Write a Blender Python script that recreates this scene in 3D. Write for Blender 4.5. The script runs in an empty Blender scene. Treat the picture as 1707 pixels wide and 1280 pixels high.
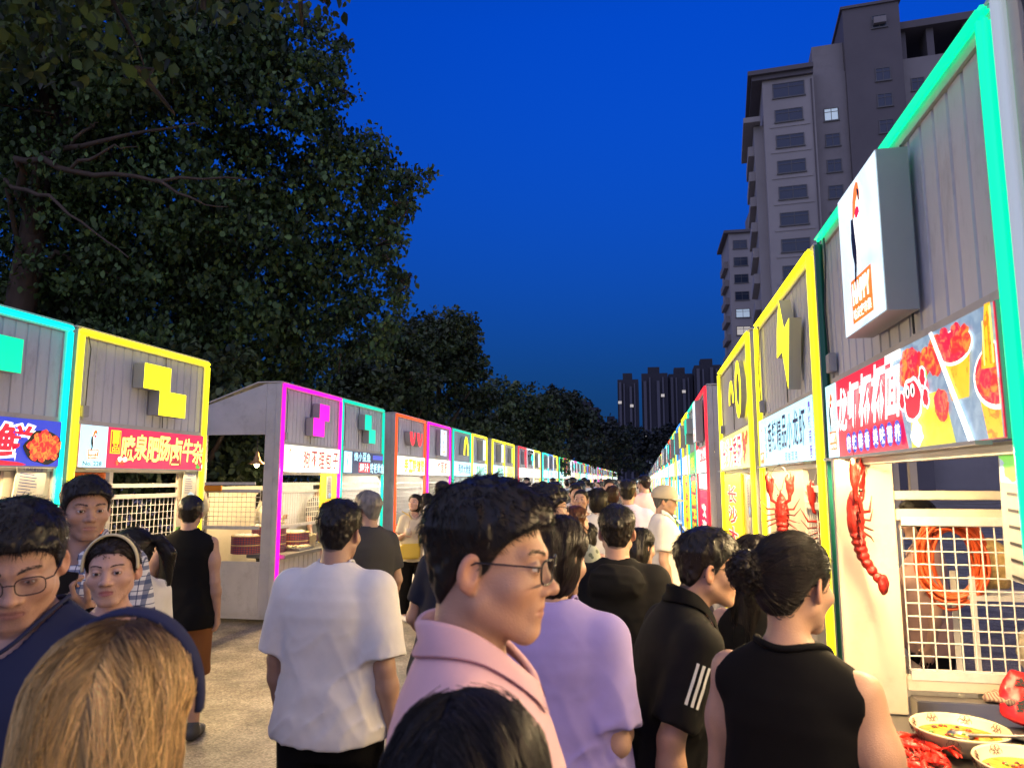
import bpy, bmesh, math, random, os
import numpy as np
from mathutils import Matrix, Vector
R = math.radians
SC = bpy.context.scene
COL = SC.collection

# ------------------------------------------------------------------ camera
F_PX, W_PX, H_PX = 1200.0, 1707.0, 1280.0
EYE = np.array([0.0, 0.0, 1.70])
YAW, PITCH = R(10.37), R(7.6)
cam_data = bpy.data.cameras.new('camera')
cam = bpy.data.objects.new('camera', cam_data)
COL.objects.link(cam)
cam_data.sensor_width = 36.0
cam_data.lens = F_PX / W_PX * 36.0
cam_data.clip_start = 0.05
cam_data.clip_end = 3000.0
cam.location = EYE
cam.rotation_euler = (R(90) + PITCH, 0, YAW)
cam_data.dof.use_dof = True
cam_data.dof.focus_distance = 7.0
cam_data.dof.aperture_fstop = 7.0
SC.camera = cam
_fwd = np.array([-math.sin(YAW) * math.cos(PITCH), math.cos(YAW) * math.cos(PITCH), math.sin(PITCH)])
_right = np.array([math.cos(YAW), math.sin(YAW), 0.0])
_up = np.cross(_right, _fwd)


def ray(px, py):
    return (px - W_PX / 2) * _right + (H_PX / 2 - py) * _up + F_PX * _fwd


def at_y(px, py, y):
    """world point on the sight line of a photo pixel at the given distance up the street"""
    r = ray(px, py)
    return EYE + r * (y / r[1])


def at_x(px, py, x):
    r = ray(px, py)
    return EYE + r * (x / r[0])


def at_z(px, py, z):
    r = ray(px, py)
    return EYE + r * ((z - EYE[2]) / r[2])


# ------------------------------------------------------------------ sky and exposure
SC.view_settings.view_transform = 'Standard'
SC.view_settings.look = 'None'
SC.view_settings.gamma = 1.0
SC.view_settings.exposure = 0.0
world = bpy.data.worlds.new("World")
SC.world = world
world.use_nodes = True
_nt = world.node_tree
_bg = _nt.nodes['Background']
_sky = _nt.nodes.new('ShaderNodeTexSky')
_sky.sky_type = 'NISHITA'
_sky.sun_disc = False
_sky.sun_elevation = R(0.0)
_sky.sun_rotation = R(190)
_sky.ozone_density = 7.0
_sky.dust_density = 0.4
_geo = _nt.nodes.new('ShaderNodeTexCoord')
_sep = _nt.nodes.new('ShaderNodeSeparateXYZ')
_nt.links.new(_geo.outputs['Generated'], _sep.inputs[0])
_rmp = _nt.nodes.new('ShaderNodeMapRange')
_rmp.inputs[1].default_value = 0.04
_rmp.inputs[2].default_value = 0.56
_nt.links.new(_sep.outputs['Z'], _rmp.inputs[0])
_mul = _nt.nodes.new('ShaderNodeMix')
_mul.data_type = 'RGBA'
_mul.blend_type = 'MULTIPLY'
_mul.inputs[0].default_value = 1.0
_mul.inputs[7].default_value = (0.08, 1.12, 1.36, 1)
_nt.links.new(_sky.outputs[0], _mul.inputs[6])
_hz = _nt.nodes.new('ShaderNodeMix')
_hz.data_type = 'RGBA'
_hz.inputs[6].default_value = (0.007, 0.046, 0.170, 1)
_nt.links.new(_rmp.outputs[0], _hz.inputs[0])
_nt.links.new(_mul.outputs[2], _hz.inputs[7])
_nt.links.new(_hz.outputs[2], _bg.inputs[0])
_bg.inputs[1].default_value = 1.0

# one weak, very soft sun added as general fill from behind the viewer
sun_d = bpy.data.lights.new('fill_sun', 'SUN')
sun_d.energy = 1.3
sun_d.angle = R(150)
sun_d.color = (1.0, .91, .80)
sun = bpy.data.objects.new('fill_sun', sun_d)
COL.objects.link(sun)
sun.rotation_euler = (R(52), 0, R(-14))

SC.cycles.use_light_tree = True
SC.cycles.max_bounces = 5
SC.cycles.diffuse_bounces = 2
SC.cycles.glossy_bounces = 2
SC.cycles.transmission_bounces = 3
SC.cycles.transparent_max_bounces = 12
SC.cycles.sample_clamp_indirect = 3.0
SC.cycles.sample_clamp_direct = 30.0
SC.cycles.use_denoising = True

# ------------------------------------------------------------------ materials
MATS = {}


def _n(nt, typ, **kw):
    n = nt.nodes.new(typ)
    for k, v in kw.items():
        setattr(n, k, v)
    return n


def mat(key, color=(.5, .5, .5), rough=.6, metal=0.0, bump=0.0, bscale=60.0, var=0.0, vscale=4.0, spec=.5,
        stretch=(1, 1, 1), attr=False, sheen=0.0, sss=0.0, dirt=None, rvar=0.0):
    if key in MATS:
        return MATS[key]
    m = bpy.data.materials.new(key)
    m.use_nodes = True
    nt = m.node_tree
    b = nt.nodes['Principled BSDF']
    b.inputs['Base Color'].default_value = (*color, 1)
    b.inputs['Roughness'].default_value = rough
    b.inputs['Metallic'].default_value = metal
    b.inputs['Specular IOR Level'].default_value = spec
    if sheen:
        b.inputs['Sheen Weight'].default_value = sheen
    if sss:
        b.inputs['Subsurface Weight'].default_value = sss
        b.inputs['Subsurface Radius'].default_value = (.010, .004, .002)
        b.inputs['Subsurface Scale'].default_value = 1.0
    tc = _n(nt, 'ShaderNodeTexCoord')
    mp = _n(nt, 'ShaderNodeMapping')
    mp.inputs['Scale'].default_value = stretch
    nt.links.new(tc.outputs['Object'], mp.inputs[0])
    src = None
    if attr:
        a = _n(nt, 'ShaderNodeVertexColor', layer_name='Col')
        src = a.outputs[0]
    if var or dirt:
        no = _n(nt, 'ShaderNodeTexNoise')
        no.inputs['Scale'].default_value = vscale
        no.inputs['Detail'].default_value = 5
        no.inputs['Roughness'].default_value = .65
        nt.links.new(mp.outputs[0], no.inputs['Vector'])
        mr = _n(nt, 'ShaderNodeMapRange')
        mr.inputs[1].default_value = .3
        mr.inputs[2].default_value = .7
        mr.inputs[3].default_value = 1 - var
        mr.inputs[4].default_value = 1 + var
        nt.links.new(no.outputs[0], mr.inputs[0])
        mx = _n(nt, 'ShaderNodeMix', data_type='RGBA', blend_type='MULTIPLY')
        mx.inputs[0].default_value = 1
        mx.inputs[6].default_value = (*color, 1)
        if src:
            nt.links.new(src, mx.inputs[6])
        nt.links.new(mr.outputs[0], mx.inputs[7])
        src = mx.outputs[2]
        if dirt:
            n2 = _n(nt, 'ShaderNodeTexNoise')
            n2.inputs['Scale'].default_value = dirt[1]
            n2.inputs['Detail'].default_value = 8
            n2.inputs['Roughness'].default_value = .75
            nt.links.new(mp.outputs[0], n2.inputs['Vector'])
            m2 = _n(nt, 'ShaderNodeMapRange')
            m2.inputs[1].default_value = .52
            m2.inputs[2].default_value = .72
            m2.inputs[4].default_value = dirt[2]
            nt.links.new(n2.outputs[0], m2.inputs[0])
            m3 = _n(nt, 'ShaderNodeMix', data_type='RGBA')
            m3.inputs[7].default_value = (*dirt[0], 1)
            nt.links.new(m2.outputs[0], m3.inputs[0])
            nt.links.new(src, m3.inputs[6])
            src = m3.outputs[2]
    if src:
        nt.links.new(src, b.inputs['Base Color'])
    if rvar:
        n4 = _n(nt, 'ShaderNodeTexNoise')
        n4.inputs['Scale'].default_value = vscale * 2
        n4.inputs['Detail'].default_value = 6
        nt.links.new(mp.outputs[0], n4.inputs['Vector'])
        m4 = _n(nt, 'ShaderNodeMapRange')
        m4.inputs[1].default_value = .3
        m4.inputs[2].default_value = .7
        m4.inputs[3].default_value = rough - rvar
        m4.inputs[4].default_value = rough + rvar
        nt.links.new(n4.outputs[0], m4.inputs[0])
        nt.links.new(m4.outputs[0], b.inputs['Roughness'])
    if bump:
        n3 = _n(nt, 'ShaderNodeTexNoise')
        n3.inputs['Scale'].default_value = bscale
        n3.inputs['Detail'].default_value = 4
        nt.links.new(mp.outputs[0], n3.inputs['Vector'])
        bp = _n(nt, 'ShaderNodeBump')
        bp.inputs['Strength'].default_value = bump
        bp.inputs['Distance'].default_value = .01
        nt.links.new(n3.outputs[0], bp.inputs['Height'])
        nt.links.new(bp.outputs[0], b.inputs['Normal'])
    MATS[key] = m
    return m


def glow(key, color, strength=1.0, noise=None):
    """a lit surface (neon tube, light box face); noise = (second colour, scale, lo, hi) for printed artwork"""
    if key in MATS:
        return MATS[key]
    m = bpy.data.materials.new(key)
    m.use_nodes = True
    nt = m.node_tree
    b = nt.nodes['Principled BSDF']
    b.inputs['Base Color'].default_value = tuple(min(.8, c * .8) for c in color) + (1,)
    b.inputs['Roughness'].default_value = .35
    b.inputs['Emission Color'].default_value = (*color, 1)
    b.inputs['Emission Strength'].default_value = strength
    if noise:
        tc = _n(nt, 'ShaderNodeTexCoord')
        no = _n(nt, 'ShaderNodeTexNoise')
        no.inputs['Scale'].default_value = noise[1]
        no.inputs['Detail'].default_value = 4
        no.inputs['Distortion'].default_value = 1.2
        nt.links.new(tc.outputs['Object'], no.inputs['Vector'])
        mr = _n(nt, 'ShaderNodeMapRange')
        mr.inputs[1].default_value = noise[2]
        mr.inputs[2].default_value = noise[3]
        nt.links.new(no.outputs[0], mr.inputs[0])
        mx = _n(nt, 'ShaderNodeMix', data_type='RGBA')
        mx.inputs[6].default_value = (*color, 1)
        mx.inputs[7].default_value = (*noise[0], 1)
        nt.links.new(mr.outputs[0], mx.inputs[0])
        nt.links.new(mx.outputs[2], b.inputs['Emission Color'])
    MATS[key] = m
    return m


def glass_mat(key, tint=(.95, .97, 1.0), alpha=.12):
    if key in MATS:
        return MATS[key]
    m = bpy.data.materials.new(key)
    m.use_nodes = True
    nt = m.node_tree
    out = nt.nodes['Material Output']
    nt.nodes.remove(nt.nodes['Principled BSDF'])
    tr = _n(nt, 'ShaderNodeBsdfTransparent')
    tr.inputs[0].default_value = (*tint, 1)
    gl = _n(nt, 'ShaderNodeBsdfGlossy')
    gl.inputs['Roughness'].default_value = .05
    mx = _n(nt, 'ShaderNodeMixShader')
    mx.inputs[0].default_value = alpha
    nt.links.new(tr.outputs[0], mx.inputs[1])
    nt.links.new(gl.outputs[0], mx.inputs[2])
    nt.links.new(mx.outputs[0], out.inputs[0])
    MATS[key] = m
    return m


# ------------------------------------------------------------------ objects
def tag(o, label=None, cat=None, group=None, kind=None):
    if label:
        o['label'] = label
    if cat:
        o['category'] = cat
    if group:
        o['group'] = group
    if kind:
        o['kind'] = kind
    return o


def thing(name, label, cat, loc=(0, 0, 0), rz=0.0, group=None):
    o = bpy.data.objects.new(name, None)
    o.empty_display_size = .2
    COL.objects.link(o)
    o.location = [float(v) for v in loc]
    o.rotation_euler = (0, 0, rz)
    return tag(o, label, cat, group)


def link_mesh(name, me, mats=None, parent=None, loc=None, rot=None):
    o = bpy.data.objects.new(name, me)
    COL.objects.link(o)
    if mats is not None:
        if not isinstance(mats, (list, tuple)):
            mats = [mats]
        if len(me.materials) == 0:
            for m in mats:
                me.materials.append(m)
        for i, m in enumerate(mats):
            if me.materials[i] != m:
                o.material_slots[i].link = 'OBJECT'
                o.material_slots[i].material = m
    if parent is not None:
        o.parent = parent
    if loc is not None:
        o.location = [float(v) for v in loc]
    if rot is not None:
        o.rotation_euler = rot
    return o


def np_mesh(name, V, faces_list, smooth=True, mat_idx=None, cols=None):
    """V (n,3); faces_list = list of (m,k) int arrays"""
    me = bpy.data.meshes.new(name)
    V = np.asarray(V, np.float32)
    nf = sum(len(f) for f in faces_list)
    loops = np.concatenate([np.asarray(f, np.int32).ravel() for f in faces_list]) if nf else np.zeros(0, np.int32)
    tot = np.concatenate([np.full(len(f), f.shape[1], np.int32) for f in faces_list]) if nf else np.zeros(0, np.int32)
    start = np.concatenate([[0], np.cumsum(tot)[:-1]]).astype(np.int32) if nf else tot
    me.vertices.add(len(V))
    me.vertices.foreach_set('co', V.ravel())
    me.loops.add(len(loops))
    me.loops.foreach_set('vertex_index', loops)
    me.polygons.add(nf)
    me.polygons.foreach_set('loop_start', start)
    me.polygons.foreach_set('loop_total', tot)
    if smooth:
        me.polygons.foreach_set('use_smooth', np.ones(nf, bool))
    if mat_idx is not None:
        me.polygons.foreach_set('material_index', np.asarray(mat_idx, np.int32))
    me.update(calc_edges=True)
    if cols is not None:
        a = me.color_attributes.new('Col', 'FLOAT_COLOR', 'POINT')
        c4 = np.ones((len(V), 4), np.float32)
        c4[:, :3] = cols
        a.data.foreach_set('color', c4.ravel())
    return me


class MB:
    """collects simple solids into one mesh"""

    def __init__(self):
        self.v, self.f, self.m, self.s = [], [], [], []
        self.clip = None

    def add(self, verts, faces, mi=0, smooth=False):
        b = len(self.v)
        self.v += [tuple(float(c) for c in p) for p in verts]
        for f in faces:
            self.f.append([b + i for i in f])
            self.m.append(mi)
            self.s.append(smooth)
        return self

    def box(self, x0, x1, y0, y1, z0, z1, mi=0):
        v = [(x0, y0, z0), (x1, y0, z0), (x1, y1, z0), (x0, y1, z0), (x0, y0, z1), (x1, y0, z1), (x1, y1, z1), (x0, y1, z1)]
        return self.add(v, [(0, 3, 2, 1), (4, 5, 6, 7), (0, 1, 5, 4), (1, 2, 6, 5), (2, 3, 7, 6), (3, 0, 4, 7)], mi)

    def prism_y(self, poly, y0, y1, mi_front=0, mi_side=0):
        """polygon in (x,z), extruded from y0 (front, facing -y) to y1"""
        n = len(poly)
        area = sum(poly[i][0] * poly[(i + 1) % n][1] - poly[(i + 1) % n][0] * poly[i][1] for i in range(n))
        if area < 0:
            poly = poly[::-1]
        v = [(p[0], y0, p[1]) for p in poly] + [(p[0], y1, p[1]) for p in poly]
        self.add(v, [list(range(n))], mi_front)
        b = len(self.v) - 2 * n
        fs = [[n + i for i in range(n)][::-1]] + [[i, n + i, n + (i + 1) % n, (i + 1) % n] for i in range(n)]
        for f in fs:
            self.f.append([b + i for i in f])
            self.m.append(mi_side)
            self.s.append(False)
        return self

    def flat(self, poly, y, mi=0):
        if self.clip:
            for ax, lim, sg in ((0, self.clip[0], 1), (0, self.clip[1], -1), (1, self.clip[2], 1), (1, self.clip[3], -1)):
                out = []
                for i in range(len(poly)):
                    a, b = poly[i], poly[(i + 1) % len(poly)]
                    da, db = (a[ax] - lim) * sg, (b[ax] - lim) * sg
                    if da >= 0:
                        out.append(a)
                    if (da < 0) != (db < 0):
                        k = da / (da - db)
                        out.append((a[0] + (b[0] - a[0]) * k, a[1] + (b[1] - a[1]) * k))
                poly = out
                if len(poly) < 3:
                    return self
        n = len(poly)
        area = sum(poly[i][0] * poly[(i + 1) % n][1] - poly[(i + 1) % n][0] * poly[i][1] for i in range(n))
        if area < 0:
            poly = poly[::-1]
        return self.add([(p[0], y, p[1]) for p in poly], [list(range(n))], mi)

    def tube(self, pts, r, n=8, mi=0, caps=True, smooth=True, closed=False):
        P = [Vector([float(c) for c in p]) for p in pts]
        m = len(P)
        rr = r if isinstance(r, (list, tuple, np.ndarray)) else [r] * m
        up = None
        verts = []
        for i in range(m):
            if closed:
                t = (P[(i + 1) % m] - P[i - 1])
            else:
                t = P[min(i + 1, m - 1)] - P[max(i - 1, 0)]
            if t.length < 1e-9:
                t = Vector((0, 0, 1))
            t.normalize()
            if up is None:
                up = Vector((0, 0, 1)) if abs(t.z) < .9 else Vector((1, 0, 0))
            a = t.cross(up)
            if a.length < 1e-6:
                a = t.orthogonal()
            a.normalize()
            b = a.cross(t)
            b.normalize()
            up = b
            for k in range(n):
                w = 2 * math.pi * k / n
                verts.append(P[i] + (a * math.cos(w) + b * math.sin(w)) * float(rr[i]))
        faces = []
        for i in range(m if closed else m - 1):
            j = (i + 1) % m
            for k in range(n):
                faces.append([i * n + k, i * n + (k + 1) % n, j * n + (k + 1) % n, j * n + k])
        self.add(verts, faces, mi, smooth)
        if caps and not closed:
            self.add(verts[:n], [list(range(n))[::-1]], mi)
            self.add(verts[-n:], [list(range(n))], mi)
        return self

    def lathe(self, prof, c=(0, 0, 0), n=24, mi=0, smooth=True):
        verts = []
        for (r, z) in prof:
            for k in range(n):
                w = 2 * math.pi * k / n
                verts.append((c[0] + r * math.cos(w), c[1] + r * math.sin(w), c[2] + z))
        faces = []
        for i in range(len(prof) - 1):
            for k in range(n):
                faces.append([i * n + k, i * n + (k + 1) % n, (i + 1) * n + (k + 1) % n, (i + 1) * n + k])
        return self.add(verts, faces, mi, smooth)

    def mesh(self, name):
        me = bpy.data.meshes.new(name)
        me.from_pydata(self.v, [], self.f)
        me.polygons.foreach_set('material_index', self.m)
        me.polygons.foreach_set('use_smooth', self.s)
        me.update()
        return me

    def build(self, name, mats, parent=None, loc=None, rot=None, bevel=0.0):
        me = self.mesh(name)
        if bevel:
            bm = bmesh.new()
            bm.from_mesh(me)
            bmesh.ops.remove_doubles(bm, verts=bm.verts, dist=1e-5)
            es = [e for e in bm.edges if len(e.link_faces) == 2 and e.calc_face_angle(0) > .6]
            bmesh.ops.bevel(bm, geom=es, offset=bevel, segments=2, affect='EDGES', clamp_overlap=True)
            bm.to_mesh(me)
            bm.free()
        return link_mesh(name, me, mats, parent, loc, rot)


MESHES = {}


def cached(key, fn):
    if key not in MESHES:
        MESHES[key] = fn()
    return MESHES[key]


# ------------------------------------------------------------------ lettering
_cu = bpy.data.curves.new('lettering', 'FONT')
_to = bpy.data.objects.new('lettering', _cu)
COL.objects.link(_to)
_GLY = {}


def glyph(text, offset=0.0, res=2):
    """vertices (x, y) and faces of a piece of lettering, 1 em high, centred in its own box; returns V, F, w, h"""
    k = (text, offset, res)
    if k in _GLY:
        return _GLY[k]
    _cu.body = text
    _cu.offset = offset
    _cu.resolution_u = res
    dg = bpy.context.evaluated_depsgraph_get()
    dg.update()
    me = bpy.data.meshes.new_from_object(_to.evaluated_get(dg))
    V = [(v.co.x, v.co.y) for v in me.vertices]
    Fc = [list(p.vertices) for p in me.polygons]
    bpy.data.meshes.remove(me)
    xs = [p[0] for p in V]
    ys = [p[1] for p in V]
    cx, cy = (min(xs) + max(xs)) / 2, (min(ys) + max(ys)) / 2
    V = [(x - cx, y - cy) for x, y in V]
    _GLY[k] = (V, Fc, max(xs) - min(xs), max(ys) - min(ys))
    return _GLY[k]


def put_text(mb, text, cx, cz, w, h, y, mi=0, offset=0.0, shear=0.0, res=2):
    """text filling the box (w, h) centred on (cx, cz) in the local x-z plane, facing -y"""
    V, Fc, gw, gh = glyph(text, 0.0, res)
    sx, sz = w / gw, h / gh
    V2, F2, _, _ = glyph(text, offset, res) if offset else (V, Fc, 0, 0)
    # curve meshes face +z in their own plane: (x, y) -> (x, z) turns that into -y
    mb.add([(cx + p[0] * sx + shear * p[1] * sz, y, cz + p[1] * sz) for p in V2], F2, mi)


def put_column(mb, text, cx, z_top, w, h_each, y, mi=0, offset=0.0, gap=.12):
    z = z_top - h_each / 2
    for ch in text:
        put_text(mb, ch, cx, z, w, h_each * (1 - gap), y, mi, offset)
        z -= h_each

# ------------------------------------------------------------------ ground
def ground_mat():
    m = bpy.data.materials.new('pavement')
    m.use_nodes = True
    nt = m.node_tree
    b = nt.nodes['Principled BSDF']
    tc = _n(nt, 'ShaderNodeTexCoord')

    def noise(sc, det, ro=.6):
        n = _n(nt, 'ShaderNodeTexNoise')
        n.inputs['Scale'].default_value = sc
        n.inputs['Detail'].default_value = det
        n.inputs['Roughness'].default_value = ro
        nt.links.new(tc.outputs['Object'], n.inputs['Vector'])
        return n
    big, mid = noise(.35, 6), noise(2.3, 8, .7)
    vor = _n(nt, 'ShaderNodeTexVoronoi')
    vor.inputs['Scale'].default_value = 75
    nt.links.new(tc.outputs['Object'], vor.inputs['Vector'])
    cr = _n(nt, 'ShaderNodeValToRGB')
    cr.color_ramp.elements[0].position = .25
    cr.color_ramp.elements[0].color = (.20, .165, .12, 1)
    cr.color_ramp.elements[1].position = .8
    cr.color_ramp.elements[1].color = (.40, .345, .26, 1)
    nt.links.new(vor.outputs['Color'], cr.inputs[0])
    mr = _n(nt, 'ShaderNodeMapRange')
    mr.inputs[1].default_value, mr.inputs[2].default_value = .35, .68
    mr.inputs[3].default_value, mr.inputs[4].default_value = .34, 1.12
    nt.links.new(mid.outputs[0], mr.inputs[0])
    mx = _n(nt, 'ShaderNodeMix', data_type='RGBA', blend_type='MULTIPLY')
    mx.inputs[0].default_value = 1
    nt.links.new(cr.outputs[0], mx.inputs[6])
    nt.links.new(mr.outputs[0], mx.inputs[7])
    nt.links.new(mx.outputs[2], b.inputs['Base Color'])
    m2 = _n(nt, 'ShaderNodeMapRange')
    m2.inputs[1].default_value, m2.inputs[2].default_value = .42, .60
    m2.inputs[3].default_value, m2.inputs[4].default_value = .38, .85
    nt.links.new(big.outputs[0], m2.inputs[0])
    nt.links.new(m2.outputs[0], b.inputs['Roughness'])
    bp = _n(nt, 'ShaderNodeBump')
    bp.inputs['Strength'].default_value = .35
    bp.inputs['Distance'].default_value = .006
    nt.links.new(vor.outputs['Distance'], bp.inputs['Height'])
    nt.links.new(bp.outputs[0], b.inputs['Normal'])
    return m


_g = MB()
_g.add([(-900, -300, 0), (900, -300, 0), (900, 1400, 0), (-900, 1400, 0)], [(0, 1, 2, 3)])
tag(_g.build('ground', ground_mat()), 'rough speckled grey pavement of the market street', 'ground', kind='structure')

# ------------------------------------------------------------------ stall materials
M_WHITE = mat('painted_white_metal', (.64, .61, .56), .45, var=.10, vscale=2.2, dirt=((.25, .22, .18), 5.0, .35), bump=.03, bscale=30, rvar=.12)
M_GREY = mat('corrugated_grey', (.70, .70, .73), .42, var=.10, vscale=1.6, stretch=(1, 1, .3), dirt=((.20, .19, .18), 7.0, .4), rvar=.12)
M_CREAM = mat('cream_panel', (.66, .58, .44), .5, var=.08, vscale=2.0, dirt=((.30, .24, .16), 6.0, .30), rvar=.1)
M_DARKMETAL = mat('dark_metal', (.05, .05, .05), .5)
M_WIRE = mat('wire_white', (.66, .64, .58), .4, var=.12, vscale=20)
M_STEEL = mat('stainless', (.50, .48, .45), .34, metal=1.0, bump=.015, bscale=90, stretch=(.15, 1, 1), rvar=.05)
M_TARP = mat('orange_tarp', (.70, .16, .03), .6, var=.15, vscale=3, bump=.3, bscale=6)
NEON = {
    'cyan': (.0, .90, .75), 'yellow': (1.0, .86, .01), 'magenta': (1.0, .005, .50), 'teal': (.0, .62, .40), 'orange': (1.0, .10, .02),
    'green': (.0, .70, .30), 'red': (1.0, .03, .05), 'white': (.75, .85, .9), 'blue': (.03, .30, 1.0), 'lime': (.62, .9, .05), 'dull': (.10, .42, .30)}
NEON_ST = {'yellow': 2.4, 'cyan': 1.6, 'magenta': 1.6, 'green': 1.5, 'orange': 1.3, 'red': 1.3, 'white': 1.4, 'lime': 1.5, 'teal': 1.2}
LIGHTC = {'warm': (1.0, .70, .34), 'white': (1.0, .90, .74), 'cool': (.80, .96, 1.0)}


def neon(c, st=1.15):
    return glow('neon_' + c + ('' if st == 1.15 else '_dim'), NEON[c], st * NEON_ST.get(c, 1.0))


def corrugated(w, z0, z1, pitch=.105, groove=.020, dep=.010):
    def mk():
        mb = MB()
        pts = [(0, 0)]
        x = pitch * .5
        while x < w - pitch * .4:
            pts += [(x - groove / 2, 0), (x - groove / 4, dep), (x + groove / 4, dep), (x + groove / 2, 0)]
            x += pitch
        pts.append((w, 0))
        n = len(pts)
        v = [(p[0], p[1], z) for z in (z0, z1) for p in pts]
        f = [[i, i + 1, n + i + 1, n + i] for i in range(n - 1)]
        mb.add(v, f)
        mb.add([(0, .03, z0), (w, .03, z0), (w, .03, z1), (0, .03, z1)], [(3, 2, 1, 0)])
        return mb.mesh('corrugated_panel')
    return cached(('corr', round(w, 2), z0, z1, pitch), mk)


def wire_grid(x0, x1, z0, z1, y, step=.062, r=.0038, frame=True):
    mb = MB()
    n = max(2, round((x1 - x0) / step))
    m = max(2, round((z1 - z0) / step))
    for i in range(n + 1):
        x = x0 + (x1 - x0) * i / n
        mb.tube([(x, y, z0), (x, y, z1)], r, 5)
    for j in range(m + 1):
        z = z0 + (z1 - z0) * j / m
        mb.tube([(x0, y + r * 1.6, z), (x1, y + r * 1.6, z)], r, 5)
    if frame:
        for z in (z0 - .02, z1 + .02):
            mb.box(x0, x1, y - .012, y + .018, z - .018, z + .018)
    return mb


# ------------------------------------------------------------------ sign artwork
WHITE_G = glow('sign_white', (1.0, .97, .90), 1.6)
BOARD_G = glow('board_white', (.74, .90, 1.0), 1.12, ((.36, .66, .92), 2.2, .50, .75))
WARMW_G = glow('sign_warm_white', (1.0, .93, .70), 1.6)
ICE_G = glow('sign_ice', (.50, .90, 1.0), 1.3)
RED_G = glow('sign_red', (.85, .015, .05), .95)
CRIM_G = glow('sign_crimson', (.75, .01, .10), .9)
BLUE_G = glow('sign_blue', (.03, .06, .62), .9)
NAVY_G = glow('sign_navy', (.01, .02, .12), .6)
YEL_G = glow('sign_yellow', (1.0, .78, .02), 1.0)
ORG_G = glow('sign_orange', (1.0, .22, .01), 1.0)
BLACK_G = mat('sign_black', (.01, .01, .012), .4)
DKRED_G = glow('sign_dark_red', (.45, .01, .03), .8)
GRN_G = glow('sign_green', (.10, .55, .03), .8)
PURP_G = glow('sign_purple', (.20, .05, .55), .8)
LEMON_G = glow('sign_lemon', (1.0, .93, .22), 1.5)
FOOD_G = glow('sign_food', (.85, .02, .03), .95, ((1.0, .45, .05), 26, .45, .62))
FOOD2_G = glow('sign_food_red', (.75, .01, .06), .95, ((1.0, .25, .10), 40, .48, .60))
NOOD_G = glow('sign_noodle', (1.0, .62, .02), 1.0, ((.85, .12, .01), 34, .50, .66))
CUP_G = glow('sign_cup', (.85, .72, .02), 1.0, ((.55, .62, .05), 22, .42, .60))
SLATE_G = glow('sign_slate', (.20, .33, .48), .8, ((.42, .55, .66), 18, .4, .65))
SIGNMATS = [WHITE_G, RED_G, BLUE_G, YEL_G, ORG_G, BLACK_G, GRN_G, ICE_G, NAVY_G, FOOD_G, FOOD2_G, NOOD_G, CUP_G, SLATE_G, PURP_G, LEMON_G, DKRED_G, CRIM_G, WARMW_G]
SI = {k: i for i, k in enumerate(['white', 'red', 'blue', 'yellow', 'orange', 'black', 'green', 'ice', 'navy', 'food', 'food2', 'noodle', 'cup', 'slate', 'purple', 'lemon', 'dkred', 'crimson', 'warm'])}


def used(mb):
    """keep only the sign materials a mesh uses"""
    ks = sorted(set(mb.m))
    mp = {k: i for i, k in enumerate(ks)}
    mb.m = [mp[k] for k in mb.m]
    return [SIGNMATS[k] for k in ks]


def rectp(x0, x1, z0, z1):
    return [(x0, z0), (x1, z0), (x1, z1), (x0, z1)]


def ellp(cx, cz, rx, rz, n=28, a0=0, a1=360):
    return [(cx + rx * math.cos(R(a0 + (a1 - a0) * i / n)), cz + rz * math.sin(R(a0 + (a1 - a0) * i / n))) for i in range(n + (0 if a1 - a0 >= 360 else 1))]


def blob(cx, cz, rx, rz, seed, n=30, am=.18):
    rs = random.Random(seed)
    ph = [rs.random() * 6.28 for _ in range(4)]
    return [(cx + rx * math.cos(a) * (1 + am * (math.sin(3 * a + ph[0]) * .5 + math.sin(5 * a + ph[1]) * .35 + math.sin(9 * a + ph[2]) * .25)),
             cz + rz * math.sin(a) * (1 + am * (math.sin(4 * a + ph[3]) * .5 + math.sin(7 * a + ph[1]) * .35))) for a in [2 * math.pi * i / n for i in range(n)]]


def bird_logo(mb, cx, cz, h, y, frame=True):
    """the market's bird over an orange HAPPY plate, h = full height"""
    s = h
    d = -.0015

    def pp(pts):
        return [(cx + a * s, cz + b * s) for a, b in pts]
    mb.flat(pp([(-.10, .10), (-.095, .02), (-.075, -.06), (-.045, -.13), (-.02, -.08), (.0, .0), (.02, .08), (.015, .16), (.05, .22), (.02, .30), (-.03, .30), (-.075, .22)]), y + d, SI['white'])
    mb.flat(pp([(-.11, .20), (-.125, .08), (-.115, -.02), (-.085, -.10), (-.11, -.25), (-.085, -.26), (-.035, -.10), (-.025, -.02), (-.045, .10), (-.06, .2)]), y + 2 * d, SI['black'])
    mb.flat(pp([(-.07, .20), (-.05, .30), (-.01, .37), (.04, .40), (.08, .38), (.10, .31), (.09, .255), (.055, .31), (.02, .28), (-.005, .22), (-.04, .19)]), y + 2 * d, SI['orange'])
    mb.flat(pp([(.055, .35), (.10, .33), (.095, .26), (.075, .27)]), y + 3 * d, SI['black'])
    mb.flat(pp([(-.01, .22), (.03, .245), (.08, .225), (.085, .19), (.04, .17), (.0, .18)]), y + 3 * d, SI['red'])
    if frame:
        mb.flat(pp([(-.20, -.18), (.22, -.18), (.22, -.46), (-.20, -.46)]), y + d, SI['orange'])
        put_text(mb, 'HAPPY', cx + .01 * s, cz - .275 * s, .34 * s, .12 * s, y + 2 * d, SI['white'], .06)
        put_text(mb, '哈皮夜市集', cx + .01 * s, cz - .405 * s, .36 * s, .07 * s, y + 2 * d, SI['white'], .02)


def sign_face(w, spec):
    """(background material key, function drawing on an MB in local x 0..w, z 1.80..2.14)"""
    return spec


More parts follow.
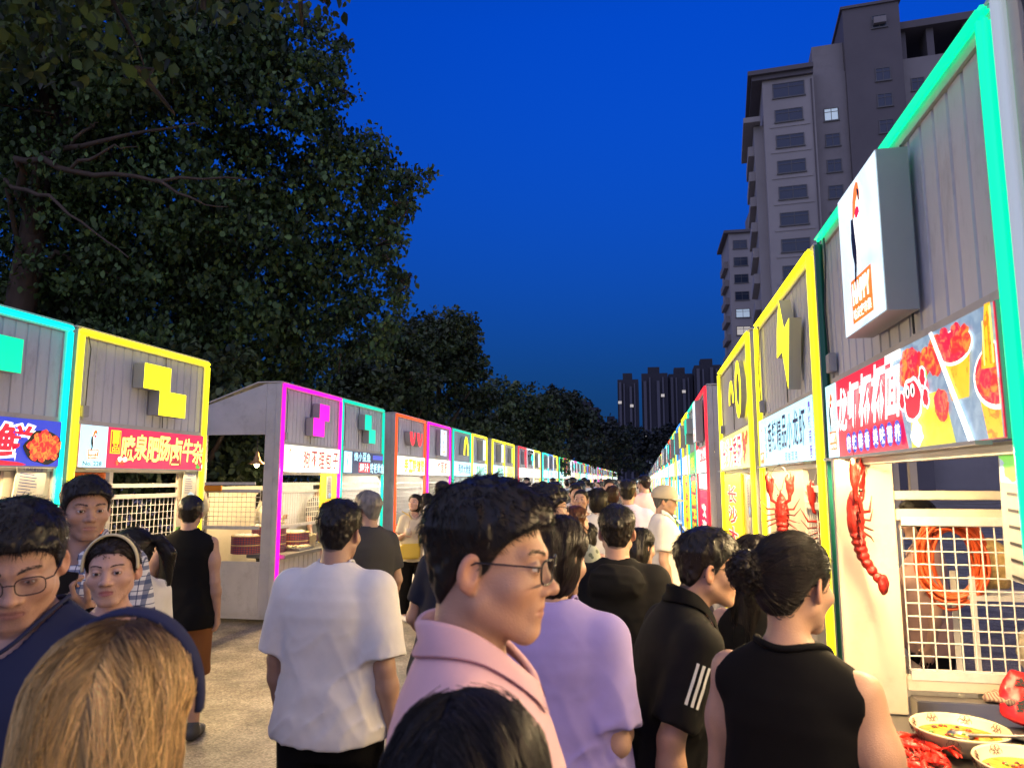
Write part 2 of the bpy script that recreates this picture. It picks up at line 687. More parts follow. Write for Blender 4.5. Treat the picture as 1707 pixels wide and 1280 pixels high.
Z0, Z1 = 1.802, 2.138
DISH = ['烤冷面', '臭豆腐', '铁板烧', '麻辣烫', '章鱼小丸子', '手抓饼', '冰粉凉虾', '烤面筋', '炸鸡排', '酸辣粉', '烤生蚝', '轰炸大鱿鱼', '羊肉串', '热干面', '煎饼果子', '糖葫芦', '关东煮', '锅包肉', '凉皮', '烤猪蹄']


def plain_sign(text, bg, fg, out=None, logo=True):
    def draw(mb, w, y):
        x0 = .05
        if logo:
            mb.flat(rectp(.02, .30, Z0 + .01, Z1 - .01), y - .001, SI['ice'])
            bird_logo(mb, .16, (Z0 + Z1) / 2 + .0, .30, y - .0015)
            x0 = .34
        n = len(text)
        cw = min((w - x0 - .06) / n, .27)
        tx = x0 + (w - x0 - cw * n) / 2
        for i, ch in enumerate(text):
            cx = tx + cw * (i + .5)
            if out:
                put_text(mb, ch, cx, (Z0 + Z1) / 2, cw * .86, .22, y - .002, SI[out], .055)
            put_text(mb, ch, cx, (Z0 + Z1) / 2, cw * .86, .22, y - .004, SI[fg], .015)
    return bg, draw


def sign_l1(mb, w, y):
    mb.flat(rectp(.0, .30, Z0, Z1), y - .001, SI['ice'])
    bird_logo(mb, .15, 1.995, .27, y - .0015)
    put_text(mb, 'No. 228', .15, 1.832, .20, .034, y - .003, SI['black'], .01)
    mb.flat(rectp(.335, .455, 1.92, 2.115), y - .001, SI['yellow'])
    mb.flat(rectp(.345, .445, 1.93, 2.105), y - .002, SI['dkred'])
    put_column(mb, '一品', .395, 2.10, .075, .085, y - .004, SI['yellow'], .02)
    xs = [.55, .71, .87, 1.025, 1.20, 1.375, 1.535]
    for i, ch in enumerate('喷泉肥肠卤牛杂'):
        z = 1.975 + (.012 if i % 2 else -.006)
        put_text(mb, ch, xs[i] + .01, z, .155, .215 if i != 4 else .245, y - .002, SI['dkred'], .045, shear=.05)
        put_text(mb, ch, xs[i], z, .155, .215 if i != 4 else .245, y - .004, SI['lemon'], .022, shear=.05)
    for k in range(4):
        mb.flat(blob(.43 + k * .03, 1.845 + (k % 2) * .03, .028, .022, k), y - .0018 - k * .0003, SI['warm' if k % 2 else 'food'])
    for k in range(5):
        mb.flat(blob(1.55 + k * .045, 1.835 + (k % 2) * .02, .035, .026, 9 + k), y - .0018 - k * .0003, SI[('green', 'food2', 'white', 'food', 'green')[k]])


def sign_l0(mb, w, y):
    mb.flat(blob(.35, 2.12, .35, .05, 3), y - .001, SI['red'])
    mb.flat(blob(.9, 1.81, .4, .04, 4), y - .001, SI['red'])
    for i, ch in enumerate('小海鲜'):
        cx = .52 + i * .36
        put_text(mb, ch, cx, 1.97, .28, .23, y - .002, SI['white'], .09, shear=.1)
        put_text(mb, ch, cx, 1.97, .28, .23, y - .004, SI['red'], .03, shear=.1)
    mb.flat(blob(1.50, 1.94, .17, .125, 5, am=.1), y - .0045, SI['black'])
    for k in range(22):
        a = k * 2.4
        r = .14 * math.sqrt(k / 22)
        mb.flat(blob(1.50 + r * math.cos(a), 1.945 + r * .75 * math.sin(a), .036, .030, k, 10), y - .005 - k * .0002, SI['food'])


def sign_l2(mb, w, y):
    bird_logo(mb, .13, 1.99, .26, y - .0015, frame=False)
    put_column(mb, '天津', .42, 1.99, .06, .075, y - .002, SI['blue'], .01)
    for i, ch in enumerate('狗不理包子'):
        put_text(mb, ch, .60 + i * .225, 1.97, .17, .22, y - .002, SI['dkred'], .012, shear=.04)


def sign_l3(mb, w, y):
    mb.flat(rectp(.02, .32, Z0 + .01, Z1 - .01), y - .001, SI['ice'])
    bird_logo(mb, .17, 1.98, .30, y - .0015)
    for i, ch in enumerate('馋小豆鱼'):
        put_text(mb, ch, .48 + i * .17, 2.06, .15, .13, y - .002, SI['ice'], .02)
    mb.flat(rectp(1.18, 1.70, 2.03, 2.10), y - .001, SI['blue'])
    mb.flat(rectp(.60, 1.05, 1.82, 1.97), y - .001, SI['red'])
    for i, ch in enumerate('爆汁'):
        put_text(mb, ch, .72 + i * .2, 1.895, .17, .12, y - .003, SI['white'], .02)
    for i, ch in enumerate('铁板鱿鱼'):
        put_text(mb, ch, 1.14 + i * .16, 1.895, .14, .15, y - .003, SI['ice'], .02)


def sign_r0(mb, w, y):
    """white lettering on red, then two cups of noodles with a slanting white line between them"""
    mb.flat(rectp(.0, .19, Z0, Z1), y - .001, SI['ice'])
    bird_logo(mb, .098, 1.975, .30, y - .0015)
    d = y - .001
    mb.flat([(1.05, Z0), (w, Z0), (w, Z1), (.93, Z1)], d, SI['slate'])
    # left cup: heap of crayfish over noodles
    mb.flat([(1.08, Z0), (1.42, Z0), (1.36, 1.96), (1.10, 1.96)], d - .001, SI['cup'])
    for k in range(26):
        rs = random.Random(k)
        mb.flat(blob(1.02 + rs.random() * .34, 1.90 + rs.random() * .20, .05, .035, k, 14), d - .0015 - k * .00012, SI[('food', 'food2', 'food')[k % 3]])
    mb.flat(blob(1.25, 2.02, .012, .016, 77, 10), d - .0052, SI['green'])
    mb.flat([(1.30, Z1), (1.325, Z1), (1.545, Z0), (1.51, Z0)], d - .006, SI['white'])
    mb.flat([(1.307, Z1), (1.312, Z1), (1.53, Z0), (1.525, Z0)], d - .0065, SI['purple'])
    # middle cup above the line
    mb.flat([(1.36, 2.06), (1.56, 2.06), (1.53, 1.92), (1.42, 1.92)], d - .003, SI['noodle'])
    mb.flat(ellp(1.465, 2.065, .115, .050), d - .0035, SI['white'])
    mb.flat(ellp(1.465, 2.068, .108, .044), d - .004, SI['food2'])
    for k in range(9):
        rs = random.Random(50 + k)
        mb.flat(blob(1.39 + rs.random() * .15, 2.06 + rs.random() * .05, .034, .026, k, 14), d - .0045 - k * .00012, SI[('food', 'food2')[k % 2]])
    # right cup with the noodles lifted out
    mb.flat([(1.58, 1.95), (w, 1.95), (w, Z0), (1.62, Z0)], d - .003, SI['noodle'])
    mb.flat(ellp(1.70, 1.955, .135, .085), d - .0035, SI['white'])
    mb.flat(ellp(1.70, 1.958, .125, .076), d - .004, SI['food2'])
    for k in range(12):
        rs = random.Random(90 + k)
        mb.flat(blob(1.62 + rs.random() * .14, 1.93 + rs.random() * .06, .038, .030, k, 14), d - .0045 - k * .00012, SI[('food2', 'food')[k % 2]])
    mb.flat([(1.62, 1.98), (1.74, 1.97), (1.755, 2.10), (1.72, Z1), (1.665, Z1), (1.64, 2.05)], d - .0065, SI['noodle'])
    for k in range(7):
        x = 1.638 + k * .016
        mb.flat([(x, 1.985), (x + .006, 1.985), (x + .014 - k * .002, Z1 - .01 - abs(k - 3) * .01), (x + .008 - k * .002, Z1 - .01 - abs(k - 3) * .01)], d - .0070, SI[('lemon', 'noodle', 'orange')[k % 3]])
    # lettering
    xs = [.30, .465, .635, .80, .955]
    for i, ch in enumerate('龙虾杯杯面'):
        put_text(mb, ch, xs[i], 2.000 + .006 * i, .15, .175 + .008 * i, y - .0085, SI['white'], .03, shear=.22)
    mb.flat(blob(1.13, 1.955, .085, .075, 8, am=.1), y - .0075, SI['white'])
    mb.flat(blob(1.13, 1.955, .072, .062, 8, am=.1), y - .008, SI['red'])
    for sx in (-.025, .02):
        mb.flat(ellp(1.12 + sx, 1.985, .018, .022), y - .0085, SI['white'])
        mb.flat(ellp(1.122 + sx, 1.982, .009, .012), y - .0088, SI['black'])
    for dx, dz in ((.10, .055), (.115, -.01), (-.09, .0)):
        mb.flat(blob(1.13 + dx, 1.96 + dz, .03, .035, 5), y - .0083, SI['white'])
        mb.flat(blob(1.13 + dx, 1.96 + dz, .022, .027, 5), y - .0086, SI['red'])
    mb.flat(blob(1.15, 1.845, .05, .04, 12), y - .0083, SI['white'])
    for i, ch in enumerate('麻辣鲜香'):
        mb.flat(ellp(.375 + i * .085, 1.855, .038, .043), y - .0080, SI['blue'])
        put_text(mb, ch, .375 + i * .085, 1.855, .055, .058, y - .0085, SI['white'], .02)
    for i, ch in enumerate('美味营养'):
        mb.flat(ellp(.735 + i * .080, 1.860, .036, .043), y - .0080, SI['blue'])
        put_text(mb, ch, .735 + i * .080, 1.860, .052, .058, y - .0085, SI['white'], .02)


def sign_r1(mb, w, y):
    bird_logo(mb, .13, 1.97, .28, y - .0015, frame=False)
    mb.flat(rectp(.03, .20, 1.82, 1.90), y - .0015, SI['orange'])
    put_text(mb, 'HAPPY', .115, 1.868, .13, .04, y - .003, SI['white'], .02)
    put_column(mb, '虾兵蟹将', .30, 2.08, .05, .06, y - .002, SI['navy'], .01)
    for i, ch in enumerate('香辣精品小龙虾'):
        put_text(mb, ch, .46 + i * .175, 1.99 + .008 * (i % 2), .15, .20, y - .002, SI['navy'], .012, shear=.08)
    for i, ch in enumerate('现做现卖'):
        put_text(mb, ch, 1.02 + i * .10, 1.84, .075, .05, y - .002, SI['navy'], .005)
    put_column(mb, '麻辣蒜蓉', 1.70, 2.12, .055, .078, y - .002, SI['purple'], .02)


def sign_r2(mb, w, y):
    mb.flat(rectp(.02, .24, Z0 + .02, Z1 - .02), y - .001, SI['white'])
    bird_logo(mb, .13, 1.97, .27, y - .0015)
    for i, ch in enumerate('长沙大香肠'):
        put_text(mb, ch, .42 + i * .30, 1.96 + .012 * (i % 2), .26, .24, y - .002, SI['white'], .06, shear=.05)
        put_text(mb, ch, .42 + i * .30, 1.96 + .012 * (i % 2), .26, .24, y - .004, SI['crimson'], .02, shear=.05)
    for k in range(14):
        rs = random.Random(k)
        mb.flat(blob(1.85 + rs.random() * .30, 1.86 + rs.random() * .22, .06, .04, k, 14), y - .003 - k * .00015, SI[('food', 'food2')[k % 2]])


def sign_r3(mb, w, y):
    mb.flat(rectp(.55, w, 1.95, Z1), y - .001, SI['red'])
    for i, ch in enumerate('烧烤大排档'):
        put_text(mb, ch, .70 + i * .21, 2.045, .18, .15, y - .002, SI['white'], .02)
    for i, ch in enumerate('炭火现烤'):
        put_text(mb, ch, .75 + i * .2, 1.875, .15, .11, y - .002, SI['purple'], .01)
    bird_logo(mb, .28, 1.97, .29, y - .0015)


def symbol_mesh(kind):
    def mk():
        mb = MB()
        y0, y1 = -.115, -.008
        if kind == 'nO':
            y0 = -.050
        c = .20

        def cells(cs):
            # one outline per figure: the union of unit cells as a polygon
            mb.prism_y(cs, y0, y1, 0, 1)
        if kind == 'Z':
            cells([(-.30, .22), (.06, .22), (.06, .0), (.30, .0), (.30, -.22), (-.08, -.22), (-.08, .0), (-.30, .0)])
        elif kind == 'S':
            cells([(-.06, .22), (.24, .22), (.24, .0), (.10, .0), (.10, -.22), (-.24, -.22), (-.24, .02), (-.06, .02)])
        elif kind == 'S2':
            cells([(-.22, .22), (.06, .22), (.06, .0), (.24, .0), (.24, -.22), (-.04, -.22), (-.04, -.02), (-.22, -.02)])
        elif kind == 'block':
            cells([(-.30, .18), (.30, .18), (.30, -.06), (.08, -.06), (.08, -.22), (-.14, -.22), (-.14, -.06), (-.30, -.06)])
        elif kind == 'I':
            cells([(-.09, .24), (.09, .24), (.09, -.24), (-.09, -.24)])
        elif kind == 'bolt':
            y0 = -.075
            cells([(-.06, .27), (.06, .07), (.22, .10), (.10, -.29), (-.03, -.05), (-.20, -.06), (-.16, .10)])
        elif kind == 'eyes':
            for cx in (-.22, .22):
                mb.prism_y(ellp(cx, .10, .17, .26, 20, 180, 360), y0, y1, 0, 1)
                mb.flat(ellp(cx + .03, .06, .06, .09, 14), y0 - .002, 1)
        elif kind == 'arch':
            out = ellp(0, -.20, .24, .46, 20, 0, 180)
            inn = ellp(0, -.20, .12, .32, 20, 0, 180)
            mb.prism_y(out + inn[::-1], y0, y1, 0, 1)
        elif kind == 'nO':
            n = 36
            for (cx, cz, ro, rz, ri, rzi, full) in ((.20, -.02, .19, .25, .105, .145, True), (-.30, -.10, .19, .22, .10, .13, False)):
                a1 = 360 if full else 180
                o_ = ellp(cx, cz, ro, rz, n, 0, a1)
                i_ = ellp(cx, cz, ri, rzi, n, 0, a1)
                if full:
                    k = len(o_)
                    v = [(p[0], y0, p[1]) for p in o_ + i_] + [(p[0], y1, p[1]) for p in o_ + i_]
                    mb.add(v, [[j, (j + 1) % k, k + (j + 1) % k, k + j][::-1] for j in range(k)], 0)
                    mb.add(v, [[j, 2 * k + j, 2 * k + (j + 1) % k, (j + 1) % k] for j in range(k)] + [[k + j, k + (j + 1) % k, 3 * k + (j + 1) % k, 3 * k + j] for j in range(k)], 1)
                else:
                    mb.prism_y(o_ + i_[::-1], y0, y1, 0, 1)
        elif kind == 'M':
            cells([(-.24, -.2), (-.24, .16), (-.14, .22), (0, .10), (.14, .22), (.24, .16), (.24, -.2), (.12, -.2), (.12, .04), (0, -.06), (-.12, .04), (-.12, -.2)])
        elif kind == 'board':
            mb.box(-.24, .24, y0 + .01, y1, -.275, .275, 1)
            mb.flat(rectp(-.238, .238, -.273, .273), y0 + .007, 0)
        elif kind == 'slim':
            mb.box(-.17, .17, y0 - .03, y1, -.27, .27, 1)
            mb.flat(rectp(-.168, .168, -.268, .268), y0 - .033, 0)
        return mb.mesh('symbol')
    return cached(('sym', kind), mk)


M_SYMSIDE = mat('lightbox_side', (.40, .40, .40), .4, var=.05)
H_ST = 2.90


def frame_mesh(w, depth):
    def mk():
        mb = MB()
        for x in (0, w - .07):
            mb.box(x, x + .07, .0, .07, .04, H_ST)
            mb.box(x, x + .05, depth - .05, depth, .04, 2.62)
            mb.box(x + .01, x + .05, .072, depth - .052, .05, .10)
        mb.box(.072, w - .072, .0, .07, H_ST - .06, H_ST)
        mb.box(.072, w - .072, -.006, .055, 2.142, 2.175)
        mb.box(.052, w - .052, depth - .05, depth, 2.57, 2.62)
        mb.box(.072, w - .072, .01, .06, 1.765, 1.798)
        return mb.mesh('frame')
    return cached(('frame', round(w, 2), depth), mk)


def neon_mesh(w, zb=.30, sides=(1, 1, 1), t=.046):
    def mk():
        mb = MB()
        y0, y1 = -.036, -.002
        if sides[0]:
            mb.box(.006, .006 + t, y0, y1, zb, H_ST - t)
        if sides[1]:
            mb.box(w - .006 - t, w - .006, y0, y1, zb, H_ST - t)
        if sides[2]:
            mb.box(.006, w - .006, y0, y1, H_ST - t + .001, H_ST - .004)
        bm = bmesh.new()
        me = mb.mesh('neon')
        bm.from_mesh(me)
        bmesh.ops.bevel(bm, geom=list(bm.edges), offset=.012, segments=2, affect='EDGES', clamp_overlap=True)
        bm.to_mesh(me)
        bm.free()
        me.polygons.foreach_set('use_smooth', [True] * len(me.polygons))
        return me
    return cached(('neon', round(w, 2), zb, sides, t), mk)


def side_mesh(x, t, depth, opening, col=.20):
    """end wall of a stall, thickness t from x towards +; sloping roof line; an opening behind the front column"""
    def prof(a, b):
        return [(y, H_ST - max(0, y - .32) * (.28 / (depth - .32))) for y in (a, b)]

    def mk():
        mb = MB()

        def slab(poly):
            n = len(poly)
            area = sum(poly[i][0] * poly[(i + 1) % n][1] - poly[(i + 1) % n][0] * poly[i][1] for i in range(n))
            if area < 0:
                poly = poly[::-1]
            v = [(x, p[0], p[1]) for p in poly] + [(x + t, p[0], p[1]) for p in poly]
            f = [list(range(n))[::-1], [n + i for i in range(n)]] + [[i, (i + 1) % n, n + (i + 1) % n, n + i] for i in range(n)]
            mb.add(v, f)
        f0 = .074
        slab([(f0, .08), (col, .08), (col, H_ST - .004), (f0, H_ST - .004)])
        e = depth - .054
        pr = prof(.32, e)
        slab([(col + .003, 2.26 if opening else .10), (e, 2.26 if opening else .10), (e, pr[1][1] - .004), (col + .003, H_ST - .004)])
        if opening:
            slab([(col + .003, .10), (e, .10), (e, .72), (col + .003, .72)])
        return mb.mesh('side_panel')
    return cached(('side', round(x, 2), t, depth, opening, col), mk)


DARK_TUBE = ('market stall with a green neon frame, bird light box and red noodle cup sign',)


def stall(name, side, X, y0, y1, neon_c, sym, sign, label, group, light='white', power=9.0, panel=None, depth=1.05, grid=None,
          opening=(False, False), detail=2, counter_out=.10, neon_b=None, sym_x=None, panel_m=None, backpanel=False, chigh=.80, sym_z=2.50, cm=None, strip=None, tilt=-42, cdepth=.42):
    w = y1 - y0
    if side == 'L':
        loc, rz = (X, y0, 0), R(90)
    else:
        loc, rz = (X, y1, 0), R(-90)
    t = thing(name, label, 'stall', loc, rz, group)
    link_mesh('frame', frame_mesh(w, depth), M_WHITE, t)
    if label in DARK_TUBE:
        link_mesh('neon_tube', neon_mesh(w, .30, (0, 1, 1), .034), neon(neon_c, neon_b or 1.15), t)
        link_mesh('unlit_tube', neon_mesh(w, .30, (1, 0, 0), .034), mat('unlit_green_tube', (.01, .13, .09), .3), t)
    else:
        link_mesh('neon_tube', neon_mesh(w, .30, (1, 1, 1), .046 if side == 'L' else .030), neon(neon_c, neon_b or 1.15), t)
    link_mesh('upper_panel', corrugated(w - .14, 2.178, H_ST - .062), M_GREY, t, loc=(.07, .012, 0))
    link_mesh('side_panel', side_mesh(.004, .03, depth, opening[0]), M_WHITE, t)
    link_mesh('side_panel', side_mesh(w - .034, .03, depth, opening[1]), M_WHITE, t)

    def roof():
        mb = MB()
        mb.add([(-.01, -.0, H_ST + .004), (w + .01, -.0, H_ST + .004), (w + .01, .32, H_ST + .004), (-.01, .32, H_ST + .004), (w + .01, depth + .02, 2.63), (-.01, depth + .02, 2.63),
                (-.01, -.0, H_ST + .018), (w + .01, -.0, H_ST + .018), (w + .01, .32, H_ST + .018), (-.01, .32, H_ST + .018), (w + .01, depth + .02, 2.645), (-.01, depth + .02, 2.645)],
               [(0, 3, 2, 1), (3, 5, 4, 2), (6, 7, 8, 9), (9, 8, 10, 11), (0, 1, 7, 6), (1, 2, 8, 7), (2, 4, 10, 8), (4, 5, 11, 10), (5, 3, 9, 11), (3, 0, 6, 9)])
        return mb.mesh('roof')
    link_mesh('roof', cached(('roof', round(w, 2), depth), roof), M_WHITE, t)
    # sign light box
    bg, draw = sign
    sb = MB()
    sb.box(.062, w - .062, -.030, -.008, 1.80, 2.14, 0)
    sb.flat(rectp(.064, w - .064, 1.802, 2.138), -.0325, 1)
    so = link_mesh('sign_box', cached(('sb', round(w, 2)), lambda: sb.mesh('sign_box')), [M_SYMSIDE, SIGNMATS[SI[bg]]], t)
    if draw and detail:
        mb = MB()
        mb.clip = (.001, w - .129, 1.803, 2.137)
        draw(mb, w - .128, -.034)
        mb.v = [(p[0] + .064, p[1], p[2]) for p in mb.v]
        mats = used(mb)
        mb.build('lettering', mats, so)
    # symbol
    if sym:
        kind, col = sym
        faces = {'board': BOARD_G, 'slim': BOARD_G}.get(kind) or (neon(col) if col in NEON else col)
        sm = link_mesh('lit_symbol', symbol_mesh(kind), [faces, M_SYMSIDE], t, loc=(w / 2 if sym_x is None else sym_x, 0, sym_z))
        if kind in ('board', 'slim') and detail:
            def lg():
                mb = MB()
                bird_logo(mb, 0, .02 if kind == 'board' else 0, .58 if kind == 'board' else .44, (-.110 if kind == 'board' else -.150))
                return mb
            mb = lg()
            mats = used(mb)
            mb.build('emblem', mats, sm)
    if detail == 2:
        rs_ = random.Random(int(y0 * 100))
        xc = w * rs_.uniform(.35, .65)
        mb = MB()
        mb.tube([(xc, .002, 2.84), (xc + .008, .0, 2.70), (xc - .004, .002, 2.45), (xc + .004, -.001, 2.18)], .004, 5)
        mb.build('cable', M_DARKMETAL, t)
        mb = MB()
        mb.box(.082, .150, -.030, .004, 2.20, 2.29)
        mb.build('junction_box', M_SYMSIDE, t, bevel=.004)
        mb = MB()
        mb.tube([(.115, -.02, 2.29), (.11, -.025, 2.5), (.13, -.015, 2.75), (.10, -.01, 2.86)], .0045, 5)
        mb.build('cable', M_DARKMETAL, t)
    # counter
    link_mesh('counter_panel', corrugated(w - .15, .09, chigh - .05, .13), cm or M_WHITE, t, loc=(.075, .02, 0))
    mb = MB()
    mb.box(.072, w - .072, -counter_out, cdepth, chigh - .045, chigh)
    mb.build('counter_top', M_STEEL, t, bevel=.006)
    if backpanel:
        mb = MB()
        mb.box(.06, w - .06, depth - .09, depth - .06, .12, 1.62)
        mb.build('back_panel', M_CREAM if light == 'warm' else M_WHITE, t)
    # solid front panel
    if panel:
        mb = MB()
        mb.box(max(panel[0], .073), min(panel[1], w - .073), .018, .046, chigh + .003, 1.762)
        mb.build('front_panel', panel_m or M_CREAM, t)
    if detail >= 1 and grid != 'none':
        g0, g1 = grid or ((panel[1] + .01 if panel else .08), w - .08)
        if detail == 2:
            mb = wire_grid(g0, g1, 1.15, 1.54, .03)
            mb.build('wire_grid', M_WIRE, t)
        mb = MB()
        mb.box(g0, g1, .018, .045, 1.635, 1.67)
        mb.build('rail', M_WIRE, t)
    # light fitting under the sign
    lc = LIGHTC[light]
    mb = MB()
    mb.box(w * .12, w * .88, .20, .235, 2.125, 2.15)
    lm = mb.build('lamp_housing', M_WHITE, t)
    mb = MB()
    mb.tube([(w * .13, .2175, 2.108), (w * .87, .2175, 2.108)], .013, 8)
    mb.build('lamp_tube', glow('lamp_' + light + ('' if detail == 2 else '_far'), lc, 8.0 if detail == 2 else 150.0), lm)
    if detail == 2:
        ld = bpy.data.lights.new('stall_lamp', 'AREA')
        ld.shape = 'RECTANGLE'
        ld.size, ld.size_y = w * .72, .05
        ld.energy = power * 1.3
        ld.color = lc
        ld.spread = R(170)
        lo = bpy.data.objects.new('stall_lamp', ld)
        COL.objects.link(lo)
        lo.parent = t
        lo.location = (w / 2, .2175, 2.085)
    if detail >= 1:
        ld2 = bpy.data.lights.new('added_strip_lamp', 'AREA')  # added under the sign to light the street and the facing row
        ld2.shape = 'RECTANGLE'
        ld2.size, ld2.size_y = w * .86, .03
        ld2.energy = (strip or (power or 18) * 2.2) * 1.35
        ld2.color = lc
        ld2.spread = R(180)
        lo2 = bpy.data.objects.new('added_strip_lamp', ld2)
        COL.objects.link(lo2)
        lo2.parent = t
        lo2.location = (w / 2, -.055, 1.785)
        lo2.rotation_euler = (R(tilt), 0, 0)
        mb = MB()
        mb.box(w * .07, w * .93, -.075, -.036, 1.788, 1.799)
        mb.build('added_strip', M_SYMSIDE, t)  # housing made up for the added lamp
    return t


GL, GR = 'market stalls along the left side of the street', 'market stalls along the right side of the street'
XL, XR = -4.40, .89
ST = {}
ST['l0'] = stall('market_stall', 'L', XL, 3.06, 4.84, 'cyan', ('block', 'green'), ('blue', sign_l0), 'market stall with a cyan neon frame and a blue seafood sign at the left edge', GL,
                 'warm', 14, panel=(1.30, 1.70), sym_x=.93, opening=(True, True), strip=60)
ST['l1'] = stall('market_stall', 'L', XL, 4.90, 6.65, 'yellow', ('Z', 'yellow'), ('crimson', sign_l1), 'market stall with a yellow neon frame, yellow zigzag block and red sign numbered 228', GL,
                 'warm', 12, panel=(1.40, 1.70), grid=(.50, 1.40), sym_x=.95, opening=(True, True), strip=75)
ST['l2'] = stall('market_stall', 'L', XL, 8.20, 9.97, 'magenta', ('S', 'magenta'), ('warm', sign_l2), 'market stall with a magenta neon frame and a white bun sign, steamers on its counter', GL,
                 'warm', 34, opening=(True, True), sym_x=.90, backpanel=True)
ST['l3'] = stall('market_stall', 'L', XL, 9.98, 11.75, 'teal', ('S2', 'teal'), ('navy', sign_l3), 'market stall with a teal neon frame and a dark blue squid sign', GL, 'white', 26, opening=(True, False), backpanel=True)
ST['l4'] = stall('market_stall', 'L', XL, 12.36, 14.14, 'orange', ('eyes', 'red'), plain_sign('手工酸辣粉', 'warm', 'yellow', 'orange'), 'market stall with an orange neon frame and two red half-moon eyes', GL, 'white', 16, backpanel=True)
ST['l5'] = stall('market_stall', 'L', XL, 14.30, 16.08, 'magenta', ('board', None), plain_sign('烤面筋', 'warm', 'red'), 'market stall with a magenta neon frame and a white bird light box', GL, 'white', 16, backpanel=True, detail=1)
ST['l6'] = stall('market_stall', 'L', XL, 16.30, 18.08, 'teal', ('arch', 'yellow'), plain_sign('轰炸大鱿鱼', 'ice', 'navy'), 'market stall with a teal neon frame and a lit yellow arch', GL, 'cool', 16, backpanel=True, detail=1)
ST['l7'] = stall('market_stall', 'L', XL, 18.20, 19.98, 'yellow', ('slim', None), plain_sign('章鱼小丸子', 'ice', 'green'), 'market stall with a yellow neon frame just past the lit yellow arch', GL, 'cool', 16, backpanel=True, detail=1)
ST['r_near'] = stall('market_stall', 'R', XR, .01, 1.82, 'white', ('slim', None), plain_sign('烤鱿鱼', 'red', 'white', None), 'grey market stall at the very right edge, nearest the viewer', GR, 'warm', 10, neon_b=.25, depth=1.05, opening=(True, True))
ST['r0'] = stall('market_stall', 'R', XR, 1.855, 3.68, 'green', ('board', None), ('red', sign_r0), 'market stall with a green neon frame, bird light box and red noodle cup sign', GR,
                 'warm', 22, grid='none', sym_x=.98, counter_out=.155, sym_z=2.52, chigh=.75, cdepth=.90, opening=(True, True), strip=56, tilt=-12)
ST['r1'] = stall('market_stall', 'R', XR, 3.84, 5.74, 'yellow', ('bolt', 'yellow'), ('ice', sign_r1), 'market stall with a yellow neon frame, lightning bolt and pale blue crayfish sign', GR,
                 'warm', 10, panel=(.02, 1.28), sym_x=1.36, opening=(True, True), strip=66, tilt=-15)
ST['r2'] = stall('market_stall', 'R', .86, 5.96, 8.30, 'yellow', ('nO', 'yellow'), ('lemon', sign_r2), 'market stall with a yellow neon frame and a lit yellow ring, sausage sign', GR,
                 'warm', 12, panel=(.02, 1.66), sym_x=1.66, strip=60, tilt=-15)
ST['r3'] = stall('market_stall', 'R', .80, 9.40, 11.18, 'red', ('board', None), ('white', sign_r3), 'market stall with a red neon frame, red and white signs and a bird light box', GR, 'warm', 18, panel=(.02, .9), backpanel=True, strip=45)
ST['r4'] = stall('market_stall', 'R', .79, 11.25, 13.03, 'teal', ('block', 'teal'), plain_sign('炸鸡排', 'green', 'yellow', None), 'market stall with a teal neon frame beyond the red stall', GR, 'white', 16, backpanel=True, detail=1)
ST['r5'] = stall('market_stall', 'R', .78, 13.10, 14.88, 'yellow', ('M', 'yellow'), plain_sign('大金烤饼子', 'warm', 'red'), 'market stall with a yellow neon frame and a lit yellow letter M', GR, 'white', 16, backpanel=True, detail=1)
ST['r6'] = stall('market_stall', 'R', .78, 15.6, 17.38, 'blue', ('I', 'cyan'), plain_sign('铁板烧', 'ice', 'navy'), 'market stall with a blue neon frame and a lit cyan bar', GR, 'cool', 16, backpanel=True, detail=1)
# the rows run on down the street
_rs = random.Random(4)
COLN = ['yellow', 'red', 'white', 'lime', 'magenta', 'teal', 'cyan', 'orange', 'blue', 'green']
SYMS = [('slim', None), ('I', 'red'), ('slim', None), ('I', 'lime'), ('block', 'cyan'), ('slim', None), ('arch', 'orange'), ('board', None), ('Z', 'yellow'), ('slim', None)]
WORD = {'yellow': 'yellow', 'red': 'red', 'white': 'white', 'lime': 'lime green', 'magenta': 'magenta', 'teal': 'teal', 'cyan': 'cyan', 'orange': 'orange', 'blue': 'blue', 'green': 'green'}
ORD = ['first', 'second', 'third', 'fourth', 'fifth', 'sixth', 'seventh', 'eighth', 'ninth', 'tenth', 'eleventh', 'twelfth']
for side, y, GG in (('L', 20.75, GL), ('R', 18.1, GR)):
    k = 0
    seen = {}
    while y < 118:
        run = 2 if k == 0 and side == 'L' else 3
        for j in range(run):
            cn = COLN[(k * 3 + j * 2 + (0 if side == 'L' else 3)) % 10] if not (side == 'L' and k == 0) else 'yellow'
            if side == 'L' and k == 1:
                cn = ('red', 'white', 'yellow')[j]
            sy = SYMS[(k + j * 3 + (0 if side == 'L' else 1)) % 10]
            bg = ('warm', 'ice', 'white', 'lemon', 'warm', 'ice')[_rs.randrange(6)]
            fg = ('red', 'navy', 'green', 'purple', 'orange')[_rs.randrange(5)]
            nm = DISH[_rs.randrange(len(DISH))]
            seen[cn] = seen.get(cn, 0) + 1
            if y < 60:
                lab = 'distant %s row stall with %s neon frame, %s such frame in that stretch' % ('left' if side == 'L' else 'right', WORD[cn], ORD[seen[cn] - 1])
            else:
                lab = 'tiny far stall with %s neon frame near the end of the %s row' % (WORD[cn], 'left' if side == 'L' else 'right')
            stall('market_stall', side, XL if side == 'L' else .78, y, y + 1.78, cn, sy, plain_sign(nm, bg, fg, None, y < 40) if y < 60 else (bg, None), lab,
                  GG if y < 60 else 'far %s neon stalls, %s row' % (WORD[cn], 'left' if side == 'L' else 'right'), ('white', 'cool', 'white', 'warm')[_rs.randrange(4)], 0, backpanel=True, detail=1 if y < 60 else 0)
            y += 1.80
        y += .85
        k += 1

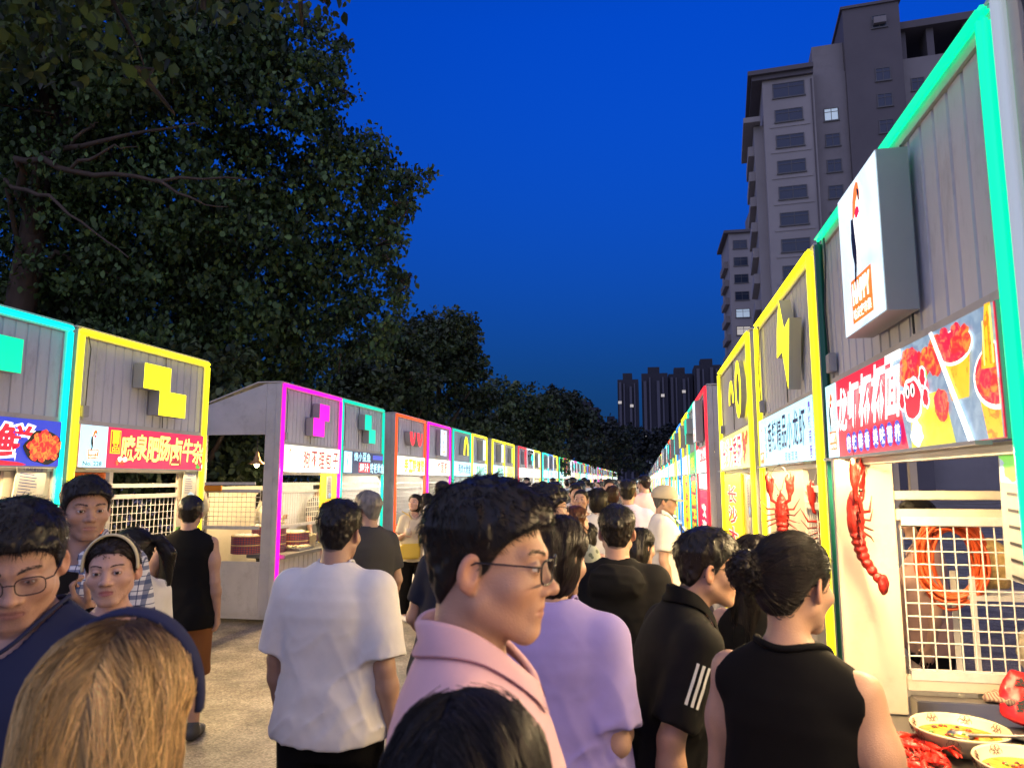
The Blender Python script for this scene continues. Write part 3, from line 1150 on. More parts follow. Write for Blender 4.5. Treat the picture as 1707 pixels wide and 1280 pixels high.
# ------------------------------------------------------------------ buildings beyond the market
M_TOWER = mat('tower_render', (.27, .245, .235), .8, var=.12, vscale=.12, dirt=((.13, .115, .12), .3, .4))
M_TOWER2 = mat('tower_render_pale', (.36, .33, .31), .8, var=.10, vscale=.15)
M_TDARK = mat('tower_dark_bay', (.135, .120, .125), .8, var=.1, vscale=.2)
M_PANE = mat('dark_window', (.03, .04, .06), .15, spec=.6)
M_FRAMEW = mat('window_frame', (.12, .115, .11), .5)
M_LIT = glow('lit_window', (1.0, .90, .72), .32)
M_LITC = glow('lit_window_cool', (.75, .92, 1.0), .28)


def window_part(parent, c, u, n, w, h, lit=None, bars=True):
    """one window: a frame standing off the wall with its pane behind the bars; u = along the wall, n = outward"""
    c, u, n = np.array(c, float), np.array(u, float), np.array(n, float)
    z = np.array([0, 0, 1.0])

    def obox(mb, a0, a1, b0, b1, d0, d1):
        v = [c + u * a + z * b + n * d for d in (d0, d1) for a, b in ((a0, b0), (a1, b0), (a1, b1), (a0, b1))]
        mb.add(v, [(0, 1, 2, 3), (4, 7, 6, 5), (0, 4, 5, 1), (1, 5, 6, 2), (2, 6, 7, 3), (3, 7, 4, 0)])
    fr = MB()
    t = .09
    obox(fr, -w / 2, w / 2, h / 2 - t, h / 2, -.04, .06)
    obox(fr, -w / 2 - .08, w / 2 + .08, -h / 2 - .05, -h / 2 + t, -.04, .12)
    obox(fr, -w / 2, -w / 2 + t, -h / 2 + t, h / 2 - t, -.04, .06)
    obox(fr, w / 2 - t, w / 2, -h / 2 + t, h / 2 - t, -.04, .06)
    if bars:
        obox(fr, -.03, .03, -h / 2 + t, h / 2 - t, -.03, .05)
        obox(fr, -w / 2 + t, -.032, h * .18, h * .18 + .06, -.03, .05)
        obox(fr, .032, w / 2 - t, h * .18, h * .18 + .06, -.03, .05)
    f = fr.build('window', M_FRAMEW, parent)
    pn = MB()
    obox(pn, -w / 2 + t * .5, w / 2 - t * .5, -h / 2 + t * .5, h / 2 - t * .5, .0, .015)
    pn.build('pane', lit or M_PANE, f)
    return f


def obb(mb, o, u, n, a0, a1, d0, d1, z0, z1, mi=0):
    o, u, n = np.array(o, float), np.array(u, float), np.array(n, float)
    z = np.array([0, 0, 1.0])
    v = [o + u * a + n * d + z * b for b in (z0, z1) for a, d in ((a0, d0), (a1, d0), (a1, d1), (a0, d1))]
    mb.add(v, [(0, 3, 2, 1), (4, 5, 6, 7), (0, 1, 5, 4), (1, 2, 6, 5), (2, 3, 7, 6), (3, 0, 4, 7)], mi)


# the tall block on the right: local u runs to the right in the picture, n faces the street
def tower_right():
    base = np.array([13.0, 79.0, 0.0])
    t = thing('apartment_tower', 'tall dim apartment tower with staggered roof behind the right-hand stalls', 'building', base)
    u = np.array([math.cos(R(-6)), math.sin(R(-6)), 0])
    n = np.array([u[1], -u[0], 0])          # outward, towards the viewer
    o = np.zeros(3)
    top = 46.2
    mb = MB()
    obb(mb, o, u, n, .9, 6.2, -13, 0, 0, top)                  # left bay
    mb.build('left_bay', M_TOWER2, t)
    mb = MB()
    obb(mb, o, u, n, 6.2, 9.6, -13, -1.2, 0, top)              # recessed link
    obb(mb, o, u, n, 6.4, 9.58, -12, -1.6, top, 49.8)
    mb.build('recessed_bay', M_TOWER, t)
    mb = MB()
    obb(mb, o, u, n, 9.6, 15.2, -13, -.6, 0, 53.0)             # stair shaft
    mb.build('stair_shaft', M_TDARK, t)
    mb = MB()
    obb(mb, o, u, n, 15.2, 26.5, -14, -2.0, 0, 47.0)
    mb.build('right_bay', M_TOWER, t)
    mb = MB()
    obb(mb, o, u, n, -.6, 6.18, -13.2, .8, top, top + .5)       # overhanging roof slab
    obb(mb, o, u, n, -.2, 6.17, -13.0, .4, top - .5, top + .003)
    mb.build('roof_slab', M_TDARK, t)
    mb = MB()
    obb(mb, o, u, n, 9.4, 15.4, -13.2, -.4, 53.0, 53.3)
    mb.build('roof_slab', M_TDARK, t)
    mb = MB()
    obb(mb, o, u, n, 15.21, 26.8, -14.2, -1.4, 50.19, 51.0)
    for a in (15.3, 18.0, 21.5, 25.6):
        obb(mb, o, u, n, a, a + .7, -5, -2.1, 47.003, 50.197)
    mb.build('roof_slab', M_TDARK, t)
    mb = MB()
    obb(mb, o, u, n, -.1, .897, -11.5, -2.0, 0, 41.5)           # side balconies seen edge on
    for k in range(13):
        z = 2.5 + k * 3.0
        obb(mb, o, u, n, -.75, -.103, -10.5, -3.0, z, z + 1.1)
    obb(mb, o, u, n, -1.2, .6, -12, -1.0, 41.6, 42.2)
    mb.build('balcony_stack', M_TOWER2, t)
    rs = random.Random(3)
    for k in range(14):
        z = 44.3 - k * 2.95
        wide = 3.3 if k == 0 else 2.9
        lit = {4: None}.get(k)
        window_part(t, o + u * (3.6 - .1 * (k > 0)) + n * .02 + np.array([0, 0, z]), u, n, wide, 1.75 if k == 0 else 1.5, lit)
        if 0 < k:
            window_part(t, o + u * 7.95 + n * -1.18 + np.array([0, 0, z]), u, n, 1.5, 1.5, M_LITC if k == 1 else None)
        if k < 9:
            window_part(t, o + u * 13.2 + n * -.58 + np.array([0, 0, 47.8 - k * 2.95 + (2.9 if k == 0 else 0) * 1.1]), u, n, 1.5, 1.55)
            window_part(t, o + u * 16.8 + n * -1.98 + np.array([0, 0, 43.9 - k * 2.95]), u, n, 1.3, 1.5)
    for k in range(14):
        z = 42.6 - k * 2.95
        mb = MB()
        obb(mb, o, u, n, 1.5, 5.6, .003, .07, z - 2.55, z - 2.25)
        mb.build('storey_band', M_TOWER2, t)
    mb = MB()
    obb(mb, o, u, n, 12.6, 13.8, -.58, -.1, 50.6, 51.3)
    mb.build('air_conditioner', M_TOWER, t)
    mb = MB()
    mb.tube([o + u * 5.95 + n * .1 + np.array([0, 0, 1]), o + u * 5.95 + n * .1 + np.array([0, 0, top - 1])], .07, 6)
    mb.build('downpipe', M_TDARK, t)
    return t


def tower_left():
    base = np.array([15.0, 128.0, 0.0])
    t = thing('apartment_tower', 'smaller grey apartment block behind the left flank of the tall tower', 'building', base)
    u, n, o = np.array([1.0, 0, 0]), np.array([0, -1.0, 0]), np.zeros(3)
    mb = MB()
    obb(mb, o, u, n, .6, 4.6, -12, 0, 0, 45.0)
    mb.build('left_bay', M_TOWER2, t)
    mb = MB()
    obb(mb, o, u, n, 4.6, 12, -12, -.8, 0, 47.5)
    obb(mb, o, u, n, 5.0, 8.0, -10, -2.0, 47.5, 50.5)
    mb.build('right_bay', M_TOWER, t)
    mb = MB()
    obb(mb, o, u, n, -.2, 4.59, -12.2, .5, 45.0, 45.5)
    mb.build('roof_slab', M_TDARK, t)
    mb = MB()
    for k in range(12):
        obb(mb, o, u, n, -.1, .59, -9, -2, 3 + k * 3.3, 4.2 + k * 3.3)
    mb.build('balcony_stack', M_TOWER, t)
    for k in range(13):
        z = 42.9 - k * 3.1
        window_part(t, o + u * 2.5 + n * .02 + np.array([0, 0, z]), u, n, 2.4, 1.6, {4: M_LITC, 5: M_LIT}.get(k))
        window_part(t, o + u * 5.9 + n * -.78 + np.array([0, 0, z]), u, n, 1.2, 1.5, {1: M_LIT}.get(k))
    return t


tower_right()
tower_left()
M_FAR = mat('far_block', (.035, .035, .05), .9)
M_FARP = mat('far_block_pale', (.10, .10, .13), .9)


def far_block(x0, x1, y, h, label, seed, step=0):
    t = thing('high_rise', label, 'building', ((x0 + x1) / 2, y, 0), 0, 'far high-rise blocks on the horizon')
    w = x1 - x0
    rs = random.Random(seed)
    mb = MB()
    mb.box(-w / 2, w / 2, 0, 16, 0, h)
    mb.box(-w / 4, w / 5, 3, 12, h, h + 3.5)
    mb.build('wall', M_FAR, t)
    nb = max(2, int(w / 7))
    mb = MB()
    for k in range(nb):
        a = -w / 2 + w * (k + .15) / nb
        mb.box(a, a + w / nb * .22, -1.2, -.003, 0, h - 1 - rs.random() * 3)
        mb.box(a + w / nb * .42, a + w / nb * .54, -.8, -.003, 0, h - 2)
    mb.build('pilasters', M_FARP, t)
    for k in range(rs.randrange(3, 7)):
        a = -w / 2 + w * rs.random() * .9
        z = 8 + rs.random() * (h - 14)
        mb = MB()
        mb.box(a, a + 1.6, -1.45, -1.25, z, z + 1.3)
        mb.build('window', M_LIT if rs.random() < .6 else M_LITC, t)
    return t


far_block(-12, -2, 350, 50, 'dark left slab of the far high-rise row, widest dark edge', 1)
far_block(-.5, 12, 352, 53, 'ribbed pale high-rise second from the left in the far row', 2)
far_block(12.5, 24, 356, 53, 'ribbed pale high-rise third from the left in the far row', 3)
far_block(24.5, 37, 350, 56, 'ribbed high-rise in the far row nearest the tall tower', 4)
far_block(-36, -24, 392, 41, 'low dim block left of the gap, half behind the far trees', 5)
far_block(-22, -13, 395, 33, 'lowest pale block between the far trees and the high-rises', 6)

# building behind the right-hand stalls, seen through the first stall
def back_house():
    t = thing('low_house', 'low grey house with a window seen through the first right-hand stall', 'building', (9.0, 6.5, 0), 0)
    mb = MB()
    mb.box(0, 4, -4.5, 6, 0, 3.2)
    mb.build('wall', mat('house_wall', (.22, .22, .23), .8, var=.12, vscale=1.2), t)
    mb = MB()
    mb.box(-.25, 4.3, -4.8, 6.3, 3.2, 3.4)
    mb.build('roof', M_TDARK, t)
    for y in (-2.4, .2, 2.8):
        window_part(t, (-.01, y, 1.75), (0, -1, 0), (-1, 0, 0), 1.3, 1.1)


back_house()

# ------------------------------------------------------------------ trees
def leaf_mat(key, c, c2):
    if key in MATS:
        return MATS[key]
    m = mat(key, c, .55, spec=.35)
    nt = m.node_tree
    b = nt.nodes['Principled BSDF']
    at = _n(nt, 'ShaderNodeVertexColor', layer_name='Col')
    nt.links.new(at.outputs[0], b.inputs['Base Color'])
    return m


M_LEAF = leaf_mat('leaf', (.05, .08, .02), None)
M_BARK = mat('bark', (.085, .058, .038), .85, var=.25, vscale=6, bump=.5, bscale=25, stretch=(1, 1, .3))


def leaves_mesh(C, size, rs, col, col2, droop=.5, tone=None):
    n = len(C)
    # leaf: pointed oval of six corners, folded along its rib
    base = np.array([(0, 0, 0), (.34, .30, .05), (.30, .62, .02), (0, 1.0, -.10), (-.30, .62, .02), (-.34, .30, .05)], np.float32)
    base[:, 1] -= .3
    A = rs.uniform(0, 2 * math.pi, n)
    tilt = rs.normal(-.7, .6, n) * droop * 1.6
    roll = rs.normal(0, .7, n)
    s = size * rs.uniform(.45, 1.25, n)
    ca, sa, ct, st_, cr, sr = np.cos(A), np.sin(A), np.cos(tilt), np.sin(tilt), np.cos(roll), np.sin(roll)
    V = base[None] * s[:, None, None]
    x, y, z = V[..., 0], V[..., 1], V[..., 2]
    x, z = x * cr[:, None] + z * sr[:, None], -x * sr[:, None] + z * cr[:, None]
    y, z = y * ct[:, None] - z * st_[:, None], y * st_[:, None] + z * ct[:, None]
    x, y = x * ca[:, None] - y * sa[:, None], x * sa[:, None] + y * ca[:, None]
    V = np.stack([x, y, z], -1) + C[:, None, :]
    b = (np.arange(n) * 6)[:, None]
    F1 = b + np.array([[0, 1, 2, 3]])
    F2 = b + np.array([[0, 3, 4, 5]])
    t = rs.rand(n, 1)
    cc = np.asarray(col)[None] * (1 - t) + np.asarray(col2)[None] * t
    cc = cc * rs.uniform(.5, 1.5, (n, 1)) * (1 if tone is None else tone[:, None])
    return np_mesh('crown', V.reshape(-1, 3), [F1, F2], smooth=False, cols=np.repeat(cc, 6, 0))


def tree(label, base, limbs, clumps, n_leaf, size, seed, col=(.036, .074, .022), col2=(.095, .155, .042), trunk_r=.22, group=None, name='tree', droop=.5, twigs=60):
    """clumps: (x, y, z, r) in world metres; limbs: polylines; crown is a child of thing at base"""
    t = thing(name, label, 'tree', base, 0, group)
    rs = np.random.RandomState(seed)
    B = np.array(base)
    cl = np.array(clumps, float)
    wv = np.maximum(cl[:, 3], .22) ** 2.2
    k = rs.choice(len(cl), n_leaf, p=wv / wv.sum())
    # sub-clumps give the crown light and dark masses with gaps between
    sub = {}
    P = np.empty((n_leaf, 3))
    TN = np.ones(n_leaf)
    for i in range(len(cl)):
        ix = np.nonzero(k == i)[0]
        m = max(6, int(44 * cl[i, 3] ** 1.5))
        d = rs.normal(0, 1, (m, 3))
        d /= np.linalg.norm(d, axis=1)[:, None]
        rr = cl[i, 3] * rs.uniform(.45, 1.05, (m, 1))
        c = cl[i, :3] + d * rr * np.array([1, 1, .85])
        q = rs.randint(0, m, len(ix))
        off = rs.normal(0, 1, (len(ix), 3))
        off /= np.linalg.norm(off, axis=1)[:, None]
        off *= rs.rand(len(ix), 1) ** .5
        P[ix] = c[q] + off * (.20 + .13 * cl[i, 3]) * rs.uniform(.6, 1.4, (m, 1))[q] * np.array([1.15, 1.15, .8])
        TN[ix] = rs.uniform(.35, 1.5, m)[q]
    TN = TN[P[:, 2] > .4]
    P = P[P[:, 2] > .4]
    P = (P - B).astype(np.float32)
    link_mesh('crown', leaves_mesh(P, size, rs, col, col2, droop, TN), [M_LEAF], t)
    mb = MB()
    for pts, r0, r1 in limbs:
        pts = [np.array(p) - B for p in pts]
        # resample with a little wander
        Q = []
        for i in range(len(pts) - 1):
            for j in range(4):
                Q.append(pts[i] + (pts[i + 1] - pts[i]) * j / 4 + rs.normal(0, .028, 3) * (i + j > 0))
        Q.append(pts[-1])
        mb.tube(Q, [r0 + (r1 - r0) * i / (len(Q) - 1) for i in range(len(Q))], 8)
    mb.build('trunk', M_BARK, t)
    if twigs:
        mb = MB()
        for i in range(twigs):
            c = cl[rs.randint(len(cl))]
            a = c[:3] + rs.normal(0, .25, 3) * c[3]
            e = c[:3] + rs.normal(0, .42, 3) * c[3]
            mid = (a + e) / 2 + rs.normal(0, .12, 3)
            mb.tube([a - B, mid - B, e - B], [.022, .014, .005], 5)
        tw = mb.build('twigs', M_BARK, t)
        tw['kind'] = 'stuff'
    return t


def W(px, py, d):
    p = at_y(px, py, d)
    return p


def cl(px, py, d, r):
    p = at_y(px, py, d)
    return (p[0], p[1], p[2], r)


# the big poplar behind the left-hand stalls
_b = (-10.4, 10.0, 0)
_tr = [((_b[0], _b[1], 0), (-10.2, 10.0, 3), (-9.9, 9.9, 6), (-9.6, 9.7, 10), (-9.4, 9.6, 14))]
limbs = [(_tr[0], .30, .10),
         ([(-9.9, 9.9, 5.6), W(60, 262, 9.3), W(160, 235, 9.2), W(330, 205, 9.6)], .085, .012),
         ([(-9.95, 9.9, 5.8), W(30, 265, 9.0), W(120, 280, 9.0), W(260, 300, 9.2), W(420, 300, 9.8)], .075, .010),
         ([(-10.0, 9.9, 5.2), W(10, 300, 9.0), W(80, 330, 8.8), W(140, 370, 8.8), W(215, 430, 8.8)], .045, .008),
         ([W(120, 280, 9.0), W(180, 250, 8.9), W(230, 245, 9.0)], .03, .006), ([W(260, 300, 9.2), W(310, 330, 9.2), W(380, 345, 9.5)], .028, .006), ([W(100, 250, 9.25), W(150, 215, 9.2), W(165, 205, 9.2)], .035, .008),
         ([(-9.9, 9.9, 6.5), W(150, 120, 10), W(330, 60, 10.5)], .10, .03),
         ([(-10.1, 10, 4.5), W(90, 420, 10), W(210, 470, 10.5)], .07, .02)]
CL = []
for px, py, d, r in [(60, 60, 9, 1.5), (200, 30, 9.5, 1.6), (340, 40, 10.5, 1.4), (450, 75, 11, 1.15), (120, 170, 9.5, 1.4), (280, 160, 10, 1.5), (420, 170, 10.8, 1.3), (495, 150, 11.3, .85),
                     (40, 300, 10.5, 1.5), (190, 320, 10.5, 1.6), (340, 290, 11, 1.5), (480, 290, 11.5, 1.2), (590, 300, 12, .95), (640, 310, 12.2, .5), (525, 100, 11.5, .4), (540, 185, 11.5, .4),
                     (90, 430, 10.5, 1.5), (240, 440, 11, 1.6), (390, 420, 11.4, 1.5), (520, 400, 12, 1.3), (600, 410, 12.4, .7), (620, 470, 12.5, .55),
                     (110, 540, 11.5, 1.3), (260, 540, 11.5, 1.5), (400, 530, 12, 1.5), (520, 510, 12.5, 1.2), (600, 520, 12.8, .6), (560, 560, 13.2, .8),
                     (330, 620, 12.5, 1.2), (450, 600, 13, 1.2), (390, 700, 12.5, 1.0), (280, 690, 11, 1.0), (480, 640, 14, .9), (200, 600, 10, .9),
                     (60, 640, 9.5, 1.0), (680, 300, 12.2, .25), (655, 350, 12.2, .25), (640, 395, 12.3, .3)]:
    CL.append(cl(px, py, d, r))
_rs2 = random.Random(6)
for px, py in [(500, 28), (532, 48), (562, 70), (570, 105), (562, 150), (548, 205), (585, 258), (628, 270), (668, 288), (694, 302), (672, 340), (652, 372), (664, 395), (640, 432), (660, 468), (668, 500), (655, 540), (630, 585), (612, 235), (560, 235), (545, 120)]:
    for q in range(2):
        CL.append(cl(px + _rs2.uniform(-14, 10), py + _rs2.uniform(-10, 10), 12 + _rs2.uniform(-.5, .6), _rs2.uniform(.14, .26)))
for x, y, z, r in [(-10, 8, 12, 2.4), (-12, 11, 9, 2.6), (-11, 13, 12, 2.5), (-9, 12, 15, 2.2), (-13, 8, 7, 2.2), (-12.5, 13, 5, 2.2), (-10.5, 15, 7, 2)]:
    CL.append((x, y, z, r))
tree('huge leafy poplar leaning over the left-hand stalls, filling the upper left', _b, limbs, CL, 185000, .112, 11, twigs=150, droop=.8)
# loose hanging leaves of a nearer tree at the top
CL = [cl(20, 20, 4.2, .45), cl(110, 60, 4.4, .35), cl(200, 60, 4.6, .30), cl(235, 115, 4.6, .14), cl(330, 8, 4.2, .16), cl(60, -60, 4.2, .8), cl(500, -8, 5.2, .14), cl(545, 2, 5.2, .08), cl(300, -60, 4.4, .5), cl(180, -120, 4.4, .8), cl(450, -60, 5, .35)]
_b2 = (-6.5, 2.2, 0)
tree('near tree whose bright lower leaves hang into the top left corner', _b2,
     [([_b2, (-6.4, 2.3, 3), (-5.6, 2.8, 5), tuple(W(60, -60, 4.2))], .18, .05), ([tuple(W(60, -60, 4.2)), tuple(W(180, -20, 4.5)), tuple(W(240, 110, 4.6))], .03, .006),
      ([tuple(W(60, -60, 4.2)), tuple(W(300, -60, 4.4)), tuple(W(510, -12, 5.2))], .03, .006)], CL, 1700, .115, 12, (.05, .085, .015), (.10, .14, .03), twigs=12, droop=.9)
# the trees farther along the left
TG = 'trees in a line behind the left-hand stalls'


def far_tree(label, px, py_top, d, rpx, seed, n, size, col=(.035, .062, .022), col2=(.085, .11, .04), x_off=0):
    c = at_y(px, py_top, d)
    rad = rpx / F_PX * d
    h = c[2]
    rs = random.Random(seed)
    CL = [(c[0], d, h - rad * .45, rad * .45), (c[0], d, h * .62, rad * .62)]
    for k in range(16):
        a = rs.random() * 6.28
        f = rs.random()
        z = h * .25 + (h * .68) * f
        rr = rad * (1.0 - .62 * max(0, (f - .35) / .65) ** 1.4) * rs.uniform(.6, .85)
        CL.append((c[0] + rr * math.cos(a), d + rr * math.sin(a), z, rad * rs.uniform(.22, .40)))
    b = (c[0], d, 0)
    tree(label, b, [([b, (c[0], d, h * .4), (c[0] + .2, d, h * .85)], rad * .07 + .08, .04), ([(c[0], d, h * .35), (c[0] + rad * .5, d - .3, h * .6)], .09, .03),
                    ([(c[0], d, h * .3), (c[0] - rad * .5, d + .3, h * .55)], .09, .03)], CL, n, size, seed, col, col2, group=TG, twigs=20)


far_tree('dark bushy tree just right of the huge poplar, second in the line', 732, 505, 27, 128, 21, 24000, .19)
far_tree('dark rounded tree third in the line, behind the orange and yellow stalls', 868, 632, 40, 92, 22, 12000, .25)
far_tree('small dark tree between the second and third trees of the line', 800, 640, 33, 55, 23, 7000, .24)
far_tree('dim far tree at the end of the line, below the high-rises', 950, 648, 62, 75, 24, 7000, .36, (.02, .032, .018), (.035, .05, .025))
far_tree('faint low tree beyond the end of the line, left of the vanishing point', 1010, 690, 95, 70, 25, 5000, .5, (.016, .024, .018), (.03, .04, .025))
far_tree('faint dark tree at the vanishing point of the street', 1062, 705, 125, 62, 26, 5000, .6, (.016, .022, .02), (.03, .036, .028))
far_tree('dark tree mass right of the vanishing point behind the far right-hand stalls', 1120, 700, 130, 70, 27, 5000, .6, (.016, .022, .02), (.03, .036, .028))
far_tree('dark tree filling the gap between the huge poplar and the bushy tree', 662, 545, 23, 115, 31, 16000, .18)
far_tree('leafy tree low behind the magenta and teal stalls', 600, 590, 18.5, 110, 28, 11000, .17)
far_tree('dark shrubby tree behind the gap between the yellow and magenta stalls', 330, 560, 10.5, 170, 29, 9000, .13)
far_tree('dark tree behind the cyan stall at the left edge', 20, 560, 8.5, 200, 30, 7000, .13)


def hedge():
    t = thing('hedge', 'dark overgrown hedge running behind the left-hand stalls', 'hedge', (-7.6, 2, 0))
    rs = np.random.RandomState(8)
    n = 42000
    P = np.stack([rs.normal(0, .55, n), rs.rand(n) ** 1.5 * 44 - 1, np.zeros(n)], 1)
    hh = 2.6 + .7 * np.sin(P[:, 1] * 1.1) + .4 * np.sin(P[:, 1] * 2.7 + 1)
    P[:, 2] = rs.rand(n) ** .8 * hh
    link_mesh('foliage', leaves_mesh(P.astype(np.float32), .13, rs, (.025, .045, .018), (.05, .07, .025), .8), [M_LEAF], t)
    mb = MB()
    for i in range(30):
        y = -1 + i * 1.4
        mb.tube([(rs.normal(0, .2), y, 0), (rs.normal(0, .3), y + .1, 1.0), (rs.normal(0, .4), y + .2, 2.1)], [.04, .03, .01], 5)
    st = mb.build('stems', M_BARK, t)
    st['kind'] = 'stuff'


hedge()

# ------------------------------------------------------------------ organic shapes: distance fields and surface nets
def _len(a):
    return np.sqrt(np.einsum('ij,ij->i', a, a))


def ell(P, c, r):
    q = (P - np.asarray(c, np.float32)) / np.asarray(r, np.float32)
    k0 = _len(q)
    k1 = _len(q / np.asarray(r, np.float32))
    return k0 * (k0 - 1) / np.maximum(k1, 1e-6)


def cone(P, a, b, ra, rb):
    a = np.asarray(a, np.float32)
    b = np.asarray(b, np.float32)
    ab = b - a
    pa = P - a
    t = np.clip(pa @ ab / max(float(ab @ ab), 1e-9), 0, 1)
    return _len(pa - t[:, None] * ab) - (ra + (rb - ra) * t)


def chain(P, pts, rs):
    d = None
    for i in range(len(pts) - 1):
        e = cone(P, pts[i], pts[i + 1], rs[i], rs[i + 1])
        d = e if d is None else np.minimum(d, e)
    return d


def smin(a, b, k):
    h = np.clip(.5 + .5 * (b - a) / k, 0, 1)
    return b + (a - b) * h - k * h * (1 - h)


def smax(a, b, k):
    return -smin(-a, -b, k)


_rs = np.random.RandomState(7)
_LAT = _rs.rand(32, 32, 32).astype(np.float32)


def noise3(P, scale, seed=0):
    q = P * np.asarray(scale, np.float32) + seed * 7.31 + 100.0
    i = np.floor(q).astype(np.int32)
    f = q - i
    f = f * f * (3 - 2 * f)
    i &= 31
    j = (i + 1) & 31
    x0, y0, z0 = i.T
    x1, y1, z1 = j.T
    fx, fy, fz = f.T
    L = _LAT
    a = L[x0, y0, z0] * (1 - fx) + L[x1, y0, z0] * fx
    b = L[x0, y1, z0] * (1 - fx) + L[x1, y1, z0] * fx
    c = L[x0, y0, z1] * (1 - fx) + L[x1, y0, z1] * fx
    d = L[x0, y1, z1] * (1 - fx) + L[x1, y1, z1] * fx
    return ((a * (1 - fy) + b * fy) * (1 - fz) + (c * (1 - fy) + d * fy) * fz) * 2 - 1


def axis_coords(lo, hi, h, fine=()):
    """grid coordinates with spacing h, refined inside the (lo, hi, h) intervals given in fine"""
    xs = [lo]
    while xs[-1] < hi:
        x = xs[-1]
        st = h
        for a, b, hh in fine:
            if a - h * 1.2 < x < b:
                st = min(st, hh)
        xs.append(x + st)
    while len(xs) % 4:
        xs.append(xs[-1] + h)
    return np.array(xs, np.float32)


def surface(fn, X, Y, Z):
    """surface nets on a rectilinear grid, evaluated only in the blocks near the surface"""
    nx, ny, nz = len(X), len(Y), len(Z)
    bx, by, bz = nx // 4, ny // 4, nz // 4
    cx, cy, cz = [(A.reshape(-1, 4)[:, 0] + A.reshape(-1, 4)[:, 3]) / 2 for A in (X, Y, Z)]
    hx, hy, hz = [np.maximum(np.gradient(c), A.reshape(-1, 4)[:, 3] - A.reshape(-1, 4)[:, 0]) if len(c) > 1 else np.array([A[-1] - A[0]])
                  for c, A in zip((cx, cy, cz), (X, Y, Z))]
    G = np.stack(np.meshgrid(cx, cy, cz, indexing='ij'), -1).reshape(-1, 3).astype(np.float32)
    rad = np.sqrt(hx[:, None, None] ** 2 + hy[None, :, None] ** 2 + hz[None, None, :] ** 2).reshape(-1) * .5
    d = fn(G)
    near = np.abs(d) < rad * 1.35 + .008
    Fv = np.empty((bx, 4, by, 4, bz, 4), np.float32)
    Fv[:] = np.where(d < 0, -1, 1).astype(np.float32).reshape(bx, 1, by, 1, bz, 1)
    idx = np.nonzero(near)[0]
    ib, jb, kb = np.unravel_index(idx, (bx, by, bz))
    o = np.arange(4)
    PX = X[(ib[:, None] * 4 + o)]
    PY = Y[(jb[:, None] * 4 + o)]
    PZ = Z[(kb[:, None] * 4 + o)]
    n = len(idx)
    PP = np.empty((n, 4, 4, 4, 3), np.float32)
    PP[..., 0] = PX[:, :, None, None]
    PP[..., 1] = PY[:, None, :, None]
    PP[..., 2] = PZ[:, None, None, :]
    val = fn(PP.reshape(-1, 3)).astype(np.float32).reshape(n, 4, 4, 4)
    Fv[ib, :, jb, :, kb, :] = val
    Fv = Fv.reshape(nx, ny, nz)
    S = (Fv < 0)
    s8 = S.astype(np.uint8)
    tot = sum(s8[a:nx - 1 + a, b:ny - 1 + b, c:nz - 1 + c] for a in (0, 1) for b in (0, 1) for c in (0, 1))
    act = (tot > 0) & (tot < 8)
    ids = np.full(act.shape, -1, np.int32)
    ci, cj, ck = np.nonzero(act)
    ids[ci, cj, ck] = np.arange(len(ci))
    acc = np.zeros((len(ci), 3), np.float32)
    cnt = np.zeros(len(ci), np.float32)
    corners = [(a, b, c) for a in (0, 1) for b in (0, 1) for c in (0, 1)]
    val = {k: Fv[ci + k[0], cj + k[1], ck + k[2]] for k in corners}
    pos = (X, Y, Z)
    base = (ci, cj, ck)
    for k in corners:
        for ax in range(3):
            if k[ax] == 0:
                k2 = list(k)
                k2[ax] = 1
                k2 = tuple(k2)
                a, b = val[k], val[k2]
                cr = (a < 0) != (b < 0)
                t = np.where(cr, a / np.where(cr, a - b, 1), 0)
                for ax2 in range(3):
                    lo = pos[ax2][base[ax2] + k[ax2]]
                    if ax2 == ax:
                        hi = pos[ax2][base[ax2] + 1]
                        p = lo + (hi - lo) * t
                    else:
                        p = lo
                    acc[:, ax2] += np.where(cr, p, 0)
                cnt += cr
    V = acc / np.maximum(cnt, 1)[:, None]
    quads = []
    for ax in range(3):
        sl = [slice(None)] * 3
        sl[ax] = slice(0, -1)
        sr = [slice(None)] * 3
        sr[ax] = slice(1, None)
        A = S[tuple(sl)]
        B = S[tuple(sr)]
        e = np.nonzero(A != B)
        e = [np.asarray(q) for q in e]
        o1, o2 = [q for q in range(3) if q != ax]
        ok = (e[o1] > 0) & (e[o2] > 0) & (e[o1] < [nx, ny, nz][o1] - 1) & (e[o2] < [nx, ny, nz][o2] - 1)
        e = [q[ok] for q in e]

        def cell(d1, d2):
            q = [e[0].copy(), e[1].copy(), e[2].copy()]
            q[o1] = q[o1] - d1
            q[o2] = q[o2] - d2
            return ids[q[0], q[1], q[2]]
        q = np.stack([cell(1, 1), cell(0, 1), cell(0, 0), cell(1, 0)], 1)
        inside = A[e[0], e[1], e[2]]
        flip = inside if ax != 1 else ~inside
        q = np.where(flip[:, None], q, q[:, ::-1])
        quads.append(q)
    Q = np.concatenate(quads)
    Q = Q[(Q >= 0).all(1)]
    return V, Q


def relax(V, Q, it=1, w=.5):
    """a light Laplacian smoothing that takes the grid steps out"""
    n = len(V)
    e = np.concatenate([Q[:, [0, 1]], Q[:, [1, 2]], Q[:, [2, 3]], Q[:, [3, 0]]])
    for _ in range(it):
        s = np.zeros_like(V)
        c = np.bincount(e[:, 0], minlength=n) + np.bincount(e[:, 1], minlength=n)
        for k in range(3):
            s[:, k] = np.bincount(e[:, 0], V[e[:, 1], k], n) + np.bincount(e[:, 1], V[e[:, 0], k], n)
        V = V * (1 - w) + w * s / np.maximum(c, 1)[:, None]
    return V.astype(np.float32)


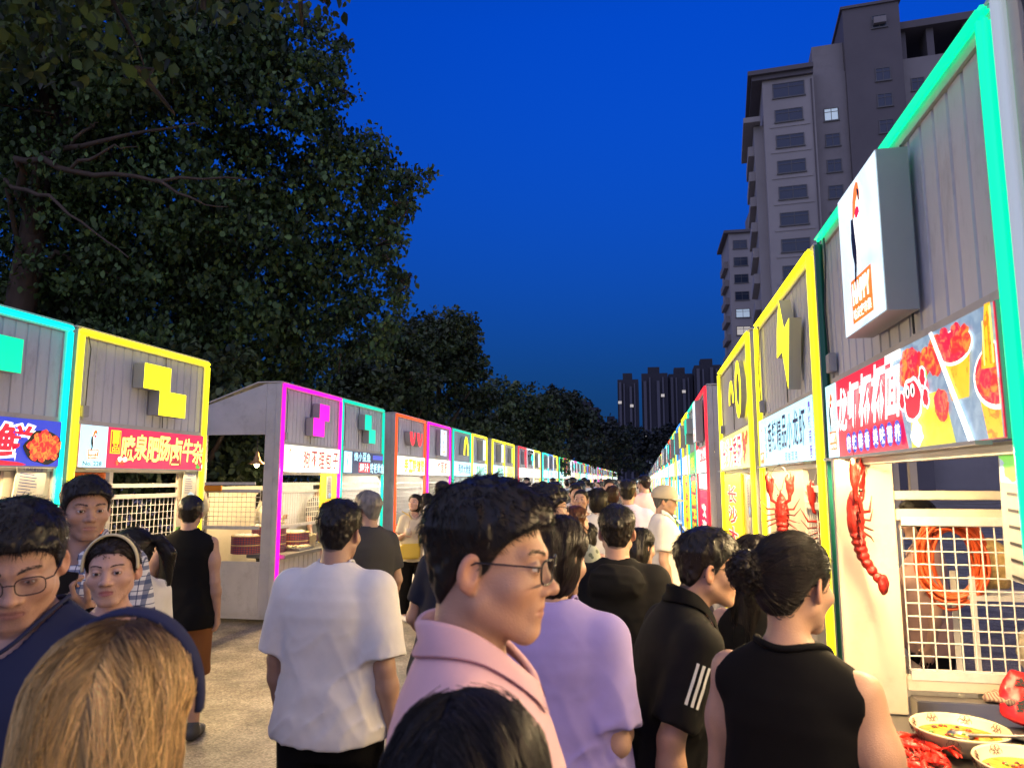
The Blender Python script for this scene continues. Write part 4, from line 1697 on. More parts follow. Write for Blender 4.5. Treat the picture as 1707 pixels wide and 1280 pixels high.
def grad(fn, P, h=.002):
    g = np.zeros_like(P)
    for k in range(3):
        e = np.zeros(3, np.float32)
        e[k] = h
        g[:, k] = fn(P + e) - fn(P - e)
    return g / np.maximum(_len(g), 1e-6)[:, None]


def rot_z(a):
    c, s = math.cos(a), math.sin(a)
    return np.array([[c, -s, 0], [s, c, 0], [0, 0, 1]], np.float32)


def rot_x(a):
    c, s = math.cos(a), math.sin(a)
    return np.array([[1, 0, 0], [0, c, -s], [0, s, c]], np.float32)


def rot_y(a):
    c, s = math.cos(a), math.sin(a)
    return np.array([[c, 0, s], [0, 1, 0], [-s, 0, c]], np.float32)


def strands(P, T, N, length, width, segs=3, droop=0.0, rnd=None, cols=None, curve=.3):
    """thin three-sided hairs from roots P along T, bending with N; returns V, faces, colours"""
    n = len(P)
    rnd = rnd or np.random.RandomState(1)
    B = np.cross(T, N)
    B /= np.maximum(_len(B), 1e-6)[:, None]
    Vs, Cs = [], []
    L = np.broadcast_to(np.asarray(length, np.float32), (n,))
    for i in range(segs + 1):
        t = i / segs
        c = P + T * (L * t)[:, None] - N * (L * curve * t * t)[:, None]
        c = c - np.array([0, 0, 1], np.float32) * (droop * L * t * t)[:, None]
        w = width * (1 - t * .85)
        for k in range(3):
            a = 2 * math.pi * k / 3
            Vs.append(c + B * (w * math.cos(a)) + N * (w * math.sin(a)))
    V = np.stack(Vs, 1).reshape(-1, 3)
    per = (segs + 1) * 3
    base = (np.arange(n) * per)[:, None]
    fs = []
    for i in range(segs):
        for k in range(3):
            fs.append(np.concatenate([base + i * 3 + k, base + i * 3 + (k + 1) % 3, base + (i + 1) * 3 + (k + 1) % 3, base + (i + 1) * 3 + k], 1))
    Fq = np.concatenate(fs)
    C = None if cols is None else np.repeat(cols, per, 0)
    return V, Fq, C

# ------------------------------------------------------------------ people
PIV = np.array([0, 0, .95], np.float32)
PROF_Z = np.array([.76, .84, .90, .96, 1.03, 1.10, 1.18, 1.26, 1.33, 1.39, 1.44, 1.48, 1.52])
PROF = {
    'm': (np.array([.150, .170, .176, .170, .156, .150, .158, .170, .176, .166, .125, .075, .04]),
          np.array([.095, .112, .118, .116, .108, .106, .114, .120, .120, .108, .088, .065, .03])),
    'f': (np.array([.150, .176, .180, .168, .142, .130, .136, .148, .150, .140, .105, .062, .03]),
          np.array([.095, .112, .118, .108, .095, .092, .100, .104, .104, .094, .076, .055, .025])),
}
HL_A = [0, 30, 52, 68, 80, 90, 100, 114, 126, 150, 180]
HL_Z = [.068, .066, .050, .030, .000, -.012, .010, .012, -.022, -.062, -.070]


NECKCUT = ((0, .030, 1.440), (0, -.035, 1.60))


def unit(v):
    v = np.asarray(v, np.float32)
    return v / np.linalg.norm(v)


class Figure:
    """joints and distance fields of one person, in units of a 1.75 m body facing +y, x to the person's right"""

    def __init__(s, sp):
        s.sp = sp
        s.sex = sp.get('sex', 'm')
        w = s.w = sp.get('w', 1.0)
        s.lean = R(sp.get('lean', 0))
        s.M = rot_x(-s.lean)
        hy, hp, hr = [R(v) for v in sp.get('head', (0, 0, 0))]
        s.Mh = rot_z(hy) @ rot_x(hp) @ rot_y(hr)
        shx = (.172 if s.sex == 'm' else .150) * w
        s.hs = sp.get('headsize', 1.0)
        dz = 0.0
        lg = sp.get('legs', ((4, 3), (-6, 8)))
        s.leg = []
        for sx, (a, b) in zip((1, -1), lg):
            a, b = R(a), R(b)
            hip = np.array([sx * .09 * w, 0, .90], np.float32)
            kn = hip + .415 * np.array([sx * .02, math.sin(a), -math.cos(a)], np.float32)
            an = kn + .40 * np.array([0, math.sin(a - b), -math.cos(a - b)], np.float32)
            s.leg.append([hip, kn, an])
        dz = .085 - min(l[2][2] for l in s.leg)
        s.dz = np.array([0, 0, dz], np.float32)
        for l in s.leg:
            for k in range(3):
                l[k] = l[k] + s.dz
        s.piv = PIV + s.dz
        s.nb = s.tl((0, -.022, 1.465))
        s.hc = s.tl((0, -.012 + sp.get('neckfwd', .02), 1.60 - sp.get('headdrop', 0))) + s.Mh @ np.array([0, .012, .036], np.float32)
        s.arm = []
        ua, fa = .285, .245
        for side, sx in (('r', 1), ('l', -1)):
            u, f, curl = sp.get(side, ((sx * .16, -.05, -1), (sx * .05, .25, -1), .45))
            sh = s.tl((sx * shx, -.015, 1.415))
            el_ = sh + ua * unit(u)
            wr = el_ + fa * unit(f)
            s.arm.append((sh, el_, wr, unit(f), curl, sx))
        s.hands = sp.get('fingers', True)

    def tl(s, p):
        p = np.asarray(p, np.float32)
        return s.piv + s.M @ (p - PIV)

    def to_t(s, P):
        return (P - s.piv) @ s.M + PIV

    def to_h(s, P):
        return ((P - s.hc) @ s.Mh) / s.hs

    # -- fields
    def torso(s, T, infl=0.0, straight=0.0, top=1.5, bot=.84, n=2.35, low=0.0):
        a, b = PROF[s.sex]
        a = a * s.w + infl
        b = b * (s.w * .5 + .5) + infl
        if straight:
            mx = np.maximum(a, np.where(PROF_Z < 1.26, np.max(a[:8]) * (1 - .02), a))
            a = a + (mx - a) * straight
            bx = np.maximum(b, np.where(PROF_Z < 1.26, np.max(b[:8]), b))
            b = b + (bx - b) * straight
        if low:
            lw = np.interp(PROF_Z, [.9, 1.2], [low, 0])
            a, b = a + lw, b + lw
        z = T[:, 2]
        A = np.interp(z, PROF_Z, a).astype(np.float32)
        B = np.interp(z, PROF_Z, b).astype(np.float32)
        C = np.interp(z, [.8, .95, 1.1, 1.3, 1.5], [-.012, -.005, .008, .0, -.02]).astype(np.float32)
        q = ((np.abs(T[:, 0]) / A) ** n + (np.abs(T[:, 1] - C) / B) ** n + 1e-9) ** (1 / n)
        d = (q - 1) * np.minimum(A, B)
        d = smax(d, z - top, .02)
        d = smax(d, bot - z, .012)
        bel = s.sp.get('belly', 0)
        if bel:
            d = smin(d, ell(T, (0, .04, 1.06), (.135 * s.w + infl, .08 + bel + infl, .15 + infl)), .06)
        if s.sex == 'f':
            for sx in (1, -1):
                d = smin(d, ell(T, (sx * .068, .075, 1.265), (.062 + infl, .058 + infl, .062 + infl)), .035)
        for sx in (1, -1):
            shx = (.172 if s.sex == 'm' else .150) * s.w
            d = smin(d, cone(T, (sx * .030, -.03, 1.470), (sx * (shx - .020), -.018, 1.400), .042 + infl, .048 + infl), .03)
        return d

    def arms(s, P, infl=0.0, upto=None, flare=0.0):
        d = None
        for sh, el_, wr, f, curl, sx in s.arm:
            k = 1.0 if s.sex == 'm' else .84
            k *= .5 + .5 * s.w
            if upto is not None and upto <= 1:
                e = sh + (el_ - sh) * upto
                q = cone(P, sh, e, .056 * k + infl, .046 * k + infl + flare)
                q = np.maximum(q, (P - e) @ unit(el_ - sh))
            else:
                q = cone(P, sh, el_, .054 * k + infl, .039 * k + infl)
                m1 = sh + (el_ - sh) * .45
                q = smin(q, ell(P, m1, (.047 * k + infl,) * 3), .05)
                q2 = cone(P, el_, el_ + (wr - el_) * .3, .039 * k + infl, .042 * k + infl)
                q2 = smin(q2, cone(P, el_ + (wr - el_) * .3, wr, .042 * k + infl, .0255 * k + infl), .02)
                q = smin(q, q2, .015)
                if upto is not None:
                    e = el_ + (wr - el_) * (upto - 1)
                    q = np.maximum(q, (P - e) @ unit(wr - el_))
            d = q if d is None else np.minimum(d, q)
        return d

    def hand(s, P, k):
        sh, el_, wr, f, curl, sx = s.arm[k]
        ref = np.array([-sx, 0, 0], np.float32)             # palms face the body
        nrm = ref - f * float(ref @ f)
        if np.linalg.norm(nrm) < .2:
            nrm = np.array([0, 1, 0], np.float32) - f * float(f[1])
        nrm = unit(nrm)
        if s.sp.get('palm'):
            nn = np.asarray(s.sp['palm'], np.float32)
            nrm = unit(nn - f * float(nn @ f))
        side = np.cross(nrm, f) * (1 if sx > 0 else -1)      # towards the thumb
        if float(side @ np.array([0, 1, .3], np.float32)) < 0:
            side = -side
        sc = 1.0 if s.sex == 'm' else .9
        d = None
        offs = (.030, .010, -.010, -.028)
        lens = ((.042, .026, .021), (.046, .030, .022), (.043, .027, .021), (.033, .021, .019))
        for o, ls in zip(offs, lens):
            kn = wr + f * (.088 - abs(o - .008) * .25) * sc + side * o * sc
            q = cone(P, wr + side * o * .55, kn, .0145 * sc, .0125 * sc)
            d = q if d is None else smin(d, q, .012)
        for j, (o, ls) in enumerate(zip(offs, lens)):
            p = wr + f * (.088 - abs(o - .008) * .25) * sc + side * o * sc
            ang = 0.0
            r0 = (.0098, .0100, .0095, .0085)[j] * sc
            for i, l in enumerate(ls):
                ang += curl * (.75, 1.0, .8)[i] * (1 + .12 * j)
                dr = f * math.cos(ang) + nrm * math.sin(ang) + side * (.10 - .07 * j) * (1 if i == 0 else .3)
                p2 = p + unit(dr) * l * sc
                q = cone(P, p, p2, r0, r0 * .9)
                d = smin(d, q, .004)
                p, r0 = p2, r0 * .9
        t0 = wr + f * .022 * sc + side * .020 * sc
        t1 = t0 + unit(f * .55 + side * .75 + nrm * .35) * .045 * sc
        t2 = t1 + unit(f * .85 + side * .35 + nrm * (.3 + curl * .4)) * .034 * sc
        t3 = t2 + unit(f * .9 + side * .05 + nrm * (.35 + curl * .5)) * .026 * sc
        d = smin(d, cone(P, t0, t1, .016 * sc, .0125 * sc), .012)
        d = smin(d, cone(P, t1, t2, .0120 * sc, .0105 * sc), .004)
        d = smin(d, cone(P, t2, t3, .0105 * sc, .0088 * sc), .004)
        return d

    def legs_d(s, P, infl=0.0, infl2=None):
        infl2 = infl if infl2 is None else infl2
        d = None
        for hip, kn, an in s.leg:
            k = .9 + .1 * s.w
            q = cone(P, hip, kn, .090 * k + infl, .054 * k + infl2)
            q = smin(q, cone(P, kn, kn + (an - kn) * .32 + np.array([0, -.012, 0], np.float32), .053 * k + infl2, .056 * k + infl2), .03)
            q = smin(q, cone(P, kn + (an - kn) * .32 + np.array([0, -.012, 0], np.float32), an, .056 * k + infl2, .036 * k + infl2), .03)
            d = q if d is None else np.minimum(d, q)
        return d

    def head_d(s, Q):
        m = s.sex == 'm'
        fw = s.sp.get('facew', 1.0)
        Q = Q / np.array([fw, 1, 1], np.float32)
        X = Q.copy()
        X[:, 0] = np.abs(X[:, 0])
        d = ell(X, (0, -.014, .030), (.0735, .0935, .0845))
        d = smin(d, ell(X, (0, .022, -.030), (.0600, .0660, .0740)), .03)
        jw = .050 if m else .045
        d = smin(d, cone(X, (jw, -.004, -.052), (.017, .058, -.094), .021, .017), .025)
        d = smin(d, cone(X, (0, .064, -.097), (.010, .064, -.097), .0165, .015), .018)
        d = smin(d, ell(X, (.044, .048, -.024), (.024, .024, .020)), .025)
        d = smin(d, cone(X, (.008, .078, .024), (.044, .064, .025), .0085 if m else .006, .007), .018)
        d = smax(d, -ell(X, (.0315, .093, .004), (.0185, .014, .0115)), .014)
        # nose
        d = smin(d, cone(X, (0, .075, .012), (0, .097, -.026), .0066, .0100), .012)
        d = smin(d, ell(X, (0, .1010, -.029), (.0115, .0100, .0090)), .008)
        d = smin(d, ell(X, (.0140, .0880, -.0325), (.0082, .0105, .0078)), .006)
        d = smax(d, -ell(X, (.0068, .0940, -.0395), (.0036, .0055, .0032)), .003)
        # mouth
        d = smin(d, ell(X, (0, .0720, -.062), (.028, .013, .022)), .014)
        op = s.sp.get('mouth', 0.0)
        d = smin(d, chain(X, [(0, .0825, -.0585), (.009, .0825, -.0572), (.0240, .0735, -.0625)], [.0042, .0045, .0018]), .004)
        d = smin(d, chain(X, [(0, .0815, -.0695 - op), (.010, .0805, -.0690 - op), (.0230, .0735, -.0635)], [.0052, .0050, .0018]), .004)
        d = smax(d, -chain(X, [(0, .0880, -.0634 - op * .5), (.012, .0865, -.0628 - op * .5), (.0245, .0765, -.0632)],
                           [.0016 + op * .5, .0014 + op * .45, .001]), .002)
        # eyelids: a lid bulge opened by an almond slit over the eyeball
        op2 = s.sp.get('eyes', 1.0)
        ball = ell(X, (.0315, .0715, .0035), (.0122, .0122, .0122))
        d = smin(d, ell(X, (.0315, .0718, .0040), (.0150, .0136, .0128)), .006)
        u = (X[:, 0] - .0315) / .0142
        zc = X[:, 2] - .0030 - .0010 * u
        slit = np.abs(zc) - .0036 * op2 * np.maximum(1 - u * u, 0) ** .7 + np.where(np.abs(u) > 1, .01, 0)
        d = np.maximum(d, -np.maximum(np.maximum(slit, .072 - X[:, 1]), ball - .0030))
        # ears
        ear = ell(X - np.array([.0, 0, 0], np.float32), (.0745, -.014, -.004), (.0085, .0185, .0310))
        Xe = X - np.array([.0745, -.014, -.004], np.float32)
        Xe = Xe @ rot_z(R(28)) @ rot_x(R(-12))
        ear = ell(Xe, (.004, -.004, 0), (.0075, .0185, .0305))
        ear = smin(ear, ell(Xe, (.0, .004, -.022), (.0075, .0095, .0115)), .006)
        ear = smax(ear, -ell(Xe, (.0125, -.001, .003), (.0080, .0105, .0190)), .004)
        d = smin(d, ear, .006)
        return d

    def body(s, P):
        T = s.to_t(P)
        d = s.torso(T)
        d = smin(d, s.arms(P), .022)
        if s.hands:
            for k in (0, 1):
                c = s.arm[k][2] + s.arm[k][3] * .08
                far = _len(P - c)
                ix = np.nonzero(far < .17)[0]
                if len(ix):
                    d[ix] = smin(d[ix], s.hand(P[ix], k), .008)
        else:
            for k in (0, 1):
                sh, el_, wr, f, curl, sx = s.arm[k]
                d = np.minimum(d, cone(P, wr, wr + f * .12, .028, .026))
        d = smin(d, s.legs_d(P), .03)
        for hip, kn, an in s.leg:
            d = smin(d, cone(P, an, an + np.array([0, .14, -.045], np.float32), .036, .022), .02)
        kf = 1.0 if s.sex == 'm' else .82
        hb = s.hc + s.Mh @ np.array([0, -.030, -.050], np.float32) * s.hs
        d = smin(d, cone(P, s.nb - s.M @ np.array([0, 0, .04], np.float32), hb, .062 * kf, .056 * kf), .03)
        r = _len(P - s.hc)
        ix = np.nonzero(r < .20 * s.hs)[0]
        if len(ix):
            d[ix] = smin(d[ix], s.head_d(s.to_h(P[ix])) * s.hs, .022)
        return d

    # -- clothes
    def top_d(s, P):
        tp = s.sp['top']
        st = tp['style']
        T = s.to_t(P)
        loose = tp.get('loose', .016)
        hem = tp.get('hem', .84)
        d = s.torso(T, loose, tp.get('straight', .75), top=1.52, bot=hem, low=tp.get('low', .016))
        if st in ('tee', 'polo', 'shirt'):
            a = s.arms(P, tp.get('sl', .015), upto=tp.get('sleeve', .72), flare=tp.get('flare', .010))
            d = smin(d, a, .030)
        elif st in ('hoodie', 'long'):
            d = smin(d, s.arms(P, loose + .004, upto=1.92), .03)
        fold = tp.get('fold', .0065)
        wgt = np.clip((1.42 - T[:, 2]) / .3, .15, 1).astype(np.float32)
        nz = noise3(T, (9, 9, 4.2), tp.get('seed', 0)) + .55 * noise3(T @ rot_y(.6), (22, 18, 7), 3 + tp.get('seed', 0))
        cr = 1 - np.abs(noise3(T @ rot_y(-.5), (15, 13, 5.0), 9 + tp.get('seed', 0)))
        cr2 = 1 - np.abs(noise3(T @ rot_y(.9), (17, 17, 6.0), 14 + tp.get('seed', 0)))
        d = d - fold * wgt * (nz * .6 + cr ** 3 * .9 + cr2 ** 4 * .8 - .4)
        nr = tp.get('neck', .066)
        if st == 'tank':  # thin straps
            cutn = cone(T, (0, .06, 1.36), (0, -.03, 1.62), .085, .10)
            d = smax(d, -cutn, .006)
            for sh, el_, wr, f, curl, sx in s.arm:
                c = s.to_t(sh[None])[0]
                d = smax(d, -cone(T, c + np.array([-sx * tp.get('armhole', .012), 0, .06], np.float32), c + np.array([sx * .10, 0, -.13], np.float32), .05, .085), .006)
        else:
            d = smax(d, -cone(T, *NECKCUT, nr, nr + .006), .004)
        if st == 'sleeveless':
            for sh, el_, wr, f, curl, sx in s.arm:
                c = s.to_t(sh[None])[0]
                ah = tp.get('armhole', .0)
                d = smax(d, -cone(T, c + np.array([sx * (.052 - ah), .01, .07], np.float32), c + np.array([sx * (.062 - ah), .01, -.10], np.float32), .050, .058), .006)
        if st == 'hoodie':
            hd = ell(T, (0, -.125, 1.420), (.125, .058, .085))
            hd = smax(hd, -ell(T, (0, -.085, 1.500), (.075, .045, .060)), .015)
            hd = hd - .012 * (1 - np.abs(noise3(T, (10, 10, 26), 5))) ** 2
            d = smin(d, hd, .02)
        return d

    def bottom_d(s, P):
        bt = s.sp['bottom']
        st = bt['style']
        q = P - s.dz
        if st == 'skirt':
            z = q[:, 2]
            A = np.interp(z, [.3, .95, 1.05], [bt.get('hemr', .26), .19, .16])
            ph = np.arctan2(P[:, 0], P[:, 1])
            rr = np.sqrt(P[:, 0] ** 2 + (P[:, 1] * 1.25) ** 2)
            d = rr - A - .012 * np.sin(ph * 11) * np.clip((1 - z) * 2, 0, 1)
            d = np.maximum(d, z - 1.03)
            return np.maximum(d, bt.get('length', .45) - z) * .9
        d = s.torso(q, .012, .2, top=1.02, bot=.79)
        w = bt.get('wide', .018)
        d = smin(d, s.legs_d(P, w, w + .012), .03)
        d = d - .005 * noise3(P, (12, 12, 8), 4)
        d = np.maximum(d, q[:, 2] - 1.0)
        d = np.maximum(d, (bt.get('length', .09)) - P[:, 2])
        return d

    def shoe_d(s, k):
        hip, kn, an = s.leg[k]

        def fn(P):
            q = P - np.array([an[0], an[1], an[2] - .085], np.float32)
            d = smin(cone(q, (0, -.04, .045), (0, .10, .038), .046, .044), cone(q, (0, .0, .06), (0, -.01, .10), .045, .046), .03)
            d = smin(d, cone(q, (0, .10, .034), (0, .17, .028), .042, .034), .02)
            return smax(d, .004 - q[:, 2], .004)
        lo = np.array([an[0] - .07, an[1] - .11, an[2] - .1])
        return fn, lo, lo + np.array([.14, .34, .22])


def hair_field(fig, style):
    def hl(Q):
        ph = np.degrees(np.arctan2(np.abs(Q[:, 0]), Q[:, 1]))
        return np.interp(ph, HL_A, HL_Z).astype(np.float32), ph
    fw = fig.sp.get('facew', 1.0)
    thick = fig.sp.get('hair_thick', 1.0)
    fade = fig.sp.get('fade', 1.0)

    def skull(Q):
        return smin(ell(Q, (0, -.014, .030), (.0745 * fw, .0945, .0855)), ell(Q, (0, -.02, -.02), (.066 * fw, .075, .085)), .02)

    def short(Q):
        h, ph = hl(Q)
        th = np.interp(Q[:, 2], [-.07, -.02, .02, .06, .10, .13], [.001, .005 * fade, .011 * fade, .018, .024, .026]).astype(np.float32) * thick
        th = th + np.clip((Q[:, 1] - .02) / .06, 0, 1) * np.clip((Q[:, 2] - .05) / .05, 0, 1) * fig.sp.get('quiff', .004)
        d = skull(Q) - th - .0045 * noise3(Q, (55, 55, 38), 2) * thick - .003 * noise3(Q, (130, 130, 70), 6) * thick
        return smax(d, (h - Q[:, 2]) * .8, .006)

    def cap(Q, t=.016):
        h, ph = hl(Q)
        d = skull(Q) - t * np.clip((Q[:, 2] - h) / .035, .12, 1) - .002 * noise3(Q, (40, 90, 30), 2)
        return smax(d, (h - Q[:, 2]) * .8, .008)

    if style == 'short':
        return short, (-.10, -.13, -.10), (.10, .125, .16)
    if style == 'curly':
        def f(Q):
            h, ph = hl(Q)
            d = skull(Q) - np.interp(Q[:, 2], [-.05, 0, .05, .1], [.008, .018, .032, .036]).astype(np.float32) - .012 * noise3(Q, 42, 3) - .006 * noise3(Q, 90, 5)
            return smax(d, (h - .012 - Q[:, 2]) * .8, .006)
        return f, (-.13, -.16, -.10), (.13, .14, .19)
    if style == 'bob':
        def f(Q):
            d = smin(cap(Q, .022), ell(Q, (0, -.035, -.02), (.092 * fw, .085, .105)), .02)
            d = smax(d, -ell(Q, (0, .085, -.045), (.064 * fw, .085, .095)), .012)
            d = np.maximum(d, -.115 - Q[:, 2])
            return d - .0035 * noise3(Q, (60, 60, 9), 2)
        return f, (-.12, -.15, -.14), (.12, .13, .16)
    if style in ('long', 'longback'):
        L = fig.sp.get('hair_len', .30)

        def f(Q):
            d = smin(cap(Q, .020), ell(Q, (0, -.040, -.02), (.090 * fw, .080, .11)), .02)
            e = cone(Q, (0, -.055, -.05), (0, -.080, -L), .085, .055)
            e = np.maximum(np.maximum(e, np.abs(Q[:, 1] + .075) - .045), -L - .02 - Q[:, 2])
            d = smin(d, e, .03)
            d = smax(d, -ell(Q, (0, .085, -.055), (.062 * fw, .085, .11)), .012)
            return d - .004 * noise3(Q, (60, 60, 6), 2)
        return f, (-.13, -.17, -L - .05), (.13, .13, .16)
    if style == 'bun':
        def f(Q):
            d = cap(Q, .012)
            b = ell(Q, (-.050, -.118, .020), (.046, .044, .050)) - .009 * noise3(Q, 38, 4) - .005 * noise3(Q, 85, 1)
            return smin(d, b, .010)
        return f, (-.13, -.20, -.10), (.11, .125, .15)
    if style == 'ponytail':
        sw = fig.sp.get('tail', (.0, -.16, -.20))

        def f(Q):
            d = cap(Q, .012)
            t = chain(Q, [(0, -.105, .05), (sw[0] * .4, -.15, .045), (sw[0] * .8, sw[1] - .02, -.04), sw], [.020, .030, .036, .010])
            return smin(d, t - .004 * noise3(Q, (60, 60, 12), 4), .012)
        return f, (-.20, -.24, -.30), (.20, .125, .15)
    return None


def traced_hair(fn, P, st, hc, sp, rs, steps):
    """hairs combed over the hair surface: down and back, or towards the bun or tail"""
    n = len(P)
    part = sp.get('part', 0.0)
    tone = sp.get('streaks')
    P = P.astype(np.float32).copy()
    off = rs.uniform(.0003, .0042, n).astype(np.float32)
    fly = rs.rand(n) < .035
    off[fly] = rs.uniform(.004, .012, fly.sum())
    step = sp.get('hair_step', .0075)
    tgt = np.array([0, -.120, .03], np.float32)
    jit = rs.normal(0, .06, (n, 3)).astype(np.float32)
    jit[fly] *= 3.5
    w0 = sp.get('strand_w', .0010) * rs.uniform(.6, 1.3, n)
    if st in ('long', 'longback', 'bob'):           # start high on the head so that hairs run the full length
        k = rs.rand(n) < .6
        P[k, 2] = np.abs(P[k, 2]) * .5 + .07
        P[k, 0] *= .8
    rows, dist = [], np.zeros(n)
    wav = rs.uniform(0, 6.28, n)
    for i in range(steps + 1):
        for _ in range(2):
            N = grad(fn, P, .004)
            P = P - N * (fn(P) - off)[:, None]
        rows.append((P.copy(), N))
        if st in ('bun', 'ponytail'):
            T = (np.array([-.05, -.12, .02], np.float32) if st == 'bun' else tgt) - P
            T = T / np.maximum(_len(T), .02)[:, None]
        else:
            sgn = np.where(P[:, 0] > part, 1.0, -1.0)
            up = np.clip((P[:, 2] - .06) / .05, 0, 1)
            T = np.stack([sgn * (.25 + .9 * up), -.25 - .55 * up, -1.0 + .2 * up], 1)
        T = T + jit + sp.get('wave', .10) * np.sin(wav + i * .55)[:, None] * np.array([1, .6, 0])
        T = T - N * np.einsum('ij,ij->i', T, N)[:, None]
        T /= np.maximum(_len(T), 1e-5)[:, None]
        P = (P + T * step).astype(np.float32)
    clump = np.clip(1 + .60 * noise3(rows[0][0], (80, 80, 14), 11) + .35 * noise3(rows[0][0], (150, 150, 30), 12), .3, 2.0)[:, None]
    base = np.tile(hc, (n, 1)) * rs.uniform(.7, 1.4, (n, 1)) * clump
    Vs, Cs = [], []
    for i, (p, N) in enumerate(rows):
        q = rows[min(i + 1, steps)][0] - rows[max(i - 1, 0)][0]
        B = np.cross(q, N)
        B /= np.maximum(_len(B), 1e-6)[:, None]
        w = w0 * (1 if i < steps - 1 else .5)
        for k in range(3):
            a = 2 * math.pi * k / 3
            Vs.append(p + B * (w * math.cos(a))[:, None] + N * (w * math.sin(a))[:, None])
        c = base
        if tone is not None:
            m = np.clip((_len(p - np.array([part, -.03, .118], np.float32)) - .025 - rs.rand(n) * .03) / .05, 0, 1)[:, None]
            c = base * m + np.asarray(tone) * (1 - m)
        for k in range(3):
            Cs.append(c)
    V = np.stack(Vs, 1).reshape(-1, 3)
    C = np.stack(Cs, 1).reshape(-1, 3)
    per = (steps + 1) * 3
    b = (np.arange(n) * per)[:, None]
    fs = []
    for i in range(steps):
        for k in range(3):
            fs.append(np.concatenate([b + i * 3 + k, b + i * 3 + (k + 1) % 3, b + (i + 1) * 3 + (k + 1) % 3, b + (i + 1) * 3 + k], 1))
    return V, np.concatenate(fs), C


def seal(lo, hi, h):
    return [axis_coords(l - 2 * h, u + 2 * h, h) for l, u in zip(lo, hi)]


SKIN_M = None


def skin_cols(fig, V, tone):
    Q = fig.to_h(V)
    tone = np.asarray(tone, np.float32)
    C = np.tile(tone, (len(V), 1))
    nz = noise3(V, 14, 3) * .06 + noise3(V, 60, 8) * .04
    C *= (1 + nz)[:, None]
    hd = _len(Q) < .17

    def blend(c, w):
        C[:] = C * (1 - w[:, None]) + np.asarray(c, np.float32) * w[:, None]
    X = Q.copy()
    X[:, 0] = np.abs(X[:, 0])
    w = np.exp(-((X[:, 0] - .042) ** 2 + (X[:, 1] - .06) ** 2 + (X[:, 2] + .028) ** 2) / .022 ** 2) * .30 * hd
    blend(tone * np.array([1.12, .80, .76]), w)
    w = np.exp(-((X[:, 0]) ** 2 + (X[:, 1] - .1) ** 2 + (X[:, 2] + .028) ** 2) / .014 ** 2) * .25 * hd
    blend(tone * np.array([1.10, .82, .78]), w)
    ear = np.clip((X[:, 0] - .074) / .006, 0, 1) * (np.abs(X[:, 2]) < .05) * hd
    blend(tone * np.array([1.08, .78, .72]), ear * .5)
    # lips
    lip = ((np.abs(X[:, 0]) / .0245) ** 2 + ((X[:, 2] + .0640) / .0105) ** 2)
    w = np.clip((1.1 - lip) / .35, 0, 1) * (Q[:, 1] > .066) * hd
    blend(np.asarray(fig.sp.get('lip', (.38, .17, .14)), np.float32), w * .85)
    # beard shadow
    if fig.sex == 'm':
        w = np.clip((-.040 - Q[:, 2]) / .03, 0, 1) * np.clip((Q[:, 1] - .0) / .03, 0, 1) * hd * .22 * (lip > 1)
        blend(tone * np.array([.60, .58, .60]), w)
    # lash line and lids
    e = ((X[:, 0] - .0315) / .0165) ** 2 + ((X[:, 2] - .0028) / .0072) ** 2
    w = np.clip((1.25 - e) / .5, 0, 1) * (Q[:, 1] > .06) * hd
    blend(tone * np.array([.45, .36, .33]), w * .75)
    # scalp under the hair: the hair's shadow painted dark
    h = np.interp(np.degrees(np.arctan2(X[:, 0], Q[:, 1])), HL_A, HL_Z)
    w = np.clip((Q[:, 2] - h) / .006 + .5, 0, 1) * hd * (1 if fig.sp.get('hair') else 0) * (X[:, 0] < .077)
    blend((.035, .027, .022), w * .85)
    return np.clip(C, 0.005, 1)


def neck_ring(fig, nr, n=64):
    """the line where the cut-out for the neck leaves the shirt, front (body +y) first"""
    a0, a1 = np.array(NECKCUT[0]), np.array(NECKCUT[1])
    ax = unit(a1 - a0)
    e1 = np.array([1, 0, 0])
    e2 = np.cross(ax, e1)
    ring = []
    for k in range(n):
        th = 2 * math.pi * k / n + math.pi / 2
        ts = np.linspace(-nr * .97, .12, 80)
        rad = [(nr + .006 * min(1, t / .17)) if t > 0 else math.sqrt(nr * nr - t * t) for t in ts]
        pp = np.array([a0 + ax * t + (e1 * math.cos(th) + e2 * math.sin(th)) * (r + .002) for t, r in zip(ts, rad)], np.float32)
        B = (pp - PIV) @ fig.M.T + fig.piv
        ins = fig.top_d(B) < .004
        k0 = int(np.argmax(ins))
        k1 = k0 + int(np.argmin(ins[k0:]))
        ring.append(B[max(k1 - 1, 0)])
    ring = np.array(ring)
    for _ in range(6):
        ring = .5 * ring + .25 * np.roll(ring, 1, 0) + .25 * np.roll(ring, -1, 0)
    return ring, fig.M @ ax


